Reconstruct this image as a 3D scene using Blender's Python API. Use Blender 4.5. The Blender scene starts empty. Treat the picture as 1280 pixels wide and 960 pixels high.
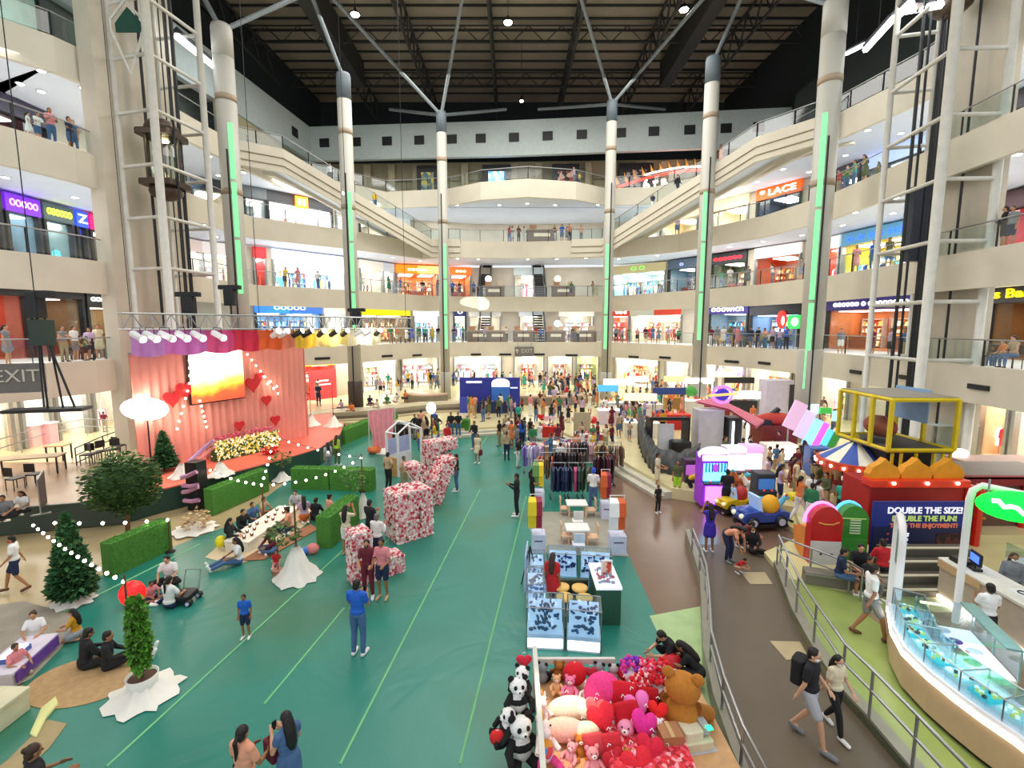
import bpy, math, random
from math import sin, cos, pi, radians, atan2, hypot, sqrt, tan
from mathutils import Vector, Matrix
random.seed(7)
SC = bpy.context.scene
COL = SC.collection
# ---------------- camera, world, exposure, big lights ----------------
F = 600.0; TH = radians(6.8); H = 7.1
cam = bpy.data.cameras.new('camera'); camo = bpy.data.objects.new('camera', cam); COL.objects.link(camo)
cam.sensor_width = 36; cam.lens = F*36/1280; cam.clip_end = 300; cam.clip_start = .05
camo.location = (0, 0, H); camo.rotation_euler = (pi/2-TH, 0, 0); SC.camera = camo
vs = SC.view_settings; vs.view_transform = 'Standard'; vs.look = 'None'; vs.gamma = 1; vs.exposure = 0.25
try: vs.use_curve_mapping = False
except Exception: pass
w = bpy.data.worlds.new('world'); SC.world = w; w.use_nodes = True
bg = w.node_tree.nodes['Background']; bg.inputs[0].default_value = (.93, .96, 1, 1); bg.inputs[1].default_value = .82
def area(name, loc, sx, sy, power, col=(1, .97, .92), rot=(0, 0, 0)):
    l = bpy.data.lights.new(name, 'AREA'); l.shape = 'RECTANGLE'; l.size = sx; l.size_y = sy; l.energy = power; l.color = col
    o = bpy.data.objects.new(name, l); COL.objects.link(o); o.location = loc; o.rotation_euler = rot; return o
area('high_bay_light', (0, 14, 27.5), 26, 20, 3500)
area('high_bay_light', (0, 36, 27.5), 26, 14, 4700)
area('roof_fill_light', (0, 30, 27.8), 30, 34, 600, (1, .93, .82), (pi, 0, 0))  # added upward fill for the roof underside, not a fitted lamp
for q, d in (((-14, 35.5, 17), (16.6, 10.9, -2.0)), ((-17, 40, 11), (13.5, 10.2, -1.5))):
    l_ = bpy.data.lights.new('follow_spot', 'SPOT'); l_.energy = 26000; l_.spot_size = radians(5); l_.spot_blend = .15; l_.shadow_soft_size = .02; o = bpy.data.objects.new('follow_spot', l_); COL.objects.link(o); o.location = q; o.rotation_euler = Vector(d).to_track_quat('-Z', 'Y').to_euler()  # added beams for the bright band patches, not real follow spots

# ---------------- helpers ----------------
def P(px, py, z):
    dx = (px-640)/F; dy = (480-py)/F
    t = (z-H)/(-sin(TH)+dy*cos(TH))
    return Vector((dx*t, (cos(TH)+dy*sin(TH))*t, z))
def PJ(x, y, z):
    z -= H; d = y*cos(TH)-z*sin(TH); u = y*sin(TH)+z*cos(TH)
    return 640+F*x/d, 480-F*u/d
MATS = {}
def M(name, col=(.8, .8, .8), rough=.6, metal=0, em=0, var=.08, scale=3, alpha=1, bump=0, spec=.5):
    if name in MATS: return MATS[name]
    m = bpy.data.materials.new(name); m.use_nodes = True; nt = m.node_tree; N = nt.nodes; b = N['Principled BSDF']
    c = (*col, 1)
    b.inputs['Roughness'].default_value = rough; b.inputs['Metallic'].default_value = metal
    b.inputs['Specular IOR Level'].default_value = spec
    b.inputs['Base Color'].default_value = c
    if var or bump:
        tc = N.new('ShaderNodeTexCoord'); no = N.new('ShaderNodeTexNoise'); no.inputs['Scale'].default_value = scale; no.inputs['Detail'].default_value = 3
        nt.links.new(tc.outputs['Object'], no.inputs['Vector'])
    if var:
        r = N.new('ShaderNodeValToRGB'); e = r.color_ramp.elements
        e[0].position = .3; e[1].position = .7
        e[0].color = (*[max(0, x*(1-var)) for x in col], 1); e[1].color = (*[min(1, x*(1+var)) for x in col], 1)
        nt.links.new(no.outputs[0], r.inputs[0]); nt.links.new(r.outputs[0], b.inputs['Base Color'])
    if bump:
        bp = N.new('ShaderNodeBump'); bp.inputs['Strength'].default_value = bump; nt.links.new(no.outputs[0], bp.inputs['Height']); nt.links.new(bp.outputs[0], b.inputs['Normal'])
    if em:
        b.inputs['Emission Color'].default_value = c; b.inputs['Emission Strength'].default_value = em
    if alpha < 1: b.inputs['Alpha'].default_value = alpha
    MATS[name] = m; return m
def glass(name, tint=(.85, .93, .92), gloss=.10):
    if name in MATS: return MATS[name]
    m = bpy.data.materials.new(name); m.use_nodes = True; nt = m.node_tree; N = nt.nodes; N.clear()
    o = N.new('ShaderNodeOutputMaterial'); t = N.new('ShaderNodeBsdfTransparent'); g = N.new('ShaderNodeBsdfGlossy'); mx = N.new('ShaderNodeMixShader')
    t.inputs[0].default_value = (*tint, 1); g.inputs[0].default_value = (1, 1, 1, 1); g.inputs['Roughness'].default_value = .08; mx.inputs[0].default_value = gloss
    nt.links.new(t.outputs[0], mx.inputs[1]); nt.links.new(g.outputs[0], mx.inputs[2]); nt.links.new(mx.outputs[0], o.inputs[0])
    MATS[name] = m; return m
def multi(name, cols, scale=4, em=0, rough=.7, stretch=(1, 1, 1), band=None):
    """procedural patchwork of colours (voronoi cells)"""
    if name in MATS: return MATS[name]
    m = bpy.data.materials.new(name); m.use_nodes = True; nt = m.node_tree; N = nt.nodes; b = N['Principled BSDF']
    tc = N.new('ShaderNodeTexCoord'); mp = N.new('ShaderNodeMapping'); mp.inputs['Scale'].default_value = stretch
    v = N.new('ShaderNodeTexVoronoi'); v.inputs['Scale'].default_value = scale; s = N.new('ShaderNodeSeparateColor'); r = N.new('ShaderNodeValToRGB')
    r.color_ramp.interpolation = 'CONSTANT'; e = r.color_ramp.elements
    n = len(cols); e[0].position = 0; e[0].color = (*cols[0], 1); e[1].position = 1/n if n > 1 else 1; e[1].color = (*cols[1 % n], 1)
    for i in range(2, n): q = e.new(i/n); q.color = (*cols[i], 1)
    L = nt.links.new
    L(tc.outputs['Object'], mp.inputs[0]); L(mp.outputs[0], v.inputs['Vector']); L(v.outputs['Color'], s.inputs[0]); L(s.outputs[0], r.inputs[0]); L(r.outputs[0], b.inputs['Base Color'])
    b.inputs['Roughness'].default_value = rough
    if em: L(r.outputs[0], b.inputs['Emission Color']); b.inputs['Emission Strength'].default_value = em
    MATS[name] = m; return m
def hx(s):
    s = s.lstrip('#'); v = [int(s[i:i+2], 16)/255 for i in (0, 2, 4)]
    return tuple(x/12.92 if x <= .04045 else ((x+.055)/1.055)**2.4 for x in v)

class MB:
    def __init__(s): s.v = []; s.f = []; s.m = []
    def add(s, vs, fs, mi=0):
        o = len(s.v); s.v += [tuple(v) for v in vs]; s.f += [tuple(i+o for i in f) for f in fs]; s.m += [mi]*len(fs); return s
    def box(s, c, d, rz=0, mi=0, top=1.0, tilt=0):
        x, y, z = d[0]/2, d[1]/2, d[2]/2; V = []
        for sz in (-1, 1):
            k = top if sz > 0 else 1
            for sx, sy in ((-1, -1), (1, -1), (1, 1), (-1, 1)): V.append(Vector((sx*x*k, sy*y*k, sz*z)))
        if tilt: R = Matrix.Rotation(tilt, 3, 'X'); V = [R @ v for v in V]
        R = Matrix.Rotation(rz, 3, 'Z'); C = Vector(c)
        return s.add([R @ v+C for v in V], [(0, 3, 2, 1), (4, 5, 6, 7), (0, 1, 5, 4), (1, 2, 6, 5), (2, 3, 7, 6), (3, 0, 4, 7)], mi)
    def rbox(s, c, d, r, rz=0, mi=0, n=3):
        """box with rounded vertical edges and chamfered top"""
        x, y = d[0]/2-r, d[1]/2-r; pts = []
        for (sx, sy, a0) in ((1, 1, 0), (-1, 1, 90), (-1, -1, 180), (1, -1, 270)):
            for k in range(n+1):
                a = radians(a0+90*k/n); pts.append((sx*x+r*cos(a), sy*y+r*sin(a)))
        ca, sa = cos(rz), sin(rz); ch = min(r*.6, d[2]*.3)
        rings = [(0, 1), (d[2]-ch, 1), (d[2]-ch*.3, 1-.3*ch/max(d[0], .01)), (d[2], 1-2*ch/max(min(d[0], d[1]), .01)*.8)]
        N = len(pts); V = []
        for (z, k) in rings: V += [(c[0]+(px*ca-py*sa)*k, c[1]+(px*sa+py*ca)*k, c[2]-d[2]/2+z) for px, py in pts]
        Fc = [(j*N+i, j*N+(i+1) % N, (j+1)*N+(i+1) % N, (j+1)*N+i) for j in range(3) for i in range(N)]
        Fc += [tuple(range(N))[::-1], tuple(range(3*N, 4*N))]
        return s.add(V, Fc, mi)
    def prism(s, pts, z0, z1, mi=0):
        n = len(pts); V = [(p[0], p[1], z0) for p in pts]+[(p[0], p[1], z1) for p in pts]
        return s.add(V, [tuple(range(n))[::-1], tuple(range(n, 2*n))]+[(i, (i+1) % n, n+(i+1) % n, n+i) for i in range(n)], mi)
    def ex(s, pts, o, u, v, w, mi=0):
        """outline pts (a,b) in plane o+a*u+b*v extruded by vector w"""
        o, u, v, w = Vector(o), Vector(u), Vector(v), Vector(w); n = len(pts)
        V = [o+u*a+v*b for a, b in pts]; V += [p+w for p in V]
        return s.add(V, [tuple(range(n))[::-1], tuple(range(n, 2*n))]+[(i, (i+1) % n, n+(i+1) % n, n+i) for i in range(n)], mi)
    def tube(s, path, r, n=8, mi=0, closed=False):
        path = [Vector(p) for p in path]; m = len(path); rr = r if isinstance(r, (list, tuple)) else [r]*m; V = []; up0 = None
        for i, p in enumerate(path):
            t = (path[(i+1) % m]-path[i-1]) if closed else (path[min(i+1, m-1)]-path[max(i-1, 0)])
            t = t.normalized() if t.length > 1e-9 else Vector((0, 0, 1))
            if up0 is None: up0 = Vector((0, 0, 1)) if abs(t.z) < .9 else Vector((1, 0, 0))
            a = t.cross(up0)
            if a.length < 1e-4: a = t.cross(Vector((0, 1, 0)))
            a.normalize(); b = t.cross(a).normalized(); up0 = -b if b.dot(up0) < 0 else b
            if up0.dot(b) < 0: pass
            V += [p+(a*cos(2*pi*k/n)+up0*sin(2*pi*k/n))*rr[i] for k in range(n)]
        q = m if closed else m-1
        Fc = [(i*n+k, i*n+(k+1) % n, ((i+1) % m)*n+(k+1) % n, ((i+1) % m)*n+k) for i in range(q) for k in range(n)]
        if not closed: Fc += [tuple(range(n)), tuple(range((m-1)*n, m*n))[::-1]]
        return s.add(V, Fc, mi)
    def lathe(s, prof, c=(0, 0, 0), n=16, mi=0, sx=1, sy=1):
        V = []; 
        for r, z in prof: V += [(c[0]+max(r, .0005)*cos(2*pi*k/n)*sx, c[1]+max(r, .0005)*sin(2*pi*k/n)*sy, c[2]+z) for k in range(n)]
        m = len(prof); Fc = [(i*n+k, i*n+(k+1) % n, (i+1)*n+(k+1) % n, (i+1)*n+k) for i in range(m-1) for k in range(n)]
        Fc += [tuple(range(n))[::-1], tuple(range((m-1)*n, m*n))]
        return s.add(V, Fc, mi)
    def ell(s, c, r, n=12, m=8, mi=0, R=None):
        if not isinstance(r, (tuple, list)): r = (r, r, r)
        V = []; C = Vector(c)
        for j in range(m+1):
            a = pi*j/m
            for k in range(n):
                v = Vector((r[0]*sin(a)*cos(2*pi*k/n), r[1]*sin(a)*sin(2*pi*k/n), -r[2]*cos(a)))
                if j in (0, m): v = Vector((1e-4*cos(2*pi*k/n), 1e-4*sin(2*pi*k/n), v.z))
                V.append((R @ v if R else v)+C)
        Fc = [(j*n+k, j*n+(k+1) % n, (j+1)*n+(k+1) % n, (j+1)*n+k) for j in range(m) for k in range(n)]
        return s.add(V, Fc, mi)
    def mesh(s, name, mats, smooth=False):
        me = bpy.data.meshes.new(name); me.from_pydata(s.v, [], s.f)
        if not isinstance(mats, (list, tuple)): mats = [mats]
        for m in mats: me.materials.append(m)
        if len(mats) > 1: me.polygons.foreach_set('material_index', s.m)
        if smooth: me.polygons.foreach_set('use_smooth', [True]*len(me.polygons))
        me.update(); return me
    def build(s, name, mats, parent=None, smooth=False, loc=None, rz=None):
        return link(name, s.mesh(name, mats, smooth), parent, loc, rz)
def link(name, me, parent=None, loc=None, rz=None):
    o = bpy.data.objects.new(name, me); COL.objects.link(o)
    if parent: o.parent = parent
    if loc is not None: o.location = loc
    if rz is not None: o.rotation_euler = (0, 0, rz)
    return o
def tag(o, label, cat, group=None, kind=None):
    o['label'] = label; o['category'] = cat
    if group: o['group'] = group
    if kind: o['kind'] = kind
    return o
def thing(name, label, cat, loc=(0, 0, 0), rz=0, group=None):
    o = bpy.data.objects.new(name, None); COL.objects.link(o); o.empty_display_size = .1
    o.location = loc; o.rotation_euler = (0, 0, rz); return tag(o, label, cat, group)
def struct(name, mb, mat, smooth=False, parent=None):
    o = mb.build(name, mat, parent, smooth)
    if not parent: o['kind'] = 'structure'
    return o
KIDS = {}
def copytree(o, loc=None, rz=None, label=None, group=None, scale=None, parent=None):
    c = o.copy(); COL.objects.link(c); c.parent = parent
    for ch in o.children: copytree(ch, parent=c)
    if loc is not None: c.location = loc
    if rz is not None: c.rotation_euler = (0, 0, rz)
    if label: c['label'] = label
    if group: c['group'] = group
    if scale: c.scale = (scale,)*3
    return c
def text(body, name, mat, parent, loc, rot, size, extrude=.02, align='CENTER', sx=1, bold=.0):
    cu = bpy.data.curves.new('t', 'FONT'); cu.body = body; cu.size = size; cu.extrude = extrude; cu.align_x = align; cu.align_y = 'CENTER'; cu.offset = bold; cu.resolution_u = 3
    o = bpy.data.objects.new('t', cu); COL.objects.link(o); dg = bpy.context.evaluated_depsgraph_get()
    me = bpy.data.meshes.new_from_object(o.evaluated_get(dg)); bpy.data.objects.remove(o); me.materials.clear(); me.materials.append(mat)
    t = link(name, me, parent); t.location = loc; t.rotation_euler = rot; t.scale = (sx, 1, 1); return t
def poff(path, d):
    """offset a plan path outwards (to the left of travel)"""
    out = []
    for i, p in enumerate(path):
        a = Vector(path[max(i-1, 0)][:2]); b = Vector(p[:2]); c = Vector(path[min(i+1, len(path)-1)][:2])
        n = Vector((0, 0))
        for u, v in ((a, b), (b, c)):
            t = v-u
            if t.length > 1e-6: t.normalize(); n += Vector((-t.y, t.x))
        n.normalize(); t2 = (c-b) if (c-b).length > 1e-6 else (b-a); t2.normalize(); k = max(.5, abs(n.dot(Vector((-t2.y, t2.x)))))
        out.append((b.x+n.x*d/k, b.y+n.y*d/k)+tuple(p[2:]))
    return out
def resample(path, step):
    P2 = [Vector(p) if len(p) == 3 else Vector((p[0], p[1], 0)) for p in path]; out = []
    for a, b in zip(P2, P2[1:]):
        n = max(1, round((b-a).length/step))
        for i in range(n): out.append(a.lerp(b, i/n))
    out.append(P2[-1]); return out

# ---------------- materials ----------------
m_band = M('parapet_cream', hx('#d3ccb9'), .6, var=.05, scale=.6)
m_soff = M('soffit_white', hx('#dde6f2'), .7, var=.03, scale=.5)
m_wall = M('wall_beige', hx('#c3baa8'), .7, var=.07, scale=.8)
m_white = M('white_paint', hx('#e8e8e8'), .5, var=.03)
m_steelw = M('white_painted_steel', hx('#cfcdc4'), .45, var=.06)
m_steel = M('brushed_steel', hx('#a5a7a8'), .3, .8, var=.08)
m_dark = M('dark_metal', hx('#26282b'), .5, .3, var=.15)
m_black = M('black_plastic', hx('#16171a'), .5, var=.15)
m_glass = glass('railing_glass')
m_cream = M('cream_tile', hx('#dccf9f'), .22, var=.06, scale=.5)
m_dl = M('downlight_lens', (1, .98, .95), .5, em=9, var=0)

# ---------------- floors ----------------
def floor(name, pts, z, mat, th=.3): return struct(name, MB().prism(pts, z-th, z), mat)
floor('floor', [(-34, -4), (34, -4), (34, 66), (-34, 66)], -.03, M('tan_marble', hx('#b9a57c'), .25, var=.1, scale=.35), .5)
# green carpet sheet with wrinkles
def carpet_mat(name, c1, c2, c3):
    m = bpy.data.materials.new(name); m.use_nodes = True; nt = m.node_tree; N = nt.nodes; b = N['Principled BSDF']; L = nt.links.new
    tc = N.new('ShaderNodeTexCoord'); n1 = N.new('ShaderNodeTexNoise'); n1.inputs['Scale'].default_value = .22; n1.inputs['Detail'].default_value = 2
    r = N.new('ShaderNodeValToRGB'); e = r.color_ramp.elements; e[0].position = .35; e[0].color = (*c1, 1); e[1].position = .65; e[1].color = (*c2, 1); q = e.new(.5); q.color = (*c3, 1)
    n2 = N.new('ShaderNodeTexNoise'); n2.inputs['Scale'].default_value = .38; n2.inputs['Detail'].default_value = 3; n2.inputs['Distortion'].default_value = 1.6
    bp = N.new('ShaderNodeBump'); bp.inputs['Strength'].default_value = .35; bp.inputs['Distance'].default_value = .15
    L(tc.outputs['Object'], n1.inputs['Vector']); L(n1.outputs[0], r.inputs[0]); L(r.outputs[0], b.inputs['Base Color'])
    L(tc.outputs['Object'], n2.inputs['Vector']); L(n2.outputs[0], bp.inputs['Height']); L(bp.outputs[0], b.inputs['Normal']); b.inputs['Roughness'].default_value = .38
    return m
m_carpet = carpet_mat('green_vinyl_sheet', hx('#217868'), hx('#357358'), hx('#288070'))
cpt = [P(0, 905, 0), P(62, 800, 0), P(120, 722, 0), P(215, 684, 0), P(290, 655, 0), P(345, 612, 0), P(432, 552, 0)]
carpet = [(-9.6, -3)]+[tuple(p[:2]) for p in cpt]+[(-10.6, 33), (-7, 36), (6.6, 31.5), tuple(P(765, 570, 0)[:2]), tuple(P(742, 600, 0)[:2]), tuple(P(785, 692, 0)[:2]), tuple(P(905, 960, 0)[:2]), (3.2, 3.6), (2.6, -3)]
struct('floor', MB().prism(carpet, -.03, .0), m_carpet)
brown = [tuple(P(785, 692, 0)[:2]), tuple(P(742, 600, 0)[:2]), tuple(P(765, 570, 0)[:2]), (6.6, 31.5), (16, 26), (26, 26), (26, -3), (3.2, -3), (3.2, 3.6), tuple(P(905, 960, 0)[:2])]
struct('floor', MB().prism(brown, -1.2, -.004), M('brown_tile', hx('#7d6352'), .2, var=.09, scale=.6))
struct('floor', MB().prism([tuple(P(*q, 0)[:2]) for q in ((812, 770), (876, 758), (884, 830), (930, 960), (905, 960))], 0, .006), M('pale_green_tile', hx('#a9c489'), .3))
# joint lines of the carpet
jm = M('pale_green_tape', hx('#7fc98a'), .5)
for (a, b) in (((600, 612), (425, 955)), ((658, 620), (575, 955)), ((600, 560), (618, 530)), ((470, 650), (133, 958)), ((250, 680), (60, 775)), ((430, 760), (330, 880)), ((560, 600), (470, 690))):
    p, q = P(*a, .004), P(*b, .004); struct('trim_1', MB().tube([p, q], .022, 4), jm)
# raised ring floor at the back and right
RZ = .45
ring = [tuple(P(*q, RZ)[:2]) for q in ((840, 610), (790, 583), (750, 558), (705, 541), (620, 533), (540, 538), (490, 530))]
ringp = [(9.5, 15)]+[(10.5, 17.2)]+ring+[(-12, 33), (-14, 36), (-30, 36), (-34, 64), (34, 64), (34, 14)]
struct('floor', MB().prism(ringp, -.02, RZ), m_cream)
fr = [Vector((*q, 0)) for q in ring]
for k, z in ((.35, .3), (.7, .15)):
    off = poff([(p.x, p.y) for p in fr][::-1], -k); mb = MB()
    off0 = poff([(p.x, p.y) for p in fr][::-1], -k+.36)
    for i in range(len(off)-1): mb.prism([off[i], off[i+1], off0[i+1], off0[i]], 0, z)
    struct('trim_2', mb, M('step_grey', hx('#c9c4b2') if k < .5 else hx('#9a9483'), .5))
# right platform (arcade) with low kerb, ramp going down between two walls
AZ = .15
ark = [tuple(P(*q, AZ)[:2]) for q in ((1230, 1080), (1135, 960), (1080, 895), (1047, 860), (1010, 802), (990, 765), (967, 704), (955, 690), (1005, 668), (965, 645), (920, 632), (905, 612))]
struct('floor', MB().prism(ark+[(9.0, 21), (26, 21), (26, 2)], -1.0, AZ), M('cream_green_tile', hx('#d6cf98'), .25, var=.07, scale=.6))
gp = [tuple(P(*q, AZ)[:2]) for q in ((1230, 1080), (1135, 960), (1080, 895), (1047, 860), (1010, 802), (990, 765), (978, 722), (1010, 728), (1060, 742), (1140, 745), (1240, 820), (1330, 1130))]
struct('floor', MB().prism(gp, AZ, AZ+.012), M('lime_floor', hx('#8c9c54'), .3, var=.12, scale=1.2))
ramp_r = [P(*q, AZ) for q in ((967, 704), (990, 765), (1010, 802), (1047, 860), (1080, 895), (1135, 960), (1230, 1080))]
ramp_l = [P(*q, 0) for q in ((856, 675), (868, 715), (874, 735), (876, 777), (878, 830), (890, 890), (912, 960), (960, 1080))]
m_kerb = M('grey_kerb_stone', hx('#8c8778'), .4); m_dg = M('dark_green_wall', hx('#24463a'), .5)
def wallstrip(name, path, z0, z1, th, mat, cap=None):
    o = poff([(p[0], p[1]) for p in path], th); mb = MB(); mc = MB()
    for i in range(len(path)-1):
        q = [path[i][:2], path[i+1][:2], o[i+1], o[i]]; mb.prism(q, z0, z1); mc.prism(q, z1, z1+.06)
    s = struct(name, mb, mat)
    if cap: struct('trim_3', mc, cap)
    return s
wallstrip('wall_ramp_right', ramp_r, -1.1, AZ+.02, .22, m_dg, m_kerb)
wallstrip('wall_ramp_left', ramp_l, -1.1, .33, .14, m_kerb, m_kerb)
rr = [(p.x, p.y) for p in ramp_r]; rl = [(p.x, p.y) for p in ramp_l]
mb = MB(); n = 24
def at_y(path, y):
    for a, b in zip(path, path[1:]):
        if min(a[1], b[1]) <= y <= max(a[1], b[1]): t = (y-a[1])/(b[1]-a[1]+1e-9); return a[0]+(b[0]-a[0])*t
    return path[-1][0] if y < path[-1][1] else path[0][0]
V = []
for i in range(n+1):
    y = 15-12*i/n; z = 0
    V += [(at_y(rl, y), y, z+.01), (at_y(rr, y)+.1, y, z+.01)]
mb.add(V, [(2*i, 2*i+2, 2*i+3, 2*i+1) for i in range(n)])
struct('floor', mb, M('ramp_brown', hx('#625545'), .45, var=.06, scale=.8))
for q in (((926, 716), (956, 716), (966, 731), (938, 731)), ((962, 802), (1000, 803), (1010, 822), (983, 826))):
    pts = [P(a, b, 0) for a, b in q]
    struct('trim_4', MB().add([p+Vector((0, 0, .02)) for p in pts], [(0, 1, 2, 3)]), M('pale_tile', hx('#b3a27c'), .4))
# left podium and stage
SZ = .9
stg = [tuple(P(*q, SZ)[:2]) for q in ((150, 625), (200, 612), (262, 598), (350, 575), (400, 560), (425, 543), (430, 530), (415, 522))]
struct('floor', MB().prism([(-34, 14.5), (-18.3, 15.6)]+stg[:1]+[(-15.5, 20), (-19, 36), (-34, 36)], 0, SZ), M('timber_floor', hx('#8d6f53'), .3, var=.15, scale=1.1))
struct('floor', MB().prism([(-34, 21.5), (-16.2, 21.5), (-19, 36), (-34, 36)], SZ, SZ+.01), M('bright_tile', hx('#d8c79a'), .2))
st = struct('stage_platform', MB().prism([(-16.2, 17.2)]+stg+[(-14, 36), (-18, 34)], .0, SZ-.03), m_dg)
tag(st, 'dark green fronted curved stage platform on the left of the floor', 'stage'); del st['kind']
MB().prism([(-15.9, 17.5)]+stg+[(-13.5, 36), (-17, 34)], SZ-.03, SZ+.02).build('stage_carpet', M('red_stage_carpet', hx('#e8735c'), .55, var=.1, scale=1), st)
wallstrip('wall_podium', [(-34, 14.4), (-18.6, 15.4), stg[0]], 0, SZ+.02, .1, M('grey_green_panel', hx('#3d4a3e'), .5))
for i in range(4): struct('trim_5', MB().prism([(-22, 14.3-.35*i), (-18.0, 15.45-.35*i), (-18.0, 15.1-.35*i), (-22, 13.95-.35*i)], 0, .78-.2*i), M('step_stone', hx('#8d8578'), .5))
# steps at the back left and the round sunken seating
for i in range(4):
    a = poff([(-15.5, 30), (-13, 33.2), (-9.5, 34.5), (-6.5, 36.8), (-3.5, 37.6)], -.5*i+.8); b = poff([(-15.5, 30), (-13, 33.2), (-9.5, 34.5), (-6.5, 36.8), (-3.5, 37.6)], 2.6)
    mb = MB()
    for k in range(4): mb.prism([a[k], a[k+1], b[k+1], b[k]], .0, .95-.2*i)
    struct('trim_6', mb, M('dark_step', hx('#6f6350'), .5) if i % 2 else M('light_step', hx('#b8aa88'), .5))
struct('floor', MB().prism([(-12, 38), (-34, 38), (-34, 33), (-16, 33)], .0, .97), m_cream)

# ---------------- galleries ----------------
EL = [(-23, 6), (-21.6, 17.5), (-20.2, 20.6), (-19.6, 22.6), (-19.4, 30), (-19.0, 36.2), (-13.6, 41.2), (-8.6, 48.6), (-3.5, 50.2)]
ER = [(3.5, 50.2), (9.8, 49.6), (14.4, 42.8), (18.2, 36), (19.3, 30), (19.0, 23.6), (18.6, 17), (18.8, 6)]
EDGE = EL+ER
E4 = EL[:-2]+[(-8.6, 47.0), (-5.9, 45.8), (-3, 46.5), (1.4, 46.5), (7.4, 45.8), (9.8, 46)]+ER[2:]
E5 = [(-23, 6), (-22.6, 20), (-20.3, 22.9), (-19.6, 25), (-19.8, 30), (-19.4, 34.6), (-18.6, 41), (-12, 47.6), (-5.9, 46.6), (-2.8, 44.5), (1.4, 43.5), (5.7, 44.4), (8.7, 46.4), (13, 46), (18.5, 40), (19, 34), (19.8, 30), (20.6, 26), (20.2, 19), (20.8, 6)]
LV = {2: (5.45, EDGE), 3: (10.1, EDGE), 4: (15.0, E4), 5: (19.8, E5)}
def outer(path, d): return poff(path, d)
def gallery(l):
    z, ed = LV[l]; o = outer(ed, 9); ins = outer(ed, .25); n = len(ed); mb = MB(); mf = MB(); mc = MB()
    for i in range(n-1):
        mb.prism([ed[i], ed[i+1], ins[i+1], ins[i]], z-1.45, z+.08)
        mc.prism([ins[i], ins[i+1], o[i+1], o[i]], z-1.0, z-.9)
        mf.prism([ins[i], ins[i+1], o[i+1], o[i]], z-.1, z)
    struct('trim_%d' % (6+l), mb, m_band); struct('ceiling', mc, m_soff); struct('floor', mf, M('gallery_tile', hx('#e6e6e2'), .3, var=.03))
    for x0, x1 in ((-38, -23.2), (21.2, 38)): struct('ceiling', MB().prism([(x0, 4), (x1, 4), (x1, 34), (x0, 34)], z-.985, z-.92), m_soff)
for l in LV: gallery(l)
struct('ceiling', MB().prism([(-15, 49), (15, 49), (15, 62), (-15, 62)], 18.72, 18.8), m_soff)
def railing(path, label, z=None, step=2.2, h=1.05, skip=()):
    """path of 2-D points at height z or 3-D points"""
    t = thing('gallery_railing', label, 'railing', (path[0][0], path[0][1], z or path[0][2]))
    o = Vector(t.location); pts = resample([(p[0], p[1], z if z is not None else p[2]) for p in path], step)
    MB().tube([p+Vector((0, 0, h))-o for p in pts], .035, 6).build('handrail', m_steel, t, True)
    pm = MB().box((0, 0, h/2-.12), (.05, .05, h+.24)).mesh('post', m_dark)
    for p in pts[:98]: link('post', pm, t, p-o)
    for a, b in list(zip(pts, pts[1:]))[:98]:
        d = (b-a); a2 = a+d*.03-o; b2 = b-d*.03-o
        MB().add([a2+Vector((0, 0, .1)), b2+Vector((0, 0, .1)), b2+Vector((0, 0, h-.08)), a2+Vector((0, 0, h-.08))], [(0, 1, 2, 3)]).build('glass_panel', m_glass, t)
    return t
NM = {2: 'first', 3: 'second', 4: 'third', 5: 'top'}
for l in LV:
    z, ed = LV[l]; railing(poff(ed, .12), 'glass and steel railing along the %s gallery edge' % NM[l], z+.08)
# sloping arms between the top gallery and the third gallery bridge
ARMS = {'left': [(-19.4, 34.6, 19.8), (-16.6, 36.6, 19.8), (-7.4, 45.4, 15.0), (-4.8, 45.6, 15.0)], 'right': [(5.5, 45.6, 15.0), (8.2, 45.2, 15.0), (16.6, 34.4, 19.8), (19.4, 30.4, 19.8)]}
for s, a in ARMS.items():
    mb = MB(); iw = poff(a, .25); ow = poff(a, 2.6); lo = MB(); ow2 = poff(a, 2.85)
    for i in range(3):
        for pa, pb, dn, up in ((a, iw, 1.5, .12), (ow, ow2, 1.2, .12)):
            q = [pa[i], pa[i+1], pb[i+1], pb[i]]; V = [(x, y, z-dn) for x, y, z in q]+[(x, y, z+up) for x, y, z in q]
            mb.add(V, [(3, 2, 1, 0), (4, 5, 6, 7), (0, 1, 5, 4), (1, 2, 6, 5), (2, 3, 7, 6), (3, 0, 4, 7)])
        q = [iw[i], iw[i+1], ow[i+1], ow[i]]; V = [(x, y, z-.9) for x, y, z in q]+[(x, y, z) for x, y, z in q]
        lo.add(V, [(3, 2, 1, 0), (4, 5, 6, 7), (0, 1, 5, 4), (1, 2, 6, 5), (2, 3, 7, 6), (3, 0, 4, 7)])
    t = thing('sloping_walkway', 'cream sloping walkway down from the top gallery, on the %s' % s, 'walkway', a[0]); o = -Vector(a[0])
    for m_, nm, mt in ((mb, 'parapet', m_band), (lo, 'deck', m_soff)): m_.v = [tuple(Vector(v)+o) for v in m_.v]; m_.build(nm, mt, t)
    rib = MB()
    for dz in (-.55, -1.1): rib.tube([Vector((x, y, z+dz))+o+Vector((.0, -.05, 0)) for x, y, z in a], .04, 4)
    rib.build('groove_trim', M('shadow_line', hx('#9c9074'), .7), t)
    railing(poff(a, .1), 'glass railing on the %s sloping walkway' % s, None, 2.0)
# back walls of the galleries (behind the shops)
def facade(ed, d): return poff(ed, d)
FD = 6.2
SHOPS = {}

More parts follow.
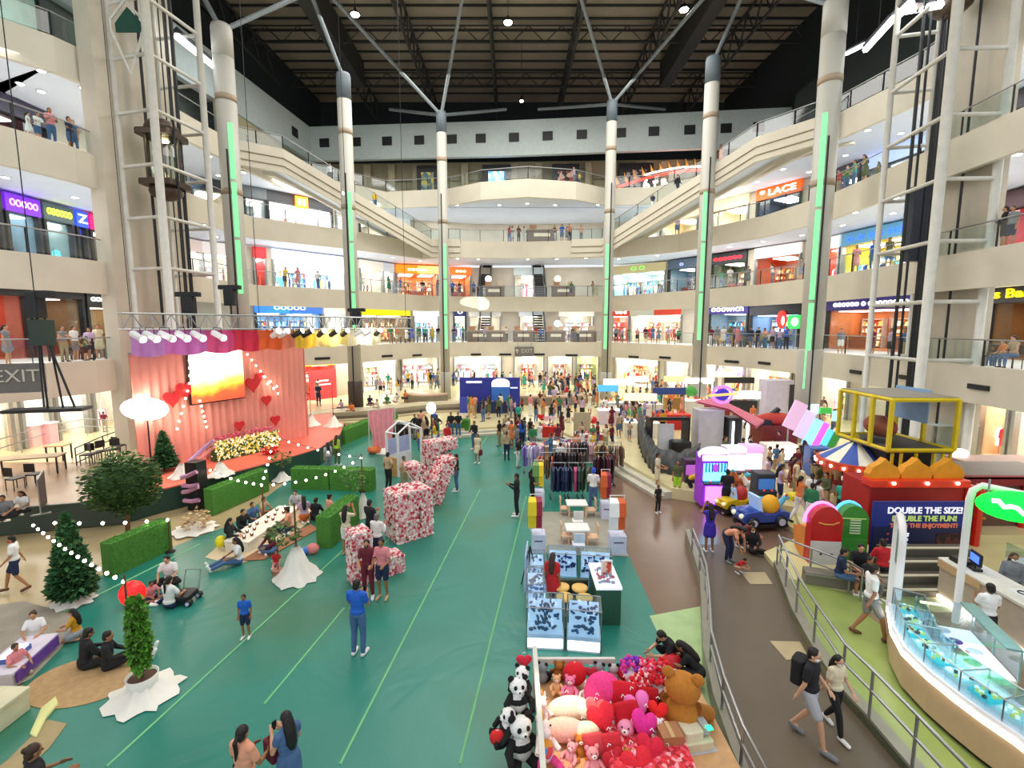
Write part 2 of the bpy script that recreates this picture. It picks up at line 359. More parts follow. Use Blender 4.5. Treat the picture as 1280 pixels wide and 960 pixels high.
# ---------------- top storey facade, band with square openings ----------------
bandp = [(-24, 22), (-21.8, 40), (-20.5, 51.3), (0, 49.8), (20, 47.6), (34, 46)]
z0, z1 = 23.9, 27.2
mb = MB(); bo = poff(bandp, .5)
for i in range(5): mb.prism([bandp[i], bandp[i+1], bo[i+1], bo[i]], z0, z1)
struct('wall_top_band', mb, M('pale_blue_grey_wall', hx('#b9c3c0'), .7, var=.04))
k = 0
for px in (368, 405, 445, 484, 524, 565, 601, 643, 684, 727, 776, 818, 862, 908, 948, 1010): 
    # square dark openings
    best = None
    for q in resample(bandp, .1):
        X, Y = PJ(q.x, q.y, 26)
        if best is None or abs(X-px) < best[0]: best = (abs(X-px), q)
    q = best[1]; e = Vector((20, -2.2)).normalized() if q.x > -20.4 else Vector((1.3, 11.3)).normalized()
    k += 1; struct('window_%d' % k, MB().ex([(-.5, -.42), (.5, -.42), (.5, .42), (-.5, .42)], (q.x+e.y*.06, q.y-e.x*.06, 25.6), (e.x, e.y, 0), (0, 0, 1), (-e.y*.1, e.x*.1, 0)), m_black)
# dark void above the band and roof
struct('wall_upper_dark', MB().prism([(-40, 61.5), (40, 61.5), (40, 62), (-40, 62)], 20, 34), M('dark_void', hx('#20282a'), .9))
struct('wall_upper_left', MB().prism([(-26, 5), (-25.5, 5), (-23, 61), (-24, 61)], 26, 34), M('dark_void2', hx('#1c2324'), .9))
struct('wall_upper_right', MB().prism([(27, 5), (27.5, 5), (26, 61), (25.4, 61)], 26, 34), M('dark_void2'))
struct('ceiling', MB().prism([(-40, 2), (40, 2), (40, 63), (-40, 63)], 34, 34.3), M('roof_sheet', hx('#837865'), .8, var=.25, scale=.25))
mt = M('roof_steel', hx('#2b2a27'), .7); mt2 = M('roof_steel_grey', hx('#5b5f60'), .6)
for i in range(34):
    y = 3+i*1.7; struct('roof_purlin', MB().box((0, y, 33.9), (78, .12, .18)), mt)
def truss(a, b, h, n, nm='roof_truss', mat=None, r=.1):
    a, b = Vector(a), Vector(b); mb = MB(); dz = Vector((0, 0, h)); mb.tube([a, b], r, 5); mb.tube([a+dz, b+dz], r, 5)
    for i in range(n):
        p, q = a.lerp(b, i/n), a.lerp(b, (i+1)/n)
        mb.tube([p, p.lerp(q, .5)+dz], r*.6, 4); mb.tube([p.lerp(q, .5)+dz, q], r*.6, 4)
    return struct(nm, mb, mat or mt)
for x in (-31, -23.5, -16, -9, -1.8, 5.5, 12.7, 20, 27.5): truss((x, 4, 31.4), (x, 61, 31.4), 2.2, 22, r=.13)
for y in (8, 16, 24, 32, 38.5, 46, 54): truss((-38, y, 32.2), (38, y, 32.2), 1.4, 26, r=.08)
struct('roof_girder', MB().box((15.5, 28, 32.4), (1.1, 48, 2.4)), mt); struct('roof_girder', MB().box((-15.5, 28, 32.4), (1.1, 48, 2.4)), mt)

# top storey back wall with pilasters and framed posters
tw = [(-22, 38), (-21, 54.2), (24, 52.5), (26, 36)]
mb = MB(); to = poff(tw, .3)
for i in range(3): mb.prism([tw[i], tw[i+1], to[i+1], to[i]], 19.8, 24.5)
struct('wall_back', mb, M('top_wall', hx('#a9a184'), .8, var=.05))
for i in range(16):
    x = -18+i*2.6; y = 53.7-(x+21)*.0378; struct('trim_11', MB().box((x, y, 22), (.7, .35, 4.3)), M('pilaster', hx('#b8ae90'), .7))
for a in (20.6, 21.6, 22.6): struct('trim_12', MB().box((1, 53.25, a), (44, .1, .06), radians(-2.2)), M('groove', hx('#8d866c'), .8))
def poster(px, ww, hh, zc, cols, label, em=0, frame=m_black):
    x = (px-640)*51.2/F/1.02; y = 52.85-(x+21)*.0378; t = thing('framed_poster', label, 'poster', (x, y-.25, 19.82), radians(-2.2))
    MB().box((0, .1, 1.95), (ww*1.75, .12, 3.9)).build('surround', frame, t)
    MB().box((0, .0, zc), (ww+.12, .1, hh+.12)).build('frame', m_dark, t)
    MB().box((0, -.07, zc), (ww, .04, hh)).build('picture', multi('pic_'+label[:8]+str(px), cols, 2.5, em), t)
poster(535, 1.3, 2.6, 1.9, [hx('#8fa8a0'), hx('#c9b24a'), hx('#4a6a70'), hx('#77806a')], 'framed garden-coloured poster, leftmost on the top storey back wall', .15)
poster(621, 1.7, 2.9, 1.75, [hx('#d8ecff'), hx('#5d9fe8'), hx('#e8f4ff'), hx('#86b8f0')], 'bright blue and white lit poster on the top storey back wall', 1.6)
poster(706, 1.6, 2.7, 1.8, [hx('#5a2224'), hx('#94403a'), hx('#2a2020'), hx('#c9a090')], 'dark red framed poster on the top storey back wall', .2)
poster(792, 2.0, 2.4, 2.0, [hx('#3d4446'), hx('#1d2224'), hx('#889090'), hx('#282e30')], 'grey and black framed poster above the red funfair sign', .1)

# ---------------- columns ----------------
m_col = M('column_grey', hx('#b5b3a8'), .5, var=.05, scale=.5); m_cap = M('column_cap', hx('#5f6a70'), .6); m_led = M('green_led', hx('#74dc8c'), .5, em=.9, var=0)
COLS = [('far left', 306, 30, 24.4, .56, -1), ('second from the left', 444, 37, 25.2, .5, 0), ('third from the left', 557, 44.3, 25.7, .44, 0), ('third from the right', 757, 44.3, 26.6, .46, 0), ('second from the right', 873, 37, 26.3, .52, -1), ('rightmost', 1010, 27.5, 24.2, .58, -1)]
CP = []
for nm, px, y, zt, r, side in COLS:
    # px = screen column at the horizon
    x = (px-640)*y/F/cos(TH)*1.0; base = RZ if y > 28 else .15
    CP.append((x, y, zt, r)); t = thing('column', 'tall round grey column with green light strip, %s' % nm, 'column', (x, y, base))
    h = zt-base
    MB().lathe([(r, 0), (r, h-1.8)], n=24).build('shaft', m_col, t, True)
    MB().lathe([(r*1.12, 0), (r*1.12, 2.4 if y > 28 else 5.6), (r*1.02, 2.5 if y > 28 else 5.7)], n=24).build('base_cladding', m_col if y < 30 else M('base_brown', hx('#4a3d36'), .5) if px == 444 else m_col, t, True)
    MB().lathe([(r*1.01, h-1.8), (r*1.01, h-.2), (r*.9, h)], n=24).build('cap', m_col if px in (306, 1010) else m_cap, t, True)
    for z in (h-4.2, h-9.5): MB().lathe([(r*1.03, z), (r*1.03, z+.35)], n=24).build('collar', M('collar_tan', hx('#a08e78'), .6), t, True)
    d = Vector((-x, -y, 0)).normalized(); s = Vector((-d.y, d.x, 0)); 
    zz = (5.0, 14.5) if 40 < y else (6, 17)
    if px in (1010,): zz = (3.5, 18.5)
    if px == 306: zz = (9, 19)
    for k in range(3):
        a = zz[0]+(zz[1]-zz[0])*k/3+.1; b = zz[0]+(zz[1]-zz[0])*(k+1)/3-.1
        o = d*(r*1.03)+s*(.12*(-1 if px > 640 else 1)); mbx = MB().box((o.x, o.y, (a+b)/2-base), (.26, .06, b-a), atan2(s.y, s.x)); mbx.build('light_strip', m_led, t)
    o = d*(r*1.06)+s*(-.12*(-1 if px > 640 else 1)); MB().tube([(o.x, o.y, .5), (o.x, o.y, h-7)], .05, 5).build('cable', m_dark, t)
# struts from the column heads to the roof
m_str = M('strut_grey', hx('#70787a'), .5)
def strut(i, *tg):
    x, y, zt, r = CP[i]
    for q in tg: 
        s = struct('roof_strut', MB().tube([(x, y, zt-.3), q], .14, 8), m_str, True)
strut(2, (-14.5, 36, 31.8), (-3.2, 37, 31.8), (-12, 50, 28.3), (-.6, 50, 28.3))
strut(3, (4, 36, 31.8), (15, 37, 31.8), (2.6, 50, 28.3), (15, 50, 28.3))
strut(0, (-18, 21, 31.5), (-8, 33, 30.0)); strut(5, (13.5, 22, 31.5), (10, 33, 30.0)); 
strut(1, (-13.5, 31, 31)); strut(4, (15.5, 31, 31))
# high bay lamps that show in the photo
def highbay(px, py, z, label, r=.42):
    p = P(px, py, z); t = thing('high_bay_lamp', label, 'lamp', p)
    MB().lathe([(.06, .5), (.12, .3), (r, .05), (r, 0)], n=14).build('lamp_housing', m_dark, t, True)
    MB().ell((0, 0, 0), (r*.8, r*.8, .14), 12, 6).build('lamp_lens', M('high_bay_lens', (1, .97, .9), .5, em=26, var=0), t, True)
    MB().tube([(0, 0, .5), (0, 0, 34-z)], .02, 4).build('suspension', m_dark, t)
highbay(444, 18, 31, 'round high bay roof lamp, leftmost of the three in a row'); highbay(635, 28, 31, 'round high bay roof lamp, middle of the three in a row'); highbay(855, 12, 31, 'round high bay roof lamp, rightmost of the three in a row')
highbay(652, 126, 28.5, 'small warm roof lamp above the top storey band', .22); 
# ================= shops on the galleries =================
def PY(px, py, y):
    """point on the view ray through a pixel at plan distance y"""
    dx = (px-640)/F; dy = (480-py)/F; t = y/(cos(TH)+dy*sin(TH))
    return Vector((dx*t, y, H+(-sin(TH)+dy*cos(TH))*t))
FPATH = {}
for l in (1, 2, 3, 4):
    ed = {1: EDGE, 2: EDGE, 3: EDGE, 4: EDGE}[l]; z = {1: RZ, 2: 5.45, 3: 10.1, 4: 15.0}[l]
    pts = resample(poff(ed, FD if l > 1 else 5.4), .15); FPATH[l] = [(q, PJ(q.x, q.y, z+1.5)[0]) for q in pts]
def at_px(l, px):
    return min(((abs(X-px), i) for i, (q, X) in enumerate(FPATH[l]) if q.y > 12))[1]
random.seed(3)
def cm(h, **k): return M('c_'+h.strip('#'), hx(h), k.pop('rough', .6), **k)
PAL = {
 'white': ['#f2f2f2', '#dfe6f0', '#f5d6d6', '#c9d8ea', '#e8b8c0', '#7b90b0', '#ffffff', '#a03a48'],
 'warm': ['#e8c27a', '#c9803a', '#a34a22', '#f4e0b0', '#e6a04a', '#5a3a28', '#fff0d0', '#b02820'],
 'cloth': ['#e9d9c8', '#c43a4a', '#3a4a6a', '#f2f0ea', '#d8a0a8', '#6a8a5a', '#e0c060', '#2a2a30'],
 'blue': ['#5aa0e0', '#e0f0ff', '#2a50a0', '#f0f0ff', '#60c8e8', '#e04060', '#ffe060', '#203050'],
 'dark': ['#3a3530', '#6a5a4a', '#8a2020', '#c09050', '#2a2a2a', '#d8c8a0', '#50604a', '#a06030'],
 'red': ['#d02028', '#f8e8d0', '#e85a30', '#a01820', '#ffffff', '#e8b040', '#602020', '#f0c0b0'],
}
SHELF = {}
def shelf_mesh(pal, var):
    key = (pal, var)
    if key in SHELF: return SHELF[key]
    rnd = random.Random(hash(pal) % 99+var if False else sum(map(ord, pal))+var); mats = [M('shelf_board', hx('#c8c0b0'), .5)]+[M('g_%s_%d' % (pal, i), hx(h), .6, em=.9, var=0) for i, h in enumerate(PAL[pal])]  # goods colours emit light themselves so the shops read bright
    b = MB()
    for k in range(5): b.box((0, .2, .15+k*.5), (1.7, .4, .04))
    for s in (-.85, .85): b.box((s, .2, 1.1), (.04, .42, 2.2))
    for k in range(4):
        x = -.78
        while x < .74:
            ww = rnd.uniform(.07, .2); hh = rnd.uniform(.14, .4); b.box((x+ww/2, .15, .17+k*.5+hh/2), (ww*.92, .24, hh), 0, rnd.randint(1, 8), top=rnd.choice([1, .8, .6])); x += ww
    SHELF[key] = b.mesh('goods_shelf', mats); return SHELF[key]
def garment_prims(b, x, y, z, w, h, mi, rz=0):
    """hanging garment seen edge on: shoulders, body and two sleeves"""
    b.ex([(-.06*w, h), (.06*w, h), (.5*w, h*.9), (.62*w, h*.45), (.45*w, h*.45), (.42*w, h*.7), (.4*w, 0), (-.4*w, 0), (-.42*w, h*.7), (-.45*w, h*.45), (-.62*w, h*.45), (-.5*w, h*.9)], (x-.03*sin(rz), y, z), (cos(rz), sin(rz), 0), (0, 0, 1), (-sin(rz)*.06, cos(rz)*.06, 0), mi)
RACK = {}
def rack_mesh(pal):
    if pal in RACK: return RACK[pal]
    rnd = random.Random(5); mats = [m_steel]+[M('g_%s_%d' % (pal, i), hx(h), .6, em=.9, var=0) for i, h in enumerate(PAL[pal])]; b = MB()  # rack clothes share the self-lit goods colours that brighten the shops
    b.tube([(-.8, 0, 0), (-.8, 0, 1.45), (.8, 0, 1.45), (.8, 0, 0)], .02, 5)
    for k in range(12): garment_prims(b, -.7+k*.127, -.1, .45, .42, .95, rnd.randint(1, 8), radians(70+rnd.uniform(-12, 12)))
    RACK[pal] = b.mesh('clothes_rack', mats); return RACK[pal]
USED = {1: [], 2: [], 3: [], 4: []}
def shop(l, a, b, bg, tx, txt, label, pal='white', em=3.5, sem=1.2, htxt=.5, wallc='#e9e2d4', dark=False, sx=None, racks=True, twocol=None, fh=.9):
    ia, ib = at_px(l, a), at_px(l, b)
    if ib <= ia+3: return
    USED[l].append((ia, ib)); A = FPATH[l][ia][0]; B = FPATH[l][ib][0]; z = {1: RZ, 2: 5.45, 3: 10.1, 4: 15.0}[l]
    W = (B-A).length; ang = atan2(B.y-A.y, B.x-A.x); HH = 3.75 if l > 1 else 3.55
    t = thing('shopfront', label, 'shop', (A.x, A.y, z), ang)
    oh = HH-fh; wm = M('shopwall_'+wallc.strip('#'), hx(wallc), .7)
    s = MB().box((W/2, 3.3, oh/2), (W, .1, oh)).box((.05, 1.7, oh/2), (.1, 3.3, oh)).box((W-.05, 1.7, oh/2), (.1, 3.3, oh)).box((W/2, 1.7, .03), (W, 3.3, .06)).box((W/2, 1.7, oh+.02), (W, 3.3, .06)); s.build('interior_walls', wm, t)
    lp = MB()
    for k in range(max(1, int(W/2.2))): lp.box(((k+.5)*W/max(1, int(W/2.2)), 1.6, oh-.06), (1.5, 2.2, .05))
    lp.build('ceiling_lights', M('shop_light_%g' % em, (1, .96, .88) if pal in ('warm', 'red', 'dark') else (1, .98, .96), .5, em=em*1.7, var=0), t)
    f = MB().box((W/2, -.08, oh+fh/2), (W, .3, fh)).build('sign_fascia', M('sign_%s_%g' % (bg.strip('#'), sem), hx(bg), .4, em=sem*.5, var=0), t)
    if twocol: MB().box((W*.75, -.26, oh+fh/2), (W*.5, .06, fh*.9)).build('sign_panel', M('sign_%s_%g' % (twocol.strip('#'), sem), hx(twocol), .4, em=sem*.5, var=0), f)
    if txt:
        tt = text(txt, 'sign_lettering', M('lettering_'+tx.strip('#'), hx(tx), .4, em=2.6, var=0), f, (W/2 if sx is None else W*sx, -.27, oh+fh*.5), (pi/2, 0, 0), htxt, .025, bold=.008)
        tw = max(v.co.x for v in tt.data.vertices)-min(v.co.x for v in tt.data.vertices)
        tt.scale = (min(1.5, W*.8/max(tw, .1)),)*1+(1, 1)
    MB().box((.08, -.05, oh/2), (.16, .3, oh)).box((W-.08, -.05, oh/2), (.16, .3, oh)).box((W/2, 0, oh+.04), (W, .34, .1)).build('door_frame', m_dark if dark else m_steel, t)
    for a0, a1 in ((.2, W*.3), (W*.7, W-.2)): MB().add([(a0, 0, .05), (a1, 0, .05), (a1, 0, oh), (a0, 0, oh)], [(0, 1, 2, 3)]).build('glass_front', m_glass, t)
    n = max(1, int((W-.3)/1.8))
    for k in range(n): link('goods_shelf', shelf_mesh(pal, (k+ia) % 3), t, ((k+.5)*W/n, 2.75, .06))
    for k in range(max(1, int(W/2.6))):
        x = (k+.5)*W/max(1, int(W/2.6))
        if racks: link('clothes_rack', rack_mesh(pal), t, (x, 1.3, .06), .4*(-1)**k)
        else: MB().rbox((x, 1.2, .5), (1.5, .6, .95), .08).box((x, 1.2, 1.0), (1.6, .7, .05)).build('service_counter', M('counter_'+pal, hx(PAL[pal][2]), .4), t)
    return t
S = shop
# ground floor
S(1, 352, 420, '#e8a020', '#ffffff', '', 'ground floor shop with orange strip fascia behind the right end of the stage', 'red', 2.5, 1.6, wallc='#e8503c', fh=.5)
S(1, 452, 496, '#efe6cf', '#a02020', '', 'ground floor clothing shop between the two left background columns', 'cloth', 5, .5, fh=.3)
S(1, 501, 548, '#f2ecd8', '#a02020', '', 'ground floor white shop left of the third column', 'white', 5, .5, fh=.3)
S(1, 566, 628, '#f6f0e2', '#a02020', '', 'ground floor bright shop right of the third column', 'white', 5.5, .5, fh=.3)
S(1, 641, 680, '#f0e2d0', '#a02020', '', 'ground floor red and white clothing shop under the centre exit sign', 'red', 5, .5, fh=.3)
S(1, 684, 716, '#f2ecd8', '#a02020', '', 'ground floor clothing shop behind the thickest crowd', 'cloth', 5, .5, fh=.3)
S(1, 720, 748, '#d8d090', '#a02020', '', 'ground floor glass shop with pale green window frame left of the fourth column', 'cloth', 4, .5, fh=.3, wallc='#d8dca8')
S(1, 768, 824, '#e8d6a8', '#c83020', '', 'ground floor clothing shop right of the fourth column with warm walls', 'warm', 5, .5, fh=.3)
S(1, 832, 862, '#b8a888', '#a02020', '', 'ground floor glass fronted white shop left of the fifth column', 'white', 5, .5, fh=.3)
S(1, 882, 896, '#b8a888', '#a02020', '', 'narrow ground floor shop window right of the fifth column', 'cloth', 4, .4, fh=.3)
S(1, 903, 932, '#e6c890', '#8030c0', '', 'ground floor yellow shop with a purple oval sign', 'warm', 4, .5, fh=.3)
S(1, 936, 990, '#f4ead0', '#8030c0', '', 'wide bright ground floor shop left of the right hand column', 'warm', 5.5, .5, fh=.3)
S(1, 1024, 1062, '#e8dcc8', '#8030c0', '', 'ground floor clothing shop beside the yellow game cage', 'cloth', 4, .5, fh=.3)
S(1, 1224, 1262, '#e8e0d0', '#ffffff', '', 'ground floor shop with red and orange displays at the right edge', 'red', 4, .5, fh=.3, wallc='#e8c8a0')
S(1, 1266, 1330, '#e8e0d0', '#ffffff', '', 'ground floor white shop cut by the right edge of the frame', 'warm', 4, .5, fh=.3)
S(1, -60, 18, '#efe0b0', '#a02020', '', 'ground floor yellow shop at the left edge under the exit sign', 'warm', 4.5, .5, fh=.3)
S(1, 24, 62, '#efe0b0', '#a02020', '', 'ground floor shop behind the hanging speaker bar', 'warm', 4.5, .5, fh=.3)
S(1, 68, 110, '#efe0c0', '#a02020', '', 'ground floor bright clothing shop left of the leafy planter', 'cloth', 5, .5, fh=.3)
S(1, 114, 172, '#f0e8d8', '#a02020', '', 'ground floor shop left of the pink stage backdrop', 'white', 5, .5, fh=.3)
# first gallery
S(2, -60, 36, '#201c18', '#ffffff', '', 'first gallery restaurant with dark soffit and red wall at the left edge', 'red', 1.6, .1, wallc='#b8482e', dark=True, racks=False, fh=.5)
S(2, 40, 104, '#201c18', '#ffd890', '', 'first gallery restaurant with warm lamps and busy tables', 'dark', 1.6, .1, wallc='#8a6a4a', dark=True, racks=False, fh=.5)
S(2, 107, 151, '#201c18', '#ffffff', 'OOOOOO', 'first gallery food shop with a row of white lights, left of the lift tower', 'dark', 1.6, .2, .35, wallc='#9a7a50', dark=True, racks=False)
S(2, 318, 402, '#1668b8', '#bfe8ff', 'OOOOO', 'first gallery games shop with glowing blue fascia above the stage truss', 'blue', 3, 2.2, .45, wallc='#7aa8d8', dark=True, twocol='#18488a')
S(2, 405, 432, '#d8d0c0', '#ffffff', '', 'first gallery plain shop left of the second column', 'white', 2.4, .2)
S(2, 449, 512, '#e8d800', '#fff8a0', '', 'first gallery shop with a bright yellow blank fascia', 'warm', 2.2, 1.2, wallc='#a89070', dark=True)
S(2, 517, 549, '#eef4ff', '#60a0e0', '', 'first gallery white and pale blue shop left of the third column', 'blue', 5, .9, wallc='#e8f0f8')
S(2, 566, 583, '#182858', '#ffffff', 'O', 'first gallery shop with a dark blue sign right of the third column', 'blue', 3.5, .6, .5, dark=True)
S(2, 586, 626, '#eae6dc', '#2a2a2a', '', 'first gallery bright cosmetics shop left of the escalators', 'white', 4.5, .4)
S(2, 648, 680, '#dfe8e8', '#303030', '', 'first gallery shop seen between the escalators', 'white', 4.5, .5)
S(2, 698, 742, '#f0ece0', '#303030', '', 'first gallery white and yellow shop right of the escalators', 'white', 4.5, .5)
S(2, 765, 786, '#c84018', '#ffffff', 'uod', 'first gallery orange food counter right of the fourth column', 'red', 3, .5, .55, wallc='#e06a30')
S(2, 788, 853, '#c8ccb8', '#e02818', '', 'first gallery toy shop crowded with red goods under a pale fascia', 'red', 4, .4, wallc='#e8e0c8', twocol='#d84830')
S(2, 886, 936, '#342878', '#ffffff', 'ooowich', 'first gallery sandwich counter with glowing white lettering', 'blue', 3, .5, .75, wallc='#90a8b8', dark=True, racks=False)
S(2, 938, 1000, '#33353a', '#e03030', '', 'first gallery dark grey fronted shop with blue interior', 'blue', 2.6, .05, wallc='#7a9ac0', dark=True, racks=False, fh=1.1)
S(2, 1034, 1152, '#2a2060', '#ffffff', 'oooooo o oooooooo', 'first gallery noodle restaurant with long white lettering behind the right lift tower', 'warm', 2.4, .8, .6, wallc='#c87840', dark=True, racks=False)
S(2, 1236, 1340, '#100c08', '#ffd800', 'yes Barb', 'first gallery barbecue restaurant with yellow lettering at the right edge', 'dark', 1.4, .05, .62, wallc='#8a5a28', dark=True, racks=False, sx=.28)
# second gallery
S(3, -40, 4, '#1c1c22', '#ffffff', '', 'second gallery dark shop at the left edge', 'dark', 1.6, .1, dark=True, wallc='#606870')
S(3, 6, 50, '#6a20c8', '#d080ff', 'OOOOO', 'second gallery games shop with purple sign', 'blue', 2.0, 1.6, .5, wallc='#7a98a8', dark=True)
S(3, 53, 92, '#46585a', '#e8ff40', 'OOOOOO', 'second gallery shop with yellow green lettering', 'blue', 2.0, .5, .5, wallc='#88a0a0', dark=True)
S(3, 94, 110, '#2848d8', '#c0d8ff', 'Z', 'second gallery booth with glowing blue panels', 'blue', 2.5, 2.2, .7, wallc='#4060d8', dark=True)
S(3, 113, 150, '#d01868', '#ff80b0', '', 'second gallery shop with a magenta fascia beside the lift tower wall', 'dark', 1.8, 1.6, wallc='#6a4038', dark=True)
S(3, 232, 252, '#e0ccc4', '#d05048', '', 'second gallery shop with pink panels behind the left lift tower', 'white', 2.8, .4)
S(3, 254, 292, '#ece4e0', '#e08060', '', 'second gallery white shop behind the left lift tower', 'white', 3.5, .6)
S(3, 318, 334, '#d02028', '#ffffff', '', 'second gallery narrow red shop right of the far left column', 'red', 3, .9, wallc='#e05050')
S(3, 341, 432, '#f0f0fa', '#8090d0', '', 'second gallery wide bright white toy shop left of the second column', 'blue', 5, .9, wallc='#f0f0ff')
S(3, 449, 478, '#e8e4d8', '#c0a080', '', 'second gallery bright clothing shop right of the second column', 'cloth', 4.5, .5)
S(3, 478, 492, '#c8d0d8', '#3060c0', '', 'second gallery narrow shop with blue poster', 'blue', 3.5, .5)
S(3, 495, 548, '#f07818', '#fff0c0', 'ooooo', 'second gallery restaurant with glowing orange fascia left of the third column', 'warm', 3, 2.4, .55, wallc='#e89048', racks=False, twocol='#ffb060')
S(3, 562, 588, '#f05810', '#ffe0b0', 'ooo', 'second gallery orange fronted restaurant right of the third column', 'warm', 3, 2.4, .5, wallc='#e89048', racks=False)
S(3, 642, 680, '#c8d4d4', '#3060c0', '', 'second gallery space between the two escalators with white lit boards', 'white', 3.5, .4)
S(3, 767, 833, '#c8b888', '#60a040', 'O O', 'second gallery white and cyan shop right of the fourth column', 'blue', 4.5, .4, .6, wallc='#d8f0f0')
S(3, 835, 872, '#506070', '#8080ff', 'o', 'second gallery grey blue fronted shop left of the fifth column', 'dark', 2.4, .3, .6, wallc='#7898a8', dark=True, racks=False)
S(3, 888, 934, '#1c2428', '#ff2030', 'oooooo', 'second gallery dark restaurant with red neon lettering', 'warm', 2.0, .1, .6, wallc='#607050', dark=True, racks=False)
S(3, 943, 1000, '#f4e8e0', '#e06a40', '', 'second gallery coffee shop with a white fascia and orange walls', 'warm', 3, .9, wallc='#d05c30', racks=False)
S(3, 1030, 1050, '#f4f0f0', '#e06a40', '', 'second gallery narrow orange and white shop right of the rightmost column', 'red', 3, .8, wallc='#e05830')
S(3, 1052, 1140, '#5a94b4', '#2858e0', 'o o oo oo', 'second gallery toy shop with pale blue fascia and yellow trim', 'blue', 3.2, .8, .7, wallc='#e8d040')
S(3, 1142, 1160, '#c0d890', '#ffffff', '', 'second gallery shop with green lit wall behind the right lift tower', 'warm', 2.5, .6)
S(3, 1244, 1340, '#402028', '#ff6060', '', 'second gallery shop with red lights at the right edge', 'red', 2.5, .3, wallc='#c05060', dark=True)
# third gallery
S(4, -50, 60, '#3a3448', '#ff80ff', '', 'third gallery dark shop with pink lights at the left edge', 'red', 1.8, .2, wallc='#5a3a48', dark=True)
S(4, 240, 290, '#303438', '#ffffff', '', 'third gallery dark shop behind the left lift tower', 'dark', 2.2, .1, dark=True)
S(4, 306, 333, '#60686c', '#ffffff', '', 'third gallery grey shop left of the glowing white one', 'white', 1.8, .2, wallc='#a0a8ac', dark=True)
S(4, 335, 416, '#34363c', '#ff9820', '', 'third gallery shop glowing white under a dark fascia with an orange square emblem', 'white', 9, .05, dark=True, wallc='#ffffff')
S(4, 419, 434, '#8a9090', '#ffffff', '', 'third gallery narrow grey shop left of the second column', 'white', 2, .2)
S(4, 448, 482, '#3a3c38', '#d8d890', '', 'third gallery shop with dark lattice front and round lights', 'dark', 3, .1, dark=True)
S(4, 486, 512, '#e0e4e4', '#ff8050', '', 'third gallery pale shop under the left sloping walkway', 'white', 3, .5)
S(4, 798, 826, '#d8e8ff', '#ff7020', '', 'third gallery bright shop under the right sloping walkway', 'blue', 4, .6)
S(4, 828, 872, '#f0dcb0', '#ff7020', '', 'third gallery warm white shop left of the fifth column', 'warm', 4.5, .8, wallc='#f4e4c0')
S(4, 890, 936, '#e8d8a8', '#ffffff', '', 'third gallery shop with dotted lights right of the fifth column', 'warm', 4.5, .8, wallc='#f4ead0')
S(4, 946, 1002, '#f05a08', '#ffffff', '* LACE', 'third gallery shop with an orange fascia and white lettering', 'blue', 3, 1.3, .7, wallc='#405070', dark=True)
S(4, 1036, 1076, '#4a4a58', '#ffffff', '', 'third gallery dim shop right of the rightmost column', 'red', 2.2, .2, dark=True, wallc='#806878')
S(4, 1080, 1160, '#a8b8e8', '#c0a0ff', '', 'third gallery shop with a bluish white light strip behind the right lift tower', 'blue', 2.6, 1.8, dark=True, wallc='#708090')
S(4, 1248, 1340, '#3a3038', '#c02030', '', 'third gallery shop with red goods at the right edge', 'red', 2, .2, dark=True, wallc='#705860')
# facade piers between the shops and the wall behind them
for l in (1, 2, 3, 4):
    z = {1: RZ, 2: 5.45, 3: 10.1, 4: 15.0}[l]; fp = [q for q, _ in FPATH[l]]; u = sorted(USED[l]); cur = 0; n = len(fp); hh = 3.75
    for ia, ib in u+[(n-1, n-1)]:
        if ia > cur:
            seg = fp[cur:ia+1:12]+[fp[ia]]; seg = [(q.x, q.y) for q in seg]
            if len(seg) > 1 and (seg[-1][0]-seg[-2][0])**2+(seg[-1][1]-seg[-2][1])**2 < 1e-6: seg.pop(-2)
            if len(seg) > 1:
                o = poff(seg, .5); mb = MB()
                for i in range(len(seg)-1): mb.prism([seg[i], seg[i+1], o[i+1], o[i]], z, z+hh)
                struct('wall_pier', mb, m_wall)
        cur = max(cur, ib)
    bp = poff([(q.x, q.y) for q in fp[::30]], 3.6); bo = poff(bp, .2); mb = MB()
    for i in range(len(bp)-1): mb.prism([bp[i], bp[i+1], bo[i+1], bo[i]], z, z+4)
    struct('wall_behind_shops', mb, m_wall)
# special sign marks
def on_facade(l, px, zz, off=-.35):
    i = at_px(l, px); q = FPATH[l][i][0]; j = min(i+6, len(FPATH[l])-1); d = (FPATH[l][j][0]-FPATH[l][max(0, i-6)][0]).normalized()
    return Vector((q.x-d.y*off, q.y+d.x*off, zz)), atan2(d.y, d.x)
p, a = on_facade(4, 376, 18.0); t = thing('square_emblem_sign', 'orange square emblem on the dark fascia of the glowing third gallery shop', 'sign', p, a)
MB().rbox((0, 0, .1), (1.1, .12, 1.0), .02).build('panel', cm('#ff9a20', em=2, var=0), t); 
for s in (-.2, .2): MB().box((s, -.08, .1), (.22, .04, .55)).build('mark', cm('#fff4d0', em=3, var=0), t)
p, a = on_facade(1, 914, 3.0, -.5); t = thing('oval_sign', 'yellow and purple oval sign on the ground floor shop', 'sign', p, a)
MB().ell((-.75, 0, 0), (.5, .08, .3)).ell((.75, 0, 0), (.5, .08, .3)).build('purple_wing', cm('#b070f0', em=2, var=0), t, True); MB().ell((0, -.05, 0), (.5, .1, .4)).build('yellow_centre', cm('#e8e060', em=1.5, var=0), t, True)
p, a = on_facade(1, 400, 1.9, -.6); t = thing('red_poster_panel', 'red poster wall with white lettering behind the stage', 'poster', (p.x, p.y, RZ), a)
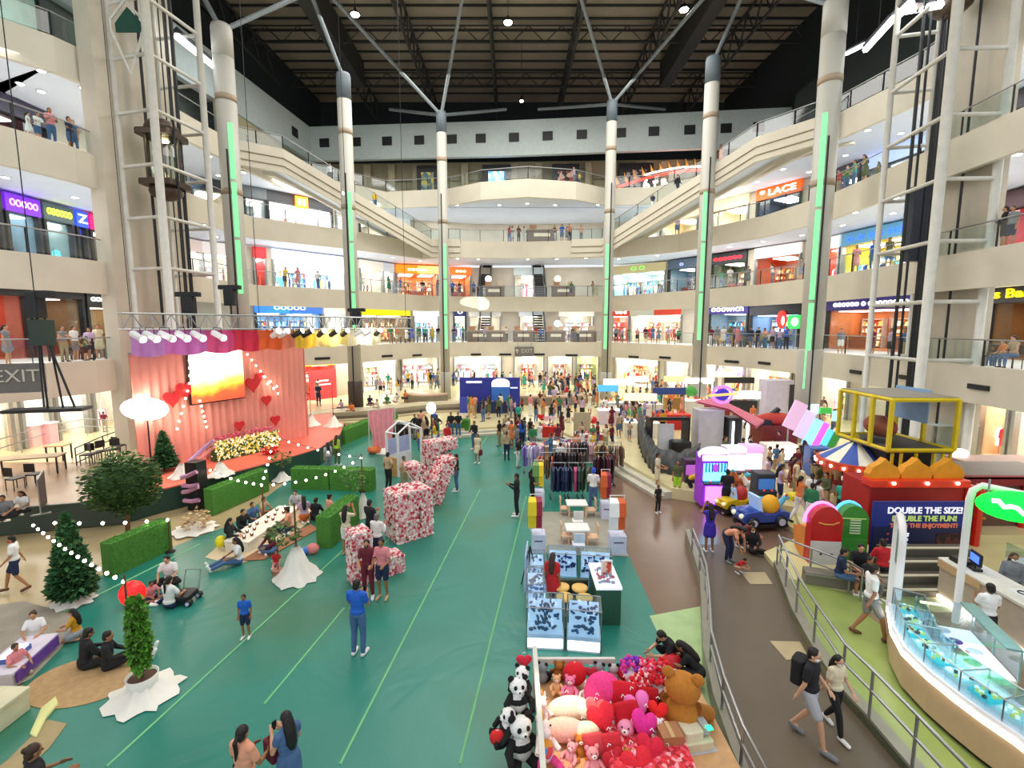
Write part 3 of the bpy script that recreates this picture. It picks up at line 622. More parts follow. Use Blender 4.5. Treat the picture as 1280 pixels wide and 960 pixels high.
MB().box((0, 0, 1.35), (2.6, .1, 2.7)).build('panel', cm('#d8383a', em=.6), t); MB().box((0, -.07, 1.7), (1.0, .03, .12)).build('writing_line', cm('#ffffff', em=1, var=0), t); MB().box((0, -.07, 1.35), (1.4, .03, .1)).build('writing_line', cm('#ffffff', em=1, var=0), t)
p, a = on_facade(3, 980, 11.0, -.5)
# red oval and green sign on the dark first gallery shop
p, a = on_facade(2, 981, 7.7, -.45); t = thing('red_round_sign', 'red and white round sign on the dark first gallery shop', 'sign', p, a); MB().ell((0, 0, 0), (.45, .08, .75), 16, 8).build('disc', cm('#e02a20', em=1.2, var=0), t, True); MB().ell((.15, -.06, -.1), (.14, .06, .4)).build('mark', cm('#ffffff', em=1.5, var=0), t, True)
p, a = on_facade(2, 997, 7.5, -.45); t = thing('green_white_sign', 'green and white sign beside the red round one', 'sign', p, a); MB().rbox((0, 0, 0), (1.0, .1, 1.1), .03).build('panel', cm('#30c050', em=1.2, var=0), t); MB().ell((.1, -.08, 0), (.3, .05, .35)).build('mark', cm('#ffffff', em=2, var=0), t, True)
# top gallery left: long green-white hoarding with writing; lit strips right and left
def hoard(pa, pb, z0, z1, mat, label, txt=None, name='hoarding'):
    d = Vector((pb[0]-pa[0], pb[1]-pa[1], 0)); a = atan2(d.y, d.x); t = thing(name, label, 'hoarding', (pa[0], pa[1], z0), a); L = d.length
    MB().box((L/2, 0, (z1-z0)/2), (L, .15, z1-z0)).build('panel', mat, t); MB().box((L/2, -.1, z1-z0), (L, .12, .12)).box((L, -.1, (z1-z0)/2), (.14, .12, z1-z0)).build('edge_frame', m_dark, t)
    if txt:
        r_ = random.Random(1); lt = MB(); [lt.box((L*.45+.32*i, -.1, (z1-z0)*(.62-.17*k)), (.2, .03, r_.uniform(.25, .42))) for k in range(len(txt)) for i in range(12-3*k)]; lt.build('lettering', cm('#6f9a8c'), t)
    return t
hoard((-24.9, 17), (-23.6, 25.8), 19.85, 24.2, M('hoarding_white', hx('#b8d8c8'), .6), 'pale green lit hoarding with two lines of writing on the top gallery, top left', ['COMING SOON', 'NEW WING'])
for k in range(2):
    l_ = bpy.data.lights.new('hoarding_lamp', 'AREA'); l_.energy = 60; l_.color = (.6, 1, .85); l_.size = 3; l_.shape = 'RECTANGLE'; l_.size_y = .3
    o = bpy.data.objects.new('hoarding_lamp', l_); COL.objects.link(o); o.location = (-23.4, 18.5+5.5*k, 20.0); o.rotation_euler = (radians(180-40), 0, radians(-80))
def strip(p1, p2, label, r=.22, em=7):
    p1, p2 = Vector(p1), Vector(p2); t = thing('fluorescent_strip', label, 'lamp', p1); d = p2-p1
    MB().tube([Vector((0, 0, 0)), d], r, 6).build('tube_lamp', M('strip_em%d' % em, (.9, .95, 1), .5, em=em, var=0), t); MB().tube([Vector((0, 0, r*1.5)), d+Vector((0, 0, r*1.5))], r*1.2, 4).build('housing', m_dark, t); MB().tube([d*.5, d*.5+Vector((0, 0, 34-(p1+p2).z/2))], .03, 4).build('hanger', m_dark, t)
strip(PY(222, 46, 27), PY(276, 90, 37), 'long white light strip on the top gallery left of the far left column', .18)
strip(PY(1082, 62, 29), PY(1116, 24, 25), 'white light strip on the top gallery right of the rightmost column, lower one', .16)
strip(PY(1058, 67, 33), PY(1082, 55, 30), 'short dim light strip right of the rightmost column', .12, 4)
strip(PY(1118, 24, 25), PY(1138, 4, 22), 'white light strip on the top gallery crossing the right lift tower', .16)
strip(PY(1130, 14, 24), PY(1175, 6, 21), 'glowing white and green strip at the top right', .16)
struct('wall_top_left', MB().prism([(-25.4, 6), (-25.2, 6), (-24.0, 26), (-24.2, 40), (-24.6, 40)], 19.8, 27), M('dim_wall', hx('#6a6f6c'), .8))
struct('wall_top_right', MB().prism([(26.6, 6), (26.2, 6), (25.0, 26), (24.4, 44), (24.8, 44)], 19.8, 27), M('dim_dark', hx('#26302e'), .8))
# lift shaft backing walls beside the galleries
for nm, q in (('wall_left', [(-19.9, 23.6), (-19.2, 23.6), (-19.2, 29.3), (-19.9, 29.3)]), ('wall_right', [(19.5, 20.2), (20.0, 20.2), (20.2, 23.8), (19.6, 23.8)])):
    struct(nm, MB().prism(q, 0, 27), m_wall)
struct('wall_left', MB().prism([(-26, 23.3), (-19.9, 23.3), (-19.9, 23.7), (-26, 23.7)], 0, 27), m_wall) if False else None
# ceiling downlights
dlm = MB().lathe([(.2, 0), (.22, -.03), (.16, -.035)], n=12).mesh('downlight_trim', m_white, True)
dle = MB().lathe([(.155, -.02), (.15, -.05), (.0, -.06)], n=10).mesh('downlight_lens', m_dl, True)
for l in (3, 4, 5):
    z, ed = LV[l]
    for off, st in ((1.5, 3.1), (3.9, 3.6)):
        for q in resample(poff(ed, off), st):
            X, Y = PJ(q.x, q.y, z-1)
            if not (-30 < X < 1310 and q.y > 14): continue
            side = 'left side' if X < 400 else 'back' if X < 880 else 'right side'
            t = thing('ceiling_downlight', 'small round white downlight in the soffit under the %s gallery, %s' % (NM[l], side), 'lamp', (q.x, q.y, z-1.0), 0, 'downlights under the %s gallery, %s' % (NM[l], side))
            link('trim_ring', dlm, t); link('lens', dle, t)
# gallery area lighting (the rows of downlights as soft lights)
for l in (3, 4, 5, 2):
    z = LV[l][0]; e = 420 if l > 2 else 520
    for (x, y, rz, L) in ((-22.5, 24, 0, 16), (22.3, 24, 0, 16), (-16.5, 44, radians(-42), 10), (17, 44, radians(42), 10), (0, 53.2, pi/2, 18)):
        area('soffit_light', (x, y, z-1.1), 3, L, e, (1, .97, .93), (0, 0, rz))
# vents, exit signs on the first gallery band
for px, py in ((359, 450), (403, 448), (484, 445), (521, 444), (596, 443), (632, 443), (674, 443), (715, 444), (792, 446), (831, 447), (915, 452), (955, 454), (1070, 465), (1134, 472), (1222, 484)):
    best = min(((abs(PJ(q.x, q.y, 4.4)[0]-px), i, q) for i, q in enumerate(resample(EDGE, .1))), key=lambda v: v[0])
    R_ = resample(EDGE, .1); i = best[1]; q = best[2]; d = (R_[min(i+3, len(R_)-1)]-R_[max(i-3, 0)]).normalized()
    vz = PY(px, py, q.y).z; t = thing('air_vent', 'thin dark air vent slot in the cream band above the ground floor', 'vent', (q.x+d.y*.03, q.y-d.x*.03, vz), atan2(d.y, d.x), 'air vents in the first gallery band')
    MB().box((0, 0, 0), (1.25 if q.y > 33 else .95, .06, .2)).build('slot', m_black, t)
def exit_sign(loc, rz, w_, label):
    t = thing('exit_sign', label, 'sign', loc, rz); h = w_*.5
    MB().rbox((0, 0, 0), (w_, .1, h), .02).build('panel', cm('#6e6a66'), t)
    text('EXIT', 'lettering', cm('#c4c0b4'), t, (w_*.13, -.07, h*.06), (pi/2, 0, 0), w_*.3)
    a = w_*.07; MB().ex([(-a*.35, -a*1.6), (a*.35, -a*1.6), (a*.35, a*.3), (a*1.1, -.1*a), (a*1.1, a*.7), (0, a*1.7), (-a*1.1, a*.7), (-a*1.1, -.1*a), (-a*.35, a*.3)], (-w_*.37, -.055, h*.05), (1, 0, 0), (0, 0, 1), (0, -.02, 0)).build('arrow', cm('#c4c0b4'), t)
    for s in (-.35, .35): MB().tube([(w_*s, 0, h/2), (w_*s, 0, h/2+.5)], .015, 4).build('hanger', m_dark, t)
q = PY(655.5, 439.5, 49.9); exit_sign(q, 0, 2.0, 'grey exit sign with arrow on the back centre band')
q = PY(10, 473, 16.2); exit_sign(q, radians(22), 2.0, 'large grey exit sign with arrow at the left edge')
# kiosks on galleries
def kiosk(px, l, d, w_, label, lamp=None):
    z = LV[l][0]; y = 50.2+d; x = (px-640)*y/F; t = thing('brown_kiosk', label, 'kiosk', (x, y, z))
    MB().rbox((0, 0, .6), (w_, 1.2, 1.2), .06).build('counter', M('kiosk_brown', hx('#8a705c'), .5), t); MB().box((0, -.62, .75), (w_*.55, .06, .3)).build('sign_plate', cm('#d8c8b0', em=.5), t); MB().rbox((0, 0, 1.24), (w_+.15, 1.35, .08), .05).build('counter_top', cm('#b8a890'), t)
    for s in (-1, 1): MB().box((s*w_*.3, .1, 1.5), (w_*.25, .6, .45)).build('display_box', cm('#c89878') if s < 0 else cm('#e8d8c0'), t)
    if lamp: MB().ell((lamp, 0, 2.0), .34).build('globe_lamp', cm('#ffe8e0', em=3, var=0), t, True)
kiosk(600, 2, 1.3, 2.6, 'brown kiosk on the first gallery, left of the pink shopper'); kiosk(622, 2, 1.2, 2.2, 'brown kiosk on the first gallery left of the left escalator'); kiosk(654, 2, 1.3, 2.2, 'brown kiosk on the first gallery between the escalators'); kiosk(694, 2, 1.3, 2.0, 'brown kiosk on the first gallery right of the exit sign', .2); kiosk(729, 2, 1.3, 2.6, 'rightmost brown kiosk on the first gallery')
kiosk(618, 3, 1.3, 2.2, 'brown kiosk with a pale globe lamp on the second gallery', -.6); kiosk(703, 3, 1.3, 2.4, 'brown kiosk with a globe lamp on the second gallery right of the escalators', -.6)
kiosk(676, 4, -2.8, 2.8, 'pale kiosk with a yellow box at the middle of the third gallery bridge')
# escalators in the centre
for z, s in ((5.45, 1), (5.45, -1), (10.1, 1), (10.1, -1)):
    x = s*3.0; t = thing('escalator', 'steep dark escalator at the back centre, %s of the %s gallery' % ('right' if s > 0 else 'left', 'first' if z < 6 else 'second'), 'escalator', (x, 55, z))
    sp = MB(); 
    for k in range(16): sp.box((0, .5*k-3.6, .28*k+.1), (1.0, .5, .2))
    sp.build('steps', m_dark, t)
    for q in (-.62, .62):
        MB().ex([(-4, 0), (-3.2, -.1), (4.1, 4.1), (4.6, 4.6), (4.6, 5.6), (3.8, 5.5), (-3.6, 1.1), (-4, 1)], (q-.05, 0, 0), (0, 1, 0), (0, 0, 1), (.1, 0, 0)).build('balustrade', M('esc_side', hx('#3b4146'), .3), t)
        MB().tube([(q, -4, 1.05), (q, -3.6, 1.15), (q, 3.8, 5.58), (q, 4.6, 5.68)], .06, 6).build('handrail', m_black, t)
# red neon funfair sign on the top gallery
t = thing('funfair_sign', 'glowing red and white funfair sign above the right sloping walkway', 'sign', PY(826, 222, 49.5)); 
def arcs(pts, w_): 
    b = MB(); b.tube(pts, w_, 6); return b
pts = [(-4.2+8.6*k/10, 0, -.9+1.6*sin(pi*.55*k/10)) for k in range(11)]
arcs(pts, .13).build('upper_red_tube', cm('#ff3020', em=4, var=0), t, True); arcs([(x, 0, z+.35) for x, y, z in pts[3:]], .08).build('white_bulb_row', cm('#fff4e0', em=6, var=0), t, True)
text('6 r a', 'lettering', cm('#fff8f0', em=4, var=0), t, (-.6, -.1, -.55), (pi/2, radians(-12), 0), 1.25, .05, bold=.04)
for k in range(12): x, y, z = pts[min(10, k)]; MB().ex([(-.18, 0), (.18, 0), (0, .9)], (x+(.4 if k > 10 else 0), .1, z+.3), (cos(.3), 0, sin(.3)), (-sin(.3), 0, cos(.3)), (0, .05, 0)).build('flame_point', cm('#c8883a', em=.4), t)
MB().rbox((1.4, .2, -1.3), (2.8, .1, 1.0), .05).build('blue_window', cm('#c8ecf4', em=2.5, var=0), t); MB().rbox((-3.6, .2, -1.5), (2.2, .1, .7), .05).build('amber_wall', cm('#b8782a', em=.6), t)

# ================= lift towers =================
def tower(label, pts, bars, z0, z1, cabin, cab_z, spacing, zfirst, flat=False):
    t = thing('lift_tower', label, 'lift', (pts[0][0], pts[0][1], z0)); o = Vector((pts[0][0], pts[0][1], z0))
    for p, r in zip(pts, (.13, .19, .16, .1)): MB().tube([Vector((p[0], p[1], z0))-o, Vector((p[0], p[1], z1))-o], r, 10).build('post', m_steelw, t, True)
    z = zfirst; k = 0
    while z < z1-.5 and k < 14:
        for i, j in bars:
            a = Vector((*pts[i], z))-o; b = Vector((*pts[j], z))-o; MB().tube([a, b], .085, 8).build('crossbar', m_steelw, t, True)
        z += spacing; k += 1
    # guide rails, cables, counterweight
    cx = (pts[0][0]+pts[1][0])/2; cy = sum(p[1] for p in pts)/4
    c = Vector((sum(p[0] for p in pts)/4, cy, 0))
    for dx, dy, r in ((-.9, .2, .07), (-.6, .2, .05), (.5, .6, .09), (.1, .3, .03), (.2, .5, .03), (-.2, .1, .04), (.9, -.4, .05)):
        MB().tube([c+Vector((dx, dy, z0))-o, c+Vector((dx, dy, z1))-o], r, 6).build('guide_rail' if r > .04 else 'cable', m_dark, t)
    p = c+Vector((-.3, .3, cab_z+ (-9 if cab_z > 12 else 5)))-o; MB().rbox(p, (.7, .35, 3.2), .04).build('counterweight', M('cw_blue', hx('#252c3c'), .4), t)
    if cabin:
        q = c+Vector((0, 0, cab_z))-o; w_ = 1.7
        cb = MB().rbox(q+Vector((0, 0, .15)), (w_, w_, .3), .15).rbox(q+Vector((0, 0, 2.55)), (w_, w_, .3), .15).build('cabin', M('cabin_bronze', hx('#54453a'), .4, .4), t)
        MB().ell(q+Vector((0, 0, 2.85)), (w_*.45, w_*.45, .5)).ell(q+Vector((0, 0, -.2)), (w_*.45, w_*.45, .45)).build('cabin_dome', M('cabin_bronze'), t, True)
        for a in range(6): MB().tube([q+Vector((.8*cos(a*pi/3), .8*sin(a*pi/3), .3)), q+Vector((.8*cos(a*pi/3), .8*sin(a*pi/3), 2.4))], .05, 6).build('mullion', M('cabin_bronze'), cb)
        MB().lathe([(.78, .3), (.78, 2.4)], q, 12).build('cabin_glass', m_glass, cb, True); MB().ell(q+Vector((0, 0, 2.3)), (.3, .3, .06)).build('cabin_lamp', cm('#ffe0b0', em=12, var=0), cb, True)
    return t
TL = tower('white steel lift tower on the left with a bronze glass cabin', [(-19.1, 24.6), (-16.9, 24.0), (-16.35, 27.0), (-18.9, 27.4)], [(0, 1), (1, 2), (2, 3)], .9, 25.6, True, 14.2, 2.45, 9.95)
TR = tower('white steel lift tower on the right with dark guide rails', [(17.5, 23.6), (17.1, 20.0), (19.25, 19.9), (19.1, 23.2)], [(0, 1), (1, 2), (0, 3)], .15, 25.6, True, 20.6, 2.42, 5.7)
# diamond frame at the top of the left lift tower
t = thing('diamond_frame', 'beige diamond shaped steel frame near the top of the left lift tower', 'frame', PY(160, 50, 24.2))
MB().tube([(0, 0, 1.7), (.75, 0, .9), (.75, 0, .4), (0, 0, -1.5), (-.75, 0, .4), (-.75, 0, .9)], .07, 6, closed=True).build('frame_tube', m_steelw, t); MB().ex([(0, 1.5), (.62, .8), (.62, .4), (-.62, .4), (-.62, .8)], (0, .1, 0), (1, 0, 0), (0, 0, 1), (0, .05, 0)).build('green_panel', cm('#1c4a3c'), t)
# ================= event floor, left side =================
rnd = random.Random(11)
G = lambda px, py, z=0: P(px, py, z)
m_pinkdrape = M('pink_drape', hx('#f4a090'), .8, var=.03, scale=1.5); m_cloth = M('white_cloth', hx('#eeeae0'), .8, var=.04)
m_wood = M('light_wood', hx('#c79a62'), .5, var=.12, scale=6); m_bulb = M('warm_bulb', (1, .88, .66), .5, em=14, var=0)
def drape(name, A, B, z0, z1, mat, parent, amp=.07, n=120, wave=.35):
    A, B = Vector((A[0], A[1], 0)), Vector((B[0], B[1], 0)); d = (B-A); L = d.length; d.normalize(); nn = Vector((-d.y, d.x, 0)); V = []; r = random.Random(4)
    ph = [r.uniform(-.5, .5) for _ in range(n+1)]
    for i in range(n+1):
        s = L*i/n; w_ = amp*sin(s/wave*2*pi+ph[i])
        for z, k in ((z0, 1.2), ((z0+z1)/2, 1), (z1, .5)): V.append(A+d*s+nn*w_*k+Vector((0, 0, z)))
    m = MB().add(V, [(3*i+j, 3*i+3+j, 3*i+4+j, 3*i+1+j) for i in range(n) for j in (0, 1)]); V2 = [v+nn*.03 for v in V]; m.add(V2, [(3*i+1+j, 3*i+4+j, 3*i+3+j, 3*i+j) for i in range(n) for j in (0, 1)])
    return m.build(name, mat, parent, True)
BA, BB = Vector((-15.5, 19.4)), Vector((-11.7, 27.0))
t = thing('stage_backdrop', 'tall salmon pink draped backdrop at the back of the red stage', 'backdrop', (0, 0, 0))
drape('drape', BA, BB, .92, 6.0, m_pinkdrape, t)
drape('side_drape', BB, BB+Vector((-.9, 1.6)), .92, 6.1, m_pinkdrape, t)
MB().tube([(BA.x, BA.y, 6.02), (BB.x, BB.y, 6.1)], .05, 6).build('top_bar', m_steel, t)
for q in (.02, .5, .98): p = BA.lerp(BB, q); MB().tube([(p.x-.15, p.y+.08, .9), (p.x-.15, p.y+.08, 6)], .05, 6).build('upright', m_steel, t)
bd = (BB-BA).normalized(); bn = Vector((bd.y, -bd.x)); bang = atan2(bd.y, bd.x)
def onback(px, py, off=.25):
    """point on the backdrop plane under a pixel"""
    o = Vector((0, 0, H)); dx = (px-640)/F; dy = (480-py)/F; r = Vector((dx, cos(TH)+dy*sin(TH), -sin(TH)+dy*cos(TH)))
    n3 = Vector((bn.x, bn.y, 0)); a3 = Vector((BA.x, BA.y, 0))+n3*off; t_ = (a3-o).dot(n3)/r.dot(n3); return o+r*t_
# LED screen with an orange sunset picture
def sunset():
    m = bpy.data.materials.new('sunset_picture'); m.use_nodes = True; nt = m.node_tree; N = nt.nodes; L = nt.links.new; b = N['Principled BSDF']
    tc = N.new('ShaderNodeTexCoord'); sp = N.new('ShaderNodeSeparateXYZ'); no = N.new('ShaderNodeTexNoise'); no.inputs['Scale'].default_value = 1.1
    a = N.new('ShaderNodeMath'); a.operation = 'MULTIPLY_ADD'; a.inputs[1].default_value = .9; s2 = N.new('ShaderNodeMath'); s2.operation = 'MULTIPLY_ADD'; s2.inputs[1].default_value = -.16
    r = N.new('ShaderNodeValToRGB'); e = r.color_ramp.elements; L(tc.outputs['Object'], sp.inputs[0]); L(tc.outputs['Object'], no.inputs[0])
    L(no.outputs[0], a.inputs[0]); L(sp.outputs['Z'], a.inputs[2]); L(sp.outputs['X'], s2.inputs[0]); L(a.outputs[0], s2.inputs[2])
    mr = N.new('ShaderNodeMapRange'); mr.inputs[1].default_value = -1.1; mr.inputs[2].default_value = 1.6; L(s2.outputs[0], mr.inputs[0]); L(mr.outputs[0], r.inputs[0])
    e[0].position = 0; e[0].color = (*hx('#b03a28'), 1); e[1].position = 1; e[1].color = (*hx('#fff6e0'), 1)
    for p_, c_ in ((.28, '#c8502c'), (.36, '#e8902c'), (.46, '#ffc850'), (.58, '#ffeeb0')): q = e.new(p_); q.color = (*hx(c_), 1)
    L(r.outputs[0], b.inputs['Base Color']); L(r.outputs[0], b.inputs['Emission Color']); b.inputs['Emission Strength'].default_value = 1.7; return m
c1, c2 = onback(240, 505), onback(305, 493); top = onback(240, 440); w_ = (c2-c1).length; h_ = top.z-c1.z; mid = (c1+c2)/2
t = thing('led_screen', 'large screen showing an orange sunset on the stage backdrop', 'screen', (mid.x, mid.y, c1.z+h_/2), bang)
MB().box((0, .05, 0), (w_+.12, .12, h_+.12)).build('frame', m_black, t); MB().box((0, -.04, 0), (w_, .06, h_)).build('picture', sunset(), t)
def heart_pts(s, n=20): return [(s*.9*(16*sin(a)**3)/16, s*.9*(13*cos(a)-5*cos(2*a)-2*cos(3*a)-cos(4*a))/15) for a in [2*pi*k/n for k in range(n)]]
HP = ['left of the screen, larger', 'touching the left edge of the screen', 'right of the screen, higher of the pair', 'right of the screen, lower and larger', 'near the right end of the backdrop', 'above the flower box', 'near the right end of the backdrop, lowest']
for (px, py, s), d in zip(((216, 498, .4), (232, 487, .42), (325, 471, .26), (317, 480, .42), (334, 500, .3), (300, 532, .28), (345, 525, .3)), HP):
    p = onback(px, py, .3); o = MB().ex(heart_pts(s), (0, 0, 0), (1, 0, 0), (0, 0, 1), (0, .1, 0)).build('paper_heart', cm('#d8262c'), None, False, p, bang); tag(o, 'red paper heart on the pink backdrop, '+d, 'heart', 'hearts on the stage backdrop')
# lighting truss with lamps and valance
TA, TB = PY(152, 400, 18.6), PY(514, 404, 30); TA.z = 7.0; TB.z = 7.0; td = (TB-TA).normalized(); tn = Vector((td.y, -td.x, 0)); TL_ = (TB-TA).length
t = thing('lighting_truss', 'long grey box truss hanging above the stage', 'truss', TA); b = MB(); hh = .62
for a, c in ((0, 0), (0, hh), (1, 0), (1, hh)): b.tube([Vector((0, 0, c))-tn*a*.5, td*TL_+Vector((0, 0, c))-tn*a*.5], .035, 5)
b.build('chords', m_steel, t); b = MB(); n = 44
for i in range(n):
    p = td*TL_*i/n; q = td*TL_*(i+1)/n; b.tube([p, p+Vector((0, 0, hh))], .02, 4); b.tube([p+Vector((0, 0, hh if i % 2 else 0)), q+Vector((0, 0, 0 if i % 2 else hh))], .02, 4); b.tube([p, p-tn*.5], .02, 4); b.tube([p+Vector((0, 0, hh)), p-tn*.5+Vector((0, 0, hh))], .02, 4)
b.build('lattice', m_steel, t)
for k in (.02, .36, .7, .97): MB().tube([td*TL_*k+Vector((0, 0, hh)), td*TL_*k+Vector((0, 0, 24))], .015, 4).build('hanging_wire', m_dark, t)
t = thing('valance_drape', 'wavy valance of pink, red, orange and yellow cloth panels under the truss', 'drape', (0, 0, 0))
a, c = TA-tn*.5+td*.3, TA-tn*.5+td*TL_*.86; V = []; n = 150
for i in range(n+1):
    p = a.lerp(c, i/n); sc = abs(sin(i/n*pi*9)); 
    for z, k in ((6.95, 0), (6.6, .1), (5.85+.12*(1-sc)+.2*(i/n), .05)): V.append((p.x+tn.x*.08*sin(i*.9)+k*tn.x, p.y+tn.y*.08*sin(i*.9), z))
vc = [(0, '#c88ad0'), (14, '#d070c0'), (34, '#e0508c'), (48, '#d82848'), (62, '#f06428'), (76, '#f08868'), (84, '#f8c838'), (98, '#f8dc88'), (122, '#f8ecc8'), (n, '')]
for (i0, c_), (i1, _) in zip(vc, vc[1:]): MB().add(V[3*i0:3*i1+3], [(3*i+j, 3*i+3+j, 3*i+4+j, 3*i+1+j) for i in range(i1-i0) for j in (0, 1)]).build('cloth_panel', cm(c_), t, True)
cols = [(1, .85, .5), (1, .9, .6)]
for i, c_ in enumerate(cols):
    p = a.lerp(c, .72+.2*i)+tn*1.1; l_ = bpy.data.lights.new('valance_spot', 'AREA'); l_.energy = 42; l_.color = c_; l_.size = .3; l_.spread = radians(110)
    o = bpy.data.objects.new('valance_spot', l_); COL.objects.link(o); o.location = (p.x, p.y, 7.1); d = Vector((-tn.x*1.1, -tn.y*1.1, -.8)); o.rotation_euler = d.to_track_quat('-Z', 'Y').to_euler()
for k, px in enumerate((168, 185, 204, 224, 243, 268, 340, 349, 368, 380, 397, 413, 427, 444, 455, 468)):
    f_ = min(range(200), key=lambda i: abs(PJ(*(TA+td*TL_*i/200))[0]-px))/200; p = TA+td*TL_*f_+tn*.25+Vector((0, 0, -.25)); wht = k < 6 or k in (6, 7, 13, 14)
    t = thing('stage_spotlight', '%s stage spotlight hanging from the truss, number %s from the left' % ('silver' if wht else 'black', ['one', 'two', 'three', 'four', 'five', 'six', 'seven', 'eight', 'nine', 'ten', 'eleven', 'twelve', 'thirteen', 'fourteen', 'fifteen', 'sixteen'][k]), 'lamp', p, rnd.uniform(-.6, .6), 'spotlights on the stage truss')
    mt_ = m_white if wht else m_black; s = MB(); R = Matrix.Rotation(radians(120 if k < 6 else 60), 3, 'Y'); s.lathe([(.1, -.25), (.13, -.2), (.13, .15), (.17, .28)], n=12); s.v = [tuple(R @ Vector(v)) for v in s.v]; s.build('lamp_can', mt_, t, True)
    e = R @ Vector((0, 0, .27)); e2 = MB().ell(e, (.14, .14, .14), 10, 6); e2.build('lens', M('spot_lens', (1, .95, .9), em=5, var=0), t, True); MB().tube([(-.16, 0, 0), (-.16, 0, .3), (.16, 0, .3), (.16, 0, 0)], .02, 4).build('yoke', m_dark, t)
def floodlamp(loc, w_, h_, label, z0, em=30, power=0):
    t = thing('flood_lamp', label, 'lamp', (loc.x, loc.y, z0)); zz = loc.z-z0
    MB().rbox((0, .08, zz), (w_*.7, .14, h_*.7), .06).build('housing', m_black, t); MB().ell((0, -.02, zz), (w_/2, .06, h_/2), 20, 10).build('lens', M('flood_em%d' % em, (1, .93, .8), em=em, var=0), t, True)
    MB().tube([(0, .08, .05), (0, .08, zz)], .03, 6).build('stand', m_dark, t)
    for k in range(3): MB().tube([(0, .08, .5), (.5*cos(k*2.1), .08+.5*sin(k*2.1), .02)], .02, 5).build('leg', m_dark, t)
p = G(182, 592, .9); pl = PY(181, 511, p.y-.3); floodlamp(pl, 2.0, .95, 'dazzling flood lamp on a stand at the left end of the stage', .92)  # lens ellipse sized to the lamp's glare, wider than its housing
# moving head lamps and camera crane on the truss
for px, py, y, lb in ((288, 372, 23, 'black speaker clamped on the truss before the far left column'), (446, 398, 28, 'black moving lamp on the truss before the second column'), (236, 382, 21, 'small black lamp on the truss before the left lift tower')):
    p = PY(px, py, y); t = thing('truss_lamp', lb, 'lamp', p); MB().rbox((0, 0, 0), (.5, .4, .75), .08).build('body', m_black, t); MB().rbox((0, 0, .48), (1.0, .3, .2), .05).build('crosspiece', m_dark, t); MB().tube([(0, 0, -.3), (0, 0, -.9)], .04, 5).build('stem', m_dark, t)
t = thing('follow_spot', 'black camera like follow spot with cables left of the stage', 'lamp', PY(45, 385, 15)); MB().rbox((0, 0, .1), (.35, .4, .8), .06).rbox((.3, 0, .42), (.5, .3, .22), .05).build('body', m_black, t); MB().rbox((.1, 0, -.75), (.55, .4, .8), .06).build('lower_box', M('box_green', hx('#26382e'), .5), t)
for dx, e in ((-.05, (-.1, 0, -3.1)), (.2, (.6, .3, -3.2))): MB().tube([(dx, 0, -.9), Vector(e)], .035, 5).build('cable', m_black, t)
MB().tube([(0, 0, .5), (0, 0, 17)], .02, 4).build('suspension_wire', m_dark, t)
t = thing('hanging_bar', 'black flat light bar hanging over the podium on the left', 'lamp', PY(60, 512, 15)); MB().box((0, 0, 0), (2.1, .6, .1), radians(14)).build('bar', m_black, t); MB().tube([(0, 0, 0), (0, 0, 3.2)], .03, 5).build('hanger', m_black, t); MB().tube([(.4, .1, 0), (.1, .1, 3.2)], .03, 5).build('hanger', m_black, t)

# green hedge boxes
m_turf = M('turf_green', hx('#4c8632'), .9, var=.25, scale=18, bump=.6)
def hedge(a, b, wd, h, label, side=1):
    a, b = Vector(a[:2]), Vector(b[:2]); d = b-a; L = d.length; ang = atan2(d.y, d.x); t = thing('hedge_box', label, 'hedge', (a.x, a.y, 0), ang, 'green hedge boxes'); c = (L/2, side*wd/2, h/2)
    MB().rbox(c, (L, wd, h), .04).build('turf_block', m_turf, t)
    bl = MB(); r = random.Random(2)
    for i in range(int(L*420)):
        x, y = r.uniform(.03, L-.03), side*r.uniform(.03, wd-.03); z = h-.01; a_ = r.uniform(0, 6.3); bl.add([(x, y, z), (x+.025*cos(a_), y+.025*sin(a_), z), (x+r.uniform(-.03, .03), y+r.uniform(-.03, .03), z+r.uniform(.03, .07))], [(0, 1, 2)])
    for i in range(int(L*500)):
        x, z = r.uniform(.02, L-.02), r.uniform(.03, h-.04); y = 0 if r.random() < .6 else side*wd; s_ = -side if y == 0 else side; bl.add([(x, y, z), (x+.03, y, z+.01), (x+r.uniform(-.02, .03), y+s_*r.uniform(.02, .05), z+.03)], [(0, 1, 2)])
    g = bl.build('grass_tufts', M('turf_tip', hx('#5c9a3c'), .9, var=.2), t); g['kind'] = 'stuff'
hedge(G(142, 722), G(217, 686), .42, 1.0, 'green hedge box in front of the round topiary tree', 1)
hedge(G(268, 644), G(337, 613), .45, 1.0, 'green hedge box beside the black speaker')
hedge(G(364, 612), G(411, 613), .5, .95, 'left half of the wide green hedge box facing the camera'); hedge(G(412, 613), G(465, 615), .5, .95, 'right half of the wide green hedge box facing the camera')
hedge(G(414, 686), G(450, 653), .5, 1.05, 'green hedge box beside the photographing woman')
hedge(G(432, 556), G(468, 540), .6, .9, 'far green hedge box near the stage end'); hedge(G(469, 540), G(498, 531), .6, .9, 'far green hedge box behind the pink hanging cloth'); hedge(G(560, 543), G(586, 544), .5, 1.0, 'far green hedge box behind two waiting people')
hedge(G(318, 622), G(337, 612), .4, .9, 'short green hedge box next to the wide one')

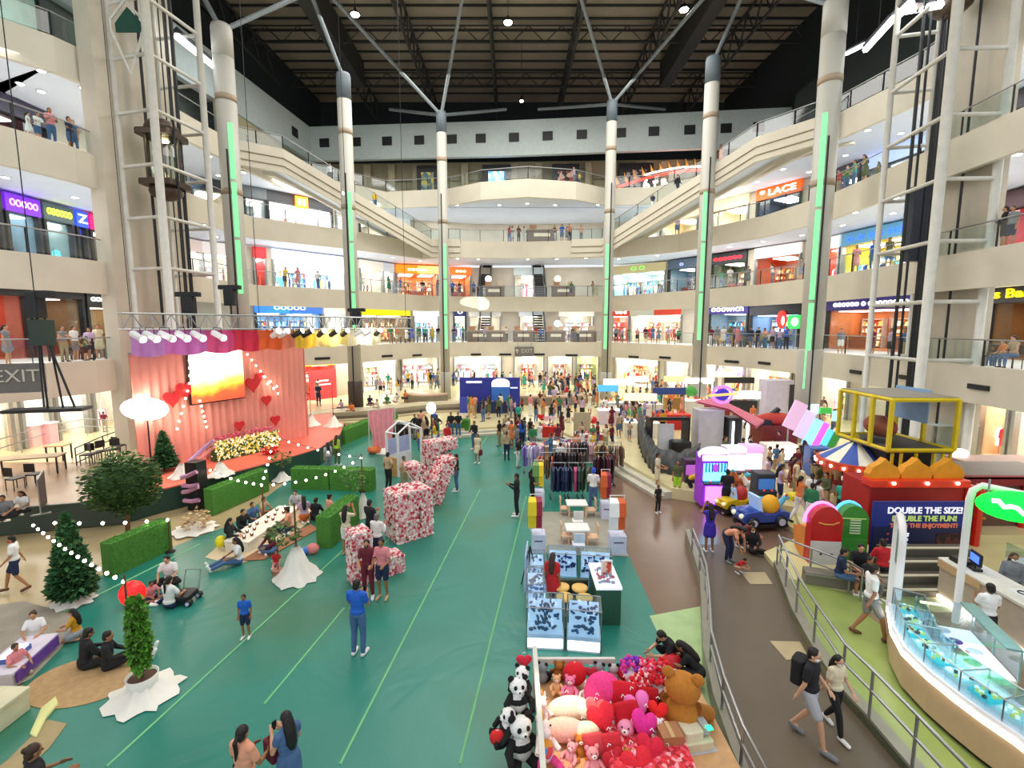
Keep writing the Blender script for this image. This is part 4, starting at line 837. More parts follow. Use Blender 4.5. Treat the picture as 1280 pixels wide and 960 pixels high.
# trees and plants
def leaves(name, mat, parent, centre, rad, n, size=.09, shape='ball', seed=1, col2=None):
    r = random.Random(seed); b = MB()
    for i in range(n):
        if shape == 'ball':
            v = Vector((r.gauss(0, 1), r.gauss(0, 1), r.gauss(0, 1))).normalized()*r.uniform(.65, 1.05); k = 1+.18*sin(v.x*5+2)*cos(v.y*6); p = Vector((v.x*rad[0]*k, v.y*rad[1]*k, v.z*rad[2]*k))
        elif shape == 'cone':
            u = r.random()**.7; a = r.uniform(0, 6.3); tier = 1-.25*((u*7) % 1); rr = rad[0]*u*tier*r.uniform(.5, 1.05); p = Vector((rr*cos(a), rr*sin(a), rad[2]*(1-u)))
        else:
            a = r.uniform(0, 6.3); u = r.random(); rr = rad[0]*sqrt(r.random())*(.55+.6*sin(pi*min(1, u*.85+.1))); p = Vector((rr*cos(a), rr*sin(a), rad[2]*u))
        d = Vector((p.x*1.2, p.y*1.2, r.uniform(-.3, .5)*rad[2]*.4)); d = d.normalized() if d.length > .01 else Vector((0, 0, 1)); s = d.cross(Vector((r.uniform(-1, 1), r.uniform(-1, 1), 1))).normalized(); L = size*r.uniform(.7, 1.4); p += Vector(centre)
        b.add([p, p+d*L*.5+s*L*.3, p+d*L, p+d*L*.5-s*L*.3], [(0, 1, 2, 3)], r.choice((0, 0, 1)))
    o = b.build(name, [mat, col2 or mat], parent); return o
def cloth_base(parent, r, h, seed=1, name='cloth_wrap', mat=None):
    q = random.Random(seed); b = MB(); n = 28; V = []
    for (k, z) in ((.12, h), (.3, h*.8), (.55, h*.35), (1, .02)): V += [(r*k*cos(2*pi*i/n)*(1+.16*sin(i*2.3+seed)*k), r*k*sin(2*pi*i/n)*(1+.16*cos(i*1.7+seed)*k), z+(.03*sin(i*2.1) if z > .1 else 0)) for i in range(n)]
    b.add(V, [(j*n+i, j*n+(i+1) % n, (j+1)*n+(i+1) % n, (j+1)*n+i) for j in range(3) for i in range(n)]+[tuple(range(n))]); return b.build(name, mat or m_cloth, parent, True)
m_leafd = M('leaf_dark', hx('#3a5c2a'), .7, var=.3, scale=5); m_leafl = M('leaf_mid', hx('#5a8038'), .7, var=.3, scale=5); m_leafb = M('leaf_bright', hx('#5c9a2a'), .7, var=.3, scale=6); m_pine = M('pine_green', hx('#30663a'), .8, var=.3, scale=6); m_bark = M('bark', hx('#6a4a30'), .9, var=.3, scale=8)
p = G(160, 668); t = thing('topiary_tree', 'round leafy topiary tree behind the left hedge box', 'tree', p); MB().tube([(0, 0, 0), (.05, 0, .7), (-.02, 0, 1.1), (.05, 0, 1.5)], [.08, .06, .06, .05], 8).build('trunk', m_bark, t, True)
for a in (-.5, .1, .6): MB().tube([(.02, 0, 1.15), (a, .1, 1.8)], .03, 6).build('branch', m_bark, t)
MB().ell((0, 0, 1.8), (.85, .7, .75)).build('foliage_core', m_leafd, t, True); leaves('foliage', m_leafd, t, (0, 0, 1.8), (1.0, .85, 1.0), 6200, .12, col2=m_leafl)
def pine(p, h, r, label, z0=0, n=2600, base=True, lights=0, mat=None):
    t = thing('christmas_tree', label, 'tree', (p.x, p.y, z0)); MB().tube([(0, 0, 0), (0, 0, h*.95)], [.05, .01], 6).build('trunk', m_bark, t)
    b = MB(); [b.lathe([(r*.62*(1-k/7)+.02, h*(.16+.8*k/7)), (.02, h*(.16+.8*(k+1.3)/8.3))], n=12) for k in range(7)]; b.build('inner_branches', m_pine, t); leaves('needles', mat or m_pine, t, (0, 0, h*.1), (r, r, h*.9), n, .16, 'cone', 3, m_leafd)
    if base: cloth_base(t, r*.9, h*.16, 2)
    return t
pine(G(93, 752), 2.3, .5, 'christmas tree beside the tan floor at the left, crossed by bulb strings', 0, 3600)
pine(G(212, 582, .92)+Vector((.35, -.75, 0)), 1.65, .5, 'dark christmas tree on the red stage left of the screen', .92, 2200, False)
pine(G(361, 528, .92)+Vector((.3, -.5, 0)), 1.9, .45, 'dark christmas tree at the right end of the pink backdrop', .92, 1200, False)
p = G(180, 868); t = thing('potted_bush', 'tall bright green bush in a white cloth wrapped pot at the lower left', 'plant', p)
MB().lathe([(.2, 0), (.27, .42), (.25, .42), (.24, .36), (0, .36)], n=20).build('pot', m_cloth, t, True); MB().lathe([(.235, .37), (0, .38)], n=16).build('soil', cm('#5a3a28'), t); MB().tube([(0, 0, .3), (0, 0, 1.6)], .025, 6).build('stem', m_bark, t)
leaves('foliage', m_leafb, t, (0, 0, .55), (.13, .13, 1.4), 2600, .1, 'col', 5, m_leafl); cb = cloth_base(t, .62, .34, 7)
def planter(px, py, label, h=1.3, z0=0):
    p = G(px, py, z0); t = thing('potted_sapling', label, 'plant', p); cloth_base(t, .45, .4, px); MB().tube([(0, 0, 0), (.05, 0, h)], .02, 5).build('stem', m_bark, t); leaves('foliage', m_leafl, t, (.0, 0, h*.75), (.35, .35, .35), 130, .13, 'ball', px, m_leafd)
planter(353, 600, 'small sapling with white cloth foot beside the stage front'); 
p = G(372, 722); t = thing('draped_stand', 'white draped cloth cone around a sapling stand in the middle of the green floor', 'stand', p); cloth_base(t, .62, .95, 4); MB().tube([(0, 0, .5), (.02, 0, 2.2)], .025, 6).build('pole', m_bark, t); MB().lathe([(.12, 0), (.16, .25)], (-.55, 0, 0), 12).build('pot', cm('#a8705a'), t); MB().tube([(-.55, 0, .2), (-.5, 0, 1.2)], .015, 5).build('stem', m_bark, t); leaves('foliage', m_leafd, t, (-.35, 0, 1.3), (.4, .35, .3), 160, .15, 'ball', 9, m_leafl)
p = G(455, 645); t = thing('draped_stand', 'white draped cone beside the black shirted man', 'stand', p); cloth_base(t, .35, .9, 8); MB().tube([(0, 0, .5), (-.02, 0, 2.4)], .022, 6).build('pole', m_bark, t); leaves('foliage', m_leafl, t, (-.3, 0, 1.4), (.4, .3, .45), 120, .15, 'ball', 19, m_leafd)
for px, py, lb in ((389, 532, 'left'), (417, 533, 'right')):
    p = G(px, py, .92); t = thing('draped_stand', 'white cloth cone with a pole near the right end of the red stage, '+lb+' one', 'stand', p); cloth_base(t, .55, .7, px); MB().tube([(0, 0, .5), (0, 0, 2.6)], .02, 5).build('pole', m_dark, t)
# bunches beside the speaker, speaker with pink ribbons
p = G(246, 636); t = thing('loudspeaker', 'tall black loudspeaker wound with pink ribbon in front of the stage', 'speaker', p, radians(-12)); MB().rbox((0, .1, .95), (.55, .5, 1.9), .03).build('cabinet', m_black, t); MB().rbox((0, -.16, .95), (.46, .03, 1.75), .02).build('grille', m_dark, t)
for k in range(4): MB().tube([(-.36, -.2, .42+k*.3), (0, -.3, .52+k*.3), (.34, -.2, .68+k*.3)] if k % 2 else [(-.3, -.24, .4+k*.3), (.1, -.3, .42+k*.3), (.36, -.2, .46+k*.3)], .085, 8).build('ribbon', cm('#d89ac0'), t, True)
p = G(243, 662); t = thing('dried_bouquet', 'white cloth with dried flowers in front of the loudspeaker', 'flowers', p); cloth_base(t, .7, .25, 3); leaves('dried_stems', cm('#c8a070'), t, (.1, 0, .35), (.35, .3, .35), 200, .14, 'ball', 3, cm('#e8d8b0'))
for px, py, lb in ((228, 596, 'left'), (276, 594, 'right')): p = G(px, py, .92); t = thing('cloth_heap', 'white bunched cloth on the stage, %s of the loudspeaker' % lb, 'cloth', p); cloth_base(t, .5, .55, px, 'cloth')
t = thing('wooden_signpost', 'pale pink and lilac ribbon hanging above the loudspeaker', 'ribbon', G(250, 590, .92)); 
for k, c in enumerate(('#f0a0a0', '#c8a8e0')): MB().tube([(-.1-.3*k, 0, .5), (.3, 0, .8+.3*k), (.7, 0, 1.1+.3*k)], .07, 6).build('ribbon', cm(c), t, True)
# flower box on stage
a, c = G(268, 574, .92), G(345, 556, .92); d = c-a; sh = Vector((.38, -.5, 0)); a = a+sh; c = c+sh; t = thing('flower_box', 'long planter of yellow and white flowers on the red stage', 'planter', a, atan2(d.y, d.x)); L = d.length
MB().rbox((L/2, .2, .35), (L, .45, .7), .04).build('trough', m_leafd, t)
b = MB(); r = random.Random(8)
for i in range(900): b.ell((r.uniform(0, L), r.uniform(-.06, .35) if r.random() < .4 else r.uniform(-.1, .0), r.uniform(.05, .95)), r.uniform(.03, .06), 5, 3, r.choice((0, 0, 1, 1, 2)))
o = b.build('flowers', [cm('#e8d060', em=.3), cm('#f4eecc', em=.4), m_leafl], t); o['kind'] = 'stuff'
leaves('pink_blossom', cm('#e05878'), t, (L/2, .25, 1.0), (L*.5, .2, .16), 900, .1, 'ball', 6, cm('#f090a0'))
p = G(338, 568, .92); t = thing('flower_bunch', 'red flower bunch at the foot of the flower box', 'flowers', p); leaves('petals', cm('#d82020'), t, (0, 0, .2), (.35, .25, .22), 260, .1, 'ball', 2, cm('#f04030')); MB().ell((0, 0, .12), (.25, .2, .12)).build('cushion', cm('#c01818'), t)
# string lights
def bulbs(pts, label, r=.045, wire=True, gap=None, em=None):
    pts = [Vector(p) for p in pts]; t = thing('string_lights', label, 'lights', pts[0]); o = pts[0]
    MB().tube([p-o for p in pts], .008, 4).build('wire', m_dark, t)
    bm_ = MB().ell((0, 0, -.04), (r, r, r*1.1), 8, 6).mesh('bulb', m_bulb, True)
    for p in pts[:98]: link('bulb', bm_, t, p-o)
def pxline(pp, y): return [PY(a, b, y(a) if callable(y) else y) for a, b in pp]
def sag(A, B, n, s): return [A.lerp(B, i/n)-Vector((0, 0, s*4*(i/n)*(1-i/n))) for i in range(n+1)]
def pole(px, py, h, label, z0=0, mat=None):
    p = G(px, py, z0); t = thing('light_pole', label, 'pole', p); MB().tube([(0, 0, 0), (.02, 0, h)], .022, 6).build('shaft', mat or m_bark, t); MB().lathe([(.14, 0), (.13, .04), (.02, .06)], n=14).build('foot', m_dark, t); return p+Vector((0, 0, h))
A = pole(76, 716, 1.55, 'thin brown pole beside the christmas tree on the tan floor'); B = pole(168, 858, 2.35, 'thin dark pole beside the bright green bush'); C = pole(213, 690, 1.1, 'thin pole at the right end of the hedge before the topiary')
bulbs(sag(A, C, 5, .05), 'string of five bulbs above the left hedge box'); bulbs(sag(A+Vector((.15, -.75, .25)), B+Vector((0, 0, -.1)), 14, .1), 'dense string of bulbs running down over the christmas tree', .036)
D = pole(330, 655, 1.5, 'thin pole at the picnic table'); E_ = pole(453, 615, 1.55, 'thin pole by the wide hedge box'); E2 = pole(250, 622, 1.5, 'thin pole beside the loudspeaker')
bulbs(sag(E2, D, 9, .15), 'string of bulbs above the hedge beside the loudspeaker'); bulbs(sag(D, E_, 10, .3), 'string of bulbs above the wide hedge box'); bulbs(sag(G(352, 590)+Vector((0, 0, 1.7)), E_, 8, .1), 'short string of bulbs over the stage front'); bulbs(sag(G(345, 600)+Vector((0, 0, 2.0)), D, 7, .1), 'string of bulbs above the picnic crossing the hedge')
bulbs([onback(237, 440+9.5*k, .35)+Vector((0, 0, 0)) if k < 4 else onback(237-(k-4)*2.6, 440+9.5*k, .4) for k in range(11)], 'string of bulbs hanging left of the screen'); bulbs([onback(250+k*1.6, 500+6.5*k, .4) for k in range(6)], 'short string of bulbs below the screen'); bulbs([onback(309+k*5.5, 442+7*k, .35) for k in range(8)], 'string of bulbs falling to the right of the screen'); bulbs([onback(330+k*4, 470+3*k+6*(k % 2), .35) for k in range(5)], 'loose bulbs near the right end of the backdrop')
# picnic table, blankets
def cloth_sheet(name, pts, label, mat, z=.015, cat='blanket'):
    c = sum(pts, Vector())/len(pts); n = len(pts); V = []; 
    for ring, zz in ((1, z), (.92, z+.012), (.5, z+.02)): V += [Vector((c.x+(p.x-c.x)*ring, c.y+(p.y-c.y)*ring, zz)) for p in pts]
    V.append(Vector((c.x, c.y, z+.02))); m = MB().add([v-Vector((c.x, c.y, 0)) for v in V], [(j*n+i, j*n+(i+1) % n, (j+1)*n+(i+1) % n, (j+1)*n+i) for j in (0, 1) for i in range(n)]+[(2*n+i, 2*n+(i+1) % n, 3*n) for i in range(n)])
    m.prism([(p.x-c.x, p.y-c.y) for p in pts], 0.001, z); return tag(m.build(name, mat, None, True, (c.x, c.y, 0)), label, cat)
cloth_sheet('blanket', [G(*q) for q in ((256, 697), (285, 672), (330, 648), (372, 632), (400, 640), (372, 664), (340, 690), (300, 705), (280, 703))], 'pale cloth spread under the long picnic table', M('picnic_cloth', hx('#d8c4a0'), .9, var=.08), .01)
cloth_sheet('blanket', [G(*q) for q in ((300, 702), (330, 700), (398, 662), (388, 656), (350, 676), (330, 684))], 'brown mat under the sitting girls at the picnic table', cm('#a06a48'), .03)
def low_table(a, b, wd, h, label, mat, name='low_table', side=1):
    a, b = Vector(a[:2]), Vector(b[:2]); d = b-a; L = d.length; t = thing(name, label, 'table', (a.x, a.y, 0), atan2(d.y, d.x))
    MB().rbox((L/2, side*wd/2, h-.03), (L, wd, .06), .02).build('top', mat, t); MB().box((L/2, side*wd/2, h/2-.03), (L-.06, wd-.06, h-.08), 0, 0, 1.02).build('cloth_skirt', mat, t)
    for x in (.06, L-.06):
        for y in (.06, wd-.06): MB().box((x, side*y, h/2-.02), (.05, .05, h-.06)).build('leg', m_wood, t)
    return t, L
PTB = (G(312, 692), G(376, 645)); pt, PL = low_table(*PTB, .85, .38, 'long low white picnic table on the green floor with small candles', cm('#f2ead8'))
pd = (PTB[1]-PTB[0]).normalized(); pn = Vector((-pd.y, pd.x, 0))
for k in range(13):
    s = (.35+k*.42) % (PL-.3)+.1; o_ = PTB[0]+pd*s+pn*(.2+.5*((k*.37) % 1)); t = thing('candle_cup', 'small brown candle cup on the long picnic table', 'candle', (o_.x, o_.y, .38), 0, 'candles on the picnic table'); MB().lathe([(.045, 0), (.055, .09), (.045, .09), (.04, .06), (0, .06)], n=10).build('cup', cm('#7a4a30'), t, True); MB().ell((0, 0, .1), (.012, .012, .03), 6, 4).build('flame', m_bulb, t)
q = G(272, 690); t = thing('yellow_balloon', 'small yellow balloon at the near end of the picnic', 'balloon', (q.x, q.y+.2, .25)); MB().ell((0, 0, 0), (.17, .17, .2)).build('envelope', cm('#f0e020'), t, True); MB().tube([(0, 0, -.19), (0, 0, -.25)], .012, 5).build('knot', cm('#c8b818'), t)
cloth_sheet('blanket', [G(*q) for q in ((-60, 765), (30, 752), (88, 768), (95, 790), (72, 815), (40, 848), (-10, 872), (-60, 880))], 'large crumpled grey blanket at the left edge', M('grey_blanket', hx('#9a9284'), .9, var=.12, bump=.3), .012)
n = 30; c = G(108, 850); cloth_sheet('round_rug', [Vector((c.x+1.05*cos(2*pi*k/n), c.y+.75*sin(2*pi*k/n), 0)) for k in range(n)], 'round tan woven rug under the two people dressed in black', M('woven_tan', hx('#b8966a'), .9, var=.12, scale=9), .014, 'rug')
lt, LL = low_table(G(18, 862), G(76, 808), .7, .34, 'low table with purple cloth and glowing blue box at the left', cm('#d8d0dc')); MB().box((LL/2, -.01, .2), (LL*.9, .03, .22)).build('purple_panel', cm('#6a3a98'), lt)
t = thing('glowing_box', 'flat box glowing bluish white on the purple low table', 'lamp', lt.matrix_basis @ Vector((LL*.45, .35, .34)), lt.rotation_euler.z); MB().rbox((0, 0, .05), (.5, .3, .1), .02).build('box', cm('#5060a0'), t); MB().rbox((0, 0, .115), (.44, .24, .03), .02).build('panel', M('blue_white_glow', (.6, .7, 1), em=7, var=0), t)
t, L_ = low_table(G(-60, 965), G(42, 885), 1.2, .45, 'cream cloth covered table with a pale yellow cloth corner, bottom left', cm('#d6cfae')); 
cloth_sheet('blanket', [G(*q) for q in ((-40, 990), (10, 950), (35, 925), (60, 900), (84, 905), (62, 935), (30, 965), (0, 1000))], 'tan cloth lying below the cream table at the bottom left', cm('#a9966c'), .012)
cloth_sheet('blanket', [G(*q) for q in ((38, 920), (52, 888), (70, 874), (73, 882), (58, 900), (46, 925))], 'pale yellow crumpled cloth beside the cream table', cm('#e0e098'), .06)
p = G(167, 758)+Vector((0, 0, .25)); t = thing('heart_lantern', 'glowing red balloon lantern beside the sitting family', 'lantern', (p.x, p.y, 0)); MB().ell((0, 0, .36), (.3, .27, .32)).build('shade', M('red_glow', hx('#e81818'), .3, em=1.1), t, True); MB().ell((.1, -.2, .2), .07).build('bulb', m_bulb, t, True); MB().lathe([(.1, 0), (.09, .06)], n=12).build('foot', m_dark, t)  # off-centre glowing ball imitates the highlight on the balloon
for px, py, lb in ((58, 700, ''),):
    pass
p = G(389, 692); t = thing('balloon_bag', 'pink and blue bag lying by the hedge box', 'bag', p); MB().ell((.06, 0, .17), (.2, .15, .17)).build('pink_bag', cm('#e88888'), t, True); MB().ell((-.15, -.05, .12), (.14, .12, .12)).build('blue_bag', cm('#3878d0'), t, True)
# flower letters
m_f = [cm('#f2dcd6'), cm('#e8a8ae'), cm('#c83448'), cm('#f6ece4'), cm('#5a6a40')]
def letter(ch, o, ux, uy, polys, th, H_, label, holes=()):
    t = thing('flower_letter', label, 'letter', (o.x, o.y, 0), atan2(uy, ux), 'standing flower letters'); core = MB(); b = MB(); r = random.Random(ord(ch))
    for pl in polys: core.ex([(x*1.0, z*1.0) for x, z in pl], (0, 0, 0), (1, 0, 0), (0, 0, 1), (0, th, 0))
    core.build('core', m_f[1], t)
    def inside(x, z):
        for pl in polys:
            c_ = False; j = len(pl)-1
            for i in range(len(pl)):
                if (pl[i][1] > z) != (pl[j][1] > z) and x < (pl[j][0]-pl[i][0])*(z-pl[i][1])/(pl[j][1]-pl[i][1])+pl[i][0]: c_ = not c_
                j = i
            if c_: return True
        return False
    xs = [p[0] for pl in polys for p in pl]; zs = [p[1] for pl in polys for p in pl]; X0, X1, Z0, Z1 = min(xs), max(xs), min(zs), max(zs); k = 0; s = .085; i = 0
    def fl(c_): b.ell(c_, (r.uniform(.04, .06),)*3, 5, 3, r.choices((0, 1, 2, 3, 4), (5, 4, 4, 4, .5))[0])
    x = X0
    while x <= X1:
        z = Z0
        while z <= Z1:
            jx, jz = x+r.uniform(-.03, .03), z+r.uniform(-.03, .03)
            if inside(jx, jz):
                for y in (0, th): fl((jx, y, jz))
            z += s
        x += s
    for pl in polys:
        for (a0, a1), (b0, b1) in zip(pl, pl[1:]+pl[:1]):
            L_ = hypot(b0-a0, b1-a1); n_ = max(1, int(L_/s))
            for q in range(n_):
                y = 0
                while y < th: fl((a0+(b0-a0)*(q+.5)/n_, y+r.uniform(-.02, .04), a1+(b1-a1)*(q+.5)/n_)); y += s
    o_ = b.build('flower_cover', m_f, t); o_['kind'] = 'stuff'; return t
a, c = G(497, 681), G(541, 668); u = (c-a); WO = u.length; u.normalize(); 
letter('O', a, u.x, u.y, [[(0, 0), (WO, 0), (WO, .5), (WO*.58, .5), (WO*.58, 1.15), (WO, 1.15), (WO, 1.62), (WO*.5, 1.68), (0, 1.62)], [(WO*.7, .4), (WO, .4), (WO, 1.3), (WO*.7, 1.3)]], .95, 1.65, 'big letter O covered in pink and red flowers, second of the row')
a = G(455, 731); letter('L', a, u.x, u.y, [[(-.25, 0), (1.2, 0), (1.2, .52), (.25, .52), (.25, 1.5), (-.25, 1.5)]], .55, 1.6, 'flower letter L behind the couple, nearest of the row')
a = G(544, 632); letter('V', a, u.x, u.y, [[(-.2, 0), (.25, 0), (1.05, 1.75), (.55, 1.78), (.02, .85), (-.5, 1.78), (-1.0, 1.75)]], .7, 1.7, 'flower letter V, third of the row')
a = G(545, 597); letter('E', a, u.x, u.y, [[(-.3, 0), (1.1, 0), (1.1, .4), (.2, .4), (.2, .65), (.9, .65), (.9, 1.0), (.2, 1.0), (.2, 1.25), (1.2, 1.25), (1.2, 1.7), (-.3, 1.7)]], .7, 1.7, 'flower letter E, farthest of the row')
# pink hanging cloth, photo booth frame
p = G(478, 566); t = thing('hanging_cloth', 'translucent pink cloth hanging from a frame behind the flower letters', 'cloth', p, radians(-10)); V = []; n = 24
for i in range(n+1):
    x = -.75+1.5*i/n
    for z in (2.35+.25*i/n, 1.6, .9, .25+.15*abs(x)): V.append((x*(1 if z > 1 else .8), .08*sin(i*1.3)+.15*(2.4-z)*.2, z))
MB().add(V, [(4*i+j, 4*i+4+j, 4*i+5+j, 4*i+1+j) for i in range(n) for j in range(3)]).build('cloth', M('pink_cloth', hx('#f0a0a8'), .7, var=.06, em=0), t, True)
for x, z in ((-.8, 2.4), (.8, 2.65)): MB().tube([(x, .05, 0), (x, .05, z)], .03, 6).build('pole', m_steelw, t)
MB().tube([(-.8, .05, 2.38), (.8, .05, 2.63)], .025, 6).build('top_rail', m_steelw, t)
cloth_sheet('white_mat', [G(*q) for q in ((470, 568), (490, 549), (505, 556), (492, 569))], 'white mat beside the pink hanging cloth', m_white, .02, 'mat')
p = G(468, 566); t = thing('orange_pouf', 'small orange pouf at the foot of the pink cloth', 'pouf', p); MB().lathe([(.25, 0), (.38, .12), (.36, .3), (.1, .38)], n=16).build('cushion', cm('#e07840'), t, True); MB().ell((0, 0, .38), (.04, .04, .02)).build('button', cm('#b05828'), t)
p = G(507, 590); t = thing('photo_frame_house', 'white house shaped wooden photo frame left of the flower letters', 'frame', p, radians(55)); 
for y in (-.35, .45):
    for x in (-.75, .75): MB().box((x, y, 1.05), (.09, .09, 2.1)).build('post', m_white, t)
    MB().tube([(-.78, y, 2.08), (0, y, 2.5), (.78, y, 2.08)], .05, 4).build('gable', m_white, t)
for x, z in ((-.75, 2.08), (.75, 2.08), (0, 2.48)): MB().tube([(x, -.4, z), (x, .5, z)], .045, 4).build('beam', m_white, t)
MB().box((-.75, .05, .45), (.08, .8, .9)).build('wood_panel', m_wood, t); MB().box((.0, .45, .45), (1.4, .06, .9)).build('low_wall', m_white, t); MB().box((.0, .48, 1.3), (1.4, .03, .8)).build('blue_board', cm('#a8b0d8'), t)
p = G(540, 572); fl = PY(539, 510, p.y); floodlamp(fl, .5, .62, 'round white glowing lamp on a stand behind the flower letters', .02, 14)
p = G(468, 560); 
# dark tent behind the letters
p = G(502, 545); t = thing('dark_table', 'black covered table behind the photo frame', 'table', p); MB().rbox((0, 0, .4), (1.5, .9, .8), .05).build('cover', m_black, t); MB().rbox((0, 0, .84), (1.6, 1.0, .07), .05).build('top', m_dark, t)
# bistro, podium furniture on the left
def rail2(pts, label, h=.95, mat=None, nb=2, posts=1.6):
    pts = [Vector(p) for p in pts]; t = thing('handrail', label, 'railing', pts[0]); o = pts[0]; rs = resample([tuple(p) for p in pts], posts)
    for k in range(nb): MB().tube([p-o+Vector((0, 0, h*(1-k*.42))) for p in pts], .028, 8).build('rail', mat or m_steel, t, True)
    for p in rs: MB().tube([p-o, p-o+Vector((0, 0, h))], .025, 6).build('post', mat or m_steel, t)
    return t
rail2([G(-10, 580, .9), G(60, 555, .9), G(110, 545, .9), G(160, 548, .9)], 'steel railing on the left podium behind the tables', 1.0)
rail2([G(96, 582, .9), G(130, 565, .9), G(163, 552, .9)], 'short dark railing near the backdrop on the podium', .8, m_dark, 3)
def table(p, L, W, h, label, rz=0, mat=None, legs=m_dark):
    t = thing('dining_table', label, 'table', p, rz); MB().rbox((0, 0, h-.025), (L, W, .05), .03).build('tabletop', mat or m_wood, t)
    for x in (-1, 1):
        for y in (-1, 1): MB().box((x*(L/2-.08), y*(W/2-.06), h/2-.03), (.05, .05, h-.05)).build('leg', legs, t)
    return t
p = G(38, 592, .9); table(p, 2.3, .8, .75, 'long wooden table on the left podium', radians(20), cm('#a08868')); p = G(75, 575, .9); table(p, .8, .7, .75, 'small square wooden table on the podium', .2, cm('#c0a070'))
CH = {}
def chair(p, rz, label, col='#2a2826', z=.45, sc=1, group=None):
    t = thing('chair', label, 'chair', p, rz, group); k = col
    if k not in CH:
        mt_ = cm(col, rough=.5); CH[k] = (MB().rbox((0, 0, z), (.42, .42, .05), .05).mesh('seat', mt_), MB().rbox((0, .2, z+.3), (.4, .04, .34), .015).mesh('backrest', mt_), MB().tube([(0, 0, 0), (0, 0, z)], .018, 6).mesh('leg', mt_))
    a, b, c = CH[k]; link('seat', a, t); link('backrest', b, t)
    for x in (-.18, .18):
        for y in (-.18, .18): link('leg', c, t, (x, y, 0))
    if sc != 1: t.scale = (sc,)*3
    return t
for i, (px, py, rz) in enumerate(((110, 580, .2), (120, 578, 2.6), (130, 575, 1.2), (143, 573, .4), (150, 568, 2.9), (20, 612, 3.0), (45, 606, 3.2))): chair(G(px, py, .9), rz, 'black chair on the left podium, '+['nearest the small table', 'second from the small table', 'third from the small table', 'fourth from the small table', 'beside the backdrop', 'before the long table, left', 'before the long table, right'][i], group='black podium chairs')
p = G(55, 636, .9); t = thing('barrier_screen', 'black tilted barrier screen on the podium edge', 'screen', p, radians(-52)); MB().rbox((0, 0, .62), (1.3, .05, 1.1), .02).build('panel', m_black, t); MB().tube([(-.66, 0, 0), (-.66, 0, 1.2), (.66, 0, 1.2), (.66, 0, 0)], .025, 5).build('frame_tube', m_steel, t); MB().box((.66, 0, .02), (.05, .5, .04)).build('foot', m_steel, t)
for px, py, c in ((28, 560, '#e0b0a8'), (50, 556, '#d8a0a0')): 
    p = G(px, py, .9); t = thing('counter_block', 'pink lit counter block behind the podium railing, %s one' % ('left' if px < 40 else 'right'), 'counter', p); MB().rbox((0, .3, .55), (1.1, .5, 1.1), .04).build('block', cm(c, em=.3), t); MB().rbox((0, .3, 1.13), (1.2, .6, .06), .03).build('top', m_white, t)
    MB().box((-.6, 0, .6), (.07, .07, 1.0)).build('light_edge', M('violet_glow', (.9, .7, 1), em=4, var=0), t)
p = G(128, 532, .9); t = thing('leafy_planter', 'leafy green tree on a white trunk behind the podium', 'plant', p); MB().tube([(0, 0, 0), (0, 0, 2.3)], .07, 8).build('trunk', m_white, t); leaves('foliage', m_leafb, t, (0, 0, 2.5), (.95, .8, .35), 900, .14, 'ball', 12, m_leafl)
# ================= centre aisle =================
# --- glass jewellery kiosk ---
m_cglass = glass('case_glass', (.8, .9, .95), .12); m_casew = cm('#e8eef8', em=.5); m_disp = M('display_blue_white', hx('#c8d8f0'), .5, em=.55, var=.1, scale=4)
def jewel_bits(b, W, D, z, r, n=14):
    for _ in range(n):
        x, y = r.uniform(.08, W-.08), r.uniform(.06, D-.06); k = r.random()
        if k < .4: b.box((x, y, z(y)+.03), (.05, .14, .03), r.uniform(0, 3), r.choice((1, 2)))
        elif k < .7: b.lathe([(.05, 0), (.05, .03), (.02, .05)], (x, y, z(y)), 10, r.choice((1, 2)))
        else: b.lathe([(.03, 0), (.012, .02), (.03, .12), (0, .15)], (x, y, z(y)), 8, r.choice((1, 3)))
def case(a, b_, D, h, label, seed, grid=False, front='#f4f8ff', glow=1.6, body='#dfe6f2'):
    a, b_ = Vector(a[:2]), Vector(b_[:2]); d = b_-a; W = d.length; t = thing('display_case', label, 'display case', (a.x, a.y, 0), atan2(d.y, d.x)); r = random.Random(seed)
    MB().rbox((W/2, D/2, .14), (W, D, .28), .02).build('base', cm(body), t); MB().box((W/2, -.01, .16), (W-.06, .03, .2)).build('lit_panel', cm(front, em=glow, var=0), t)
    zf = lambda y: .36+(h-.5)*y/D
    q = MB(); q.add([(.04, .04, .34), (W-.04, .04, .34), (W-.04, D-.04, h-.12), (.04, D-.04, h-.12)], [(0, 1, 2, 3)]); q.build('display_board', m_disp, t)
    j = MB(); jewel_bits(j, W, D, zf, r, 34)
    if grid:
        for i in range(4):
            for k in range(5): j.box((.18+i*.09+k*.03, .08+.1*k, zf(.08+.1*k)+.03), (.04, .08, .03), .5, 2)
    o = j.build('jewellery', [m_disp, cm('#2c4890'), cm('#5a4a78'), cm('#f0f4ff', em=.6)], t); o['kind'] = 'stuff'
    g = MB().box((W/2, 0, (h+.28)/2), (W, .012, h-.28)).build('front_glass', m_cglass, t); MB().box((W/2, D/2, h), (W, D, .012)).build('top_glass', m_cglass, t)
    for x in (0, W):
        for y in (0, D): MB().box((x, y, h/2), (.025, .025, h)).build('corner_post', m_steel, t)
    MB().tube([(0, 0, h), (W, 0, h), (W, D, h), (0, D, h)], .014, 4, closed=True).build('top_rim', m_steel, t)
    return t
case(G(658, 811), G(705, 813), .62, .98, 'white lit jewellery case with rings and bracelets, front left of the kiosk', 1, True)
case(G(708, 814), G(751, 818), .62, .98, 'brightly lit jewellery case with blue stands, front right of the kiosk', 2)
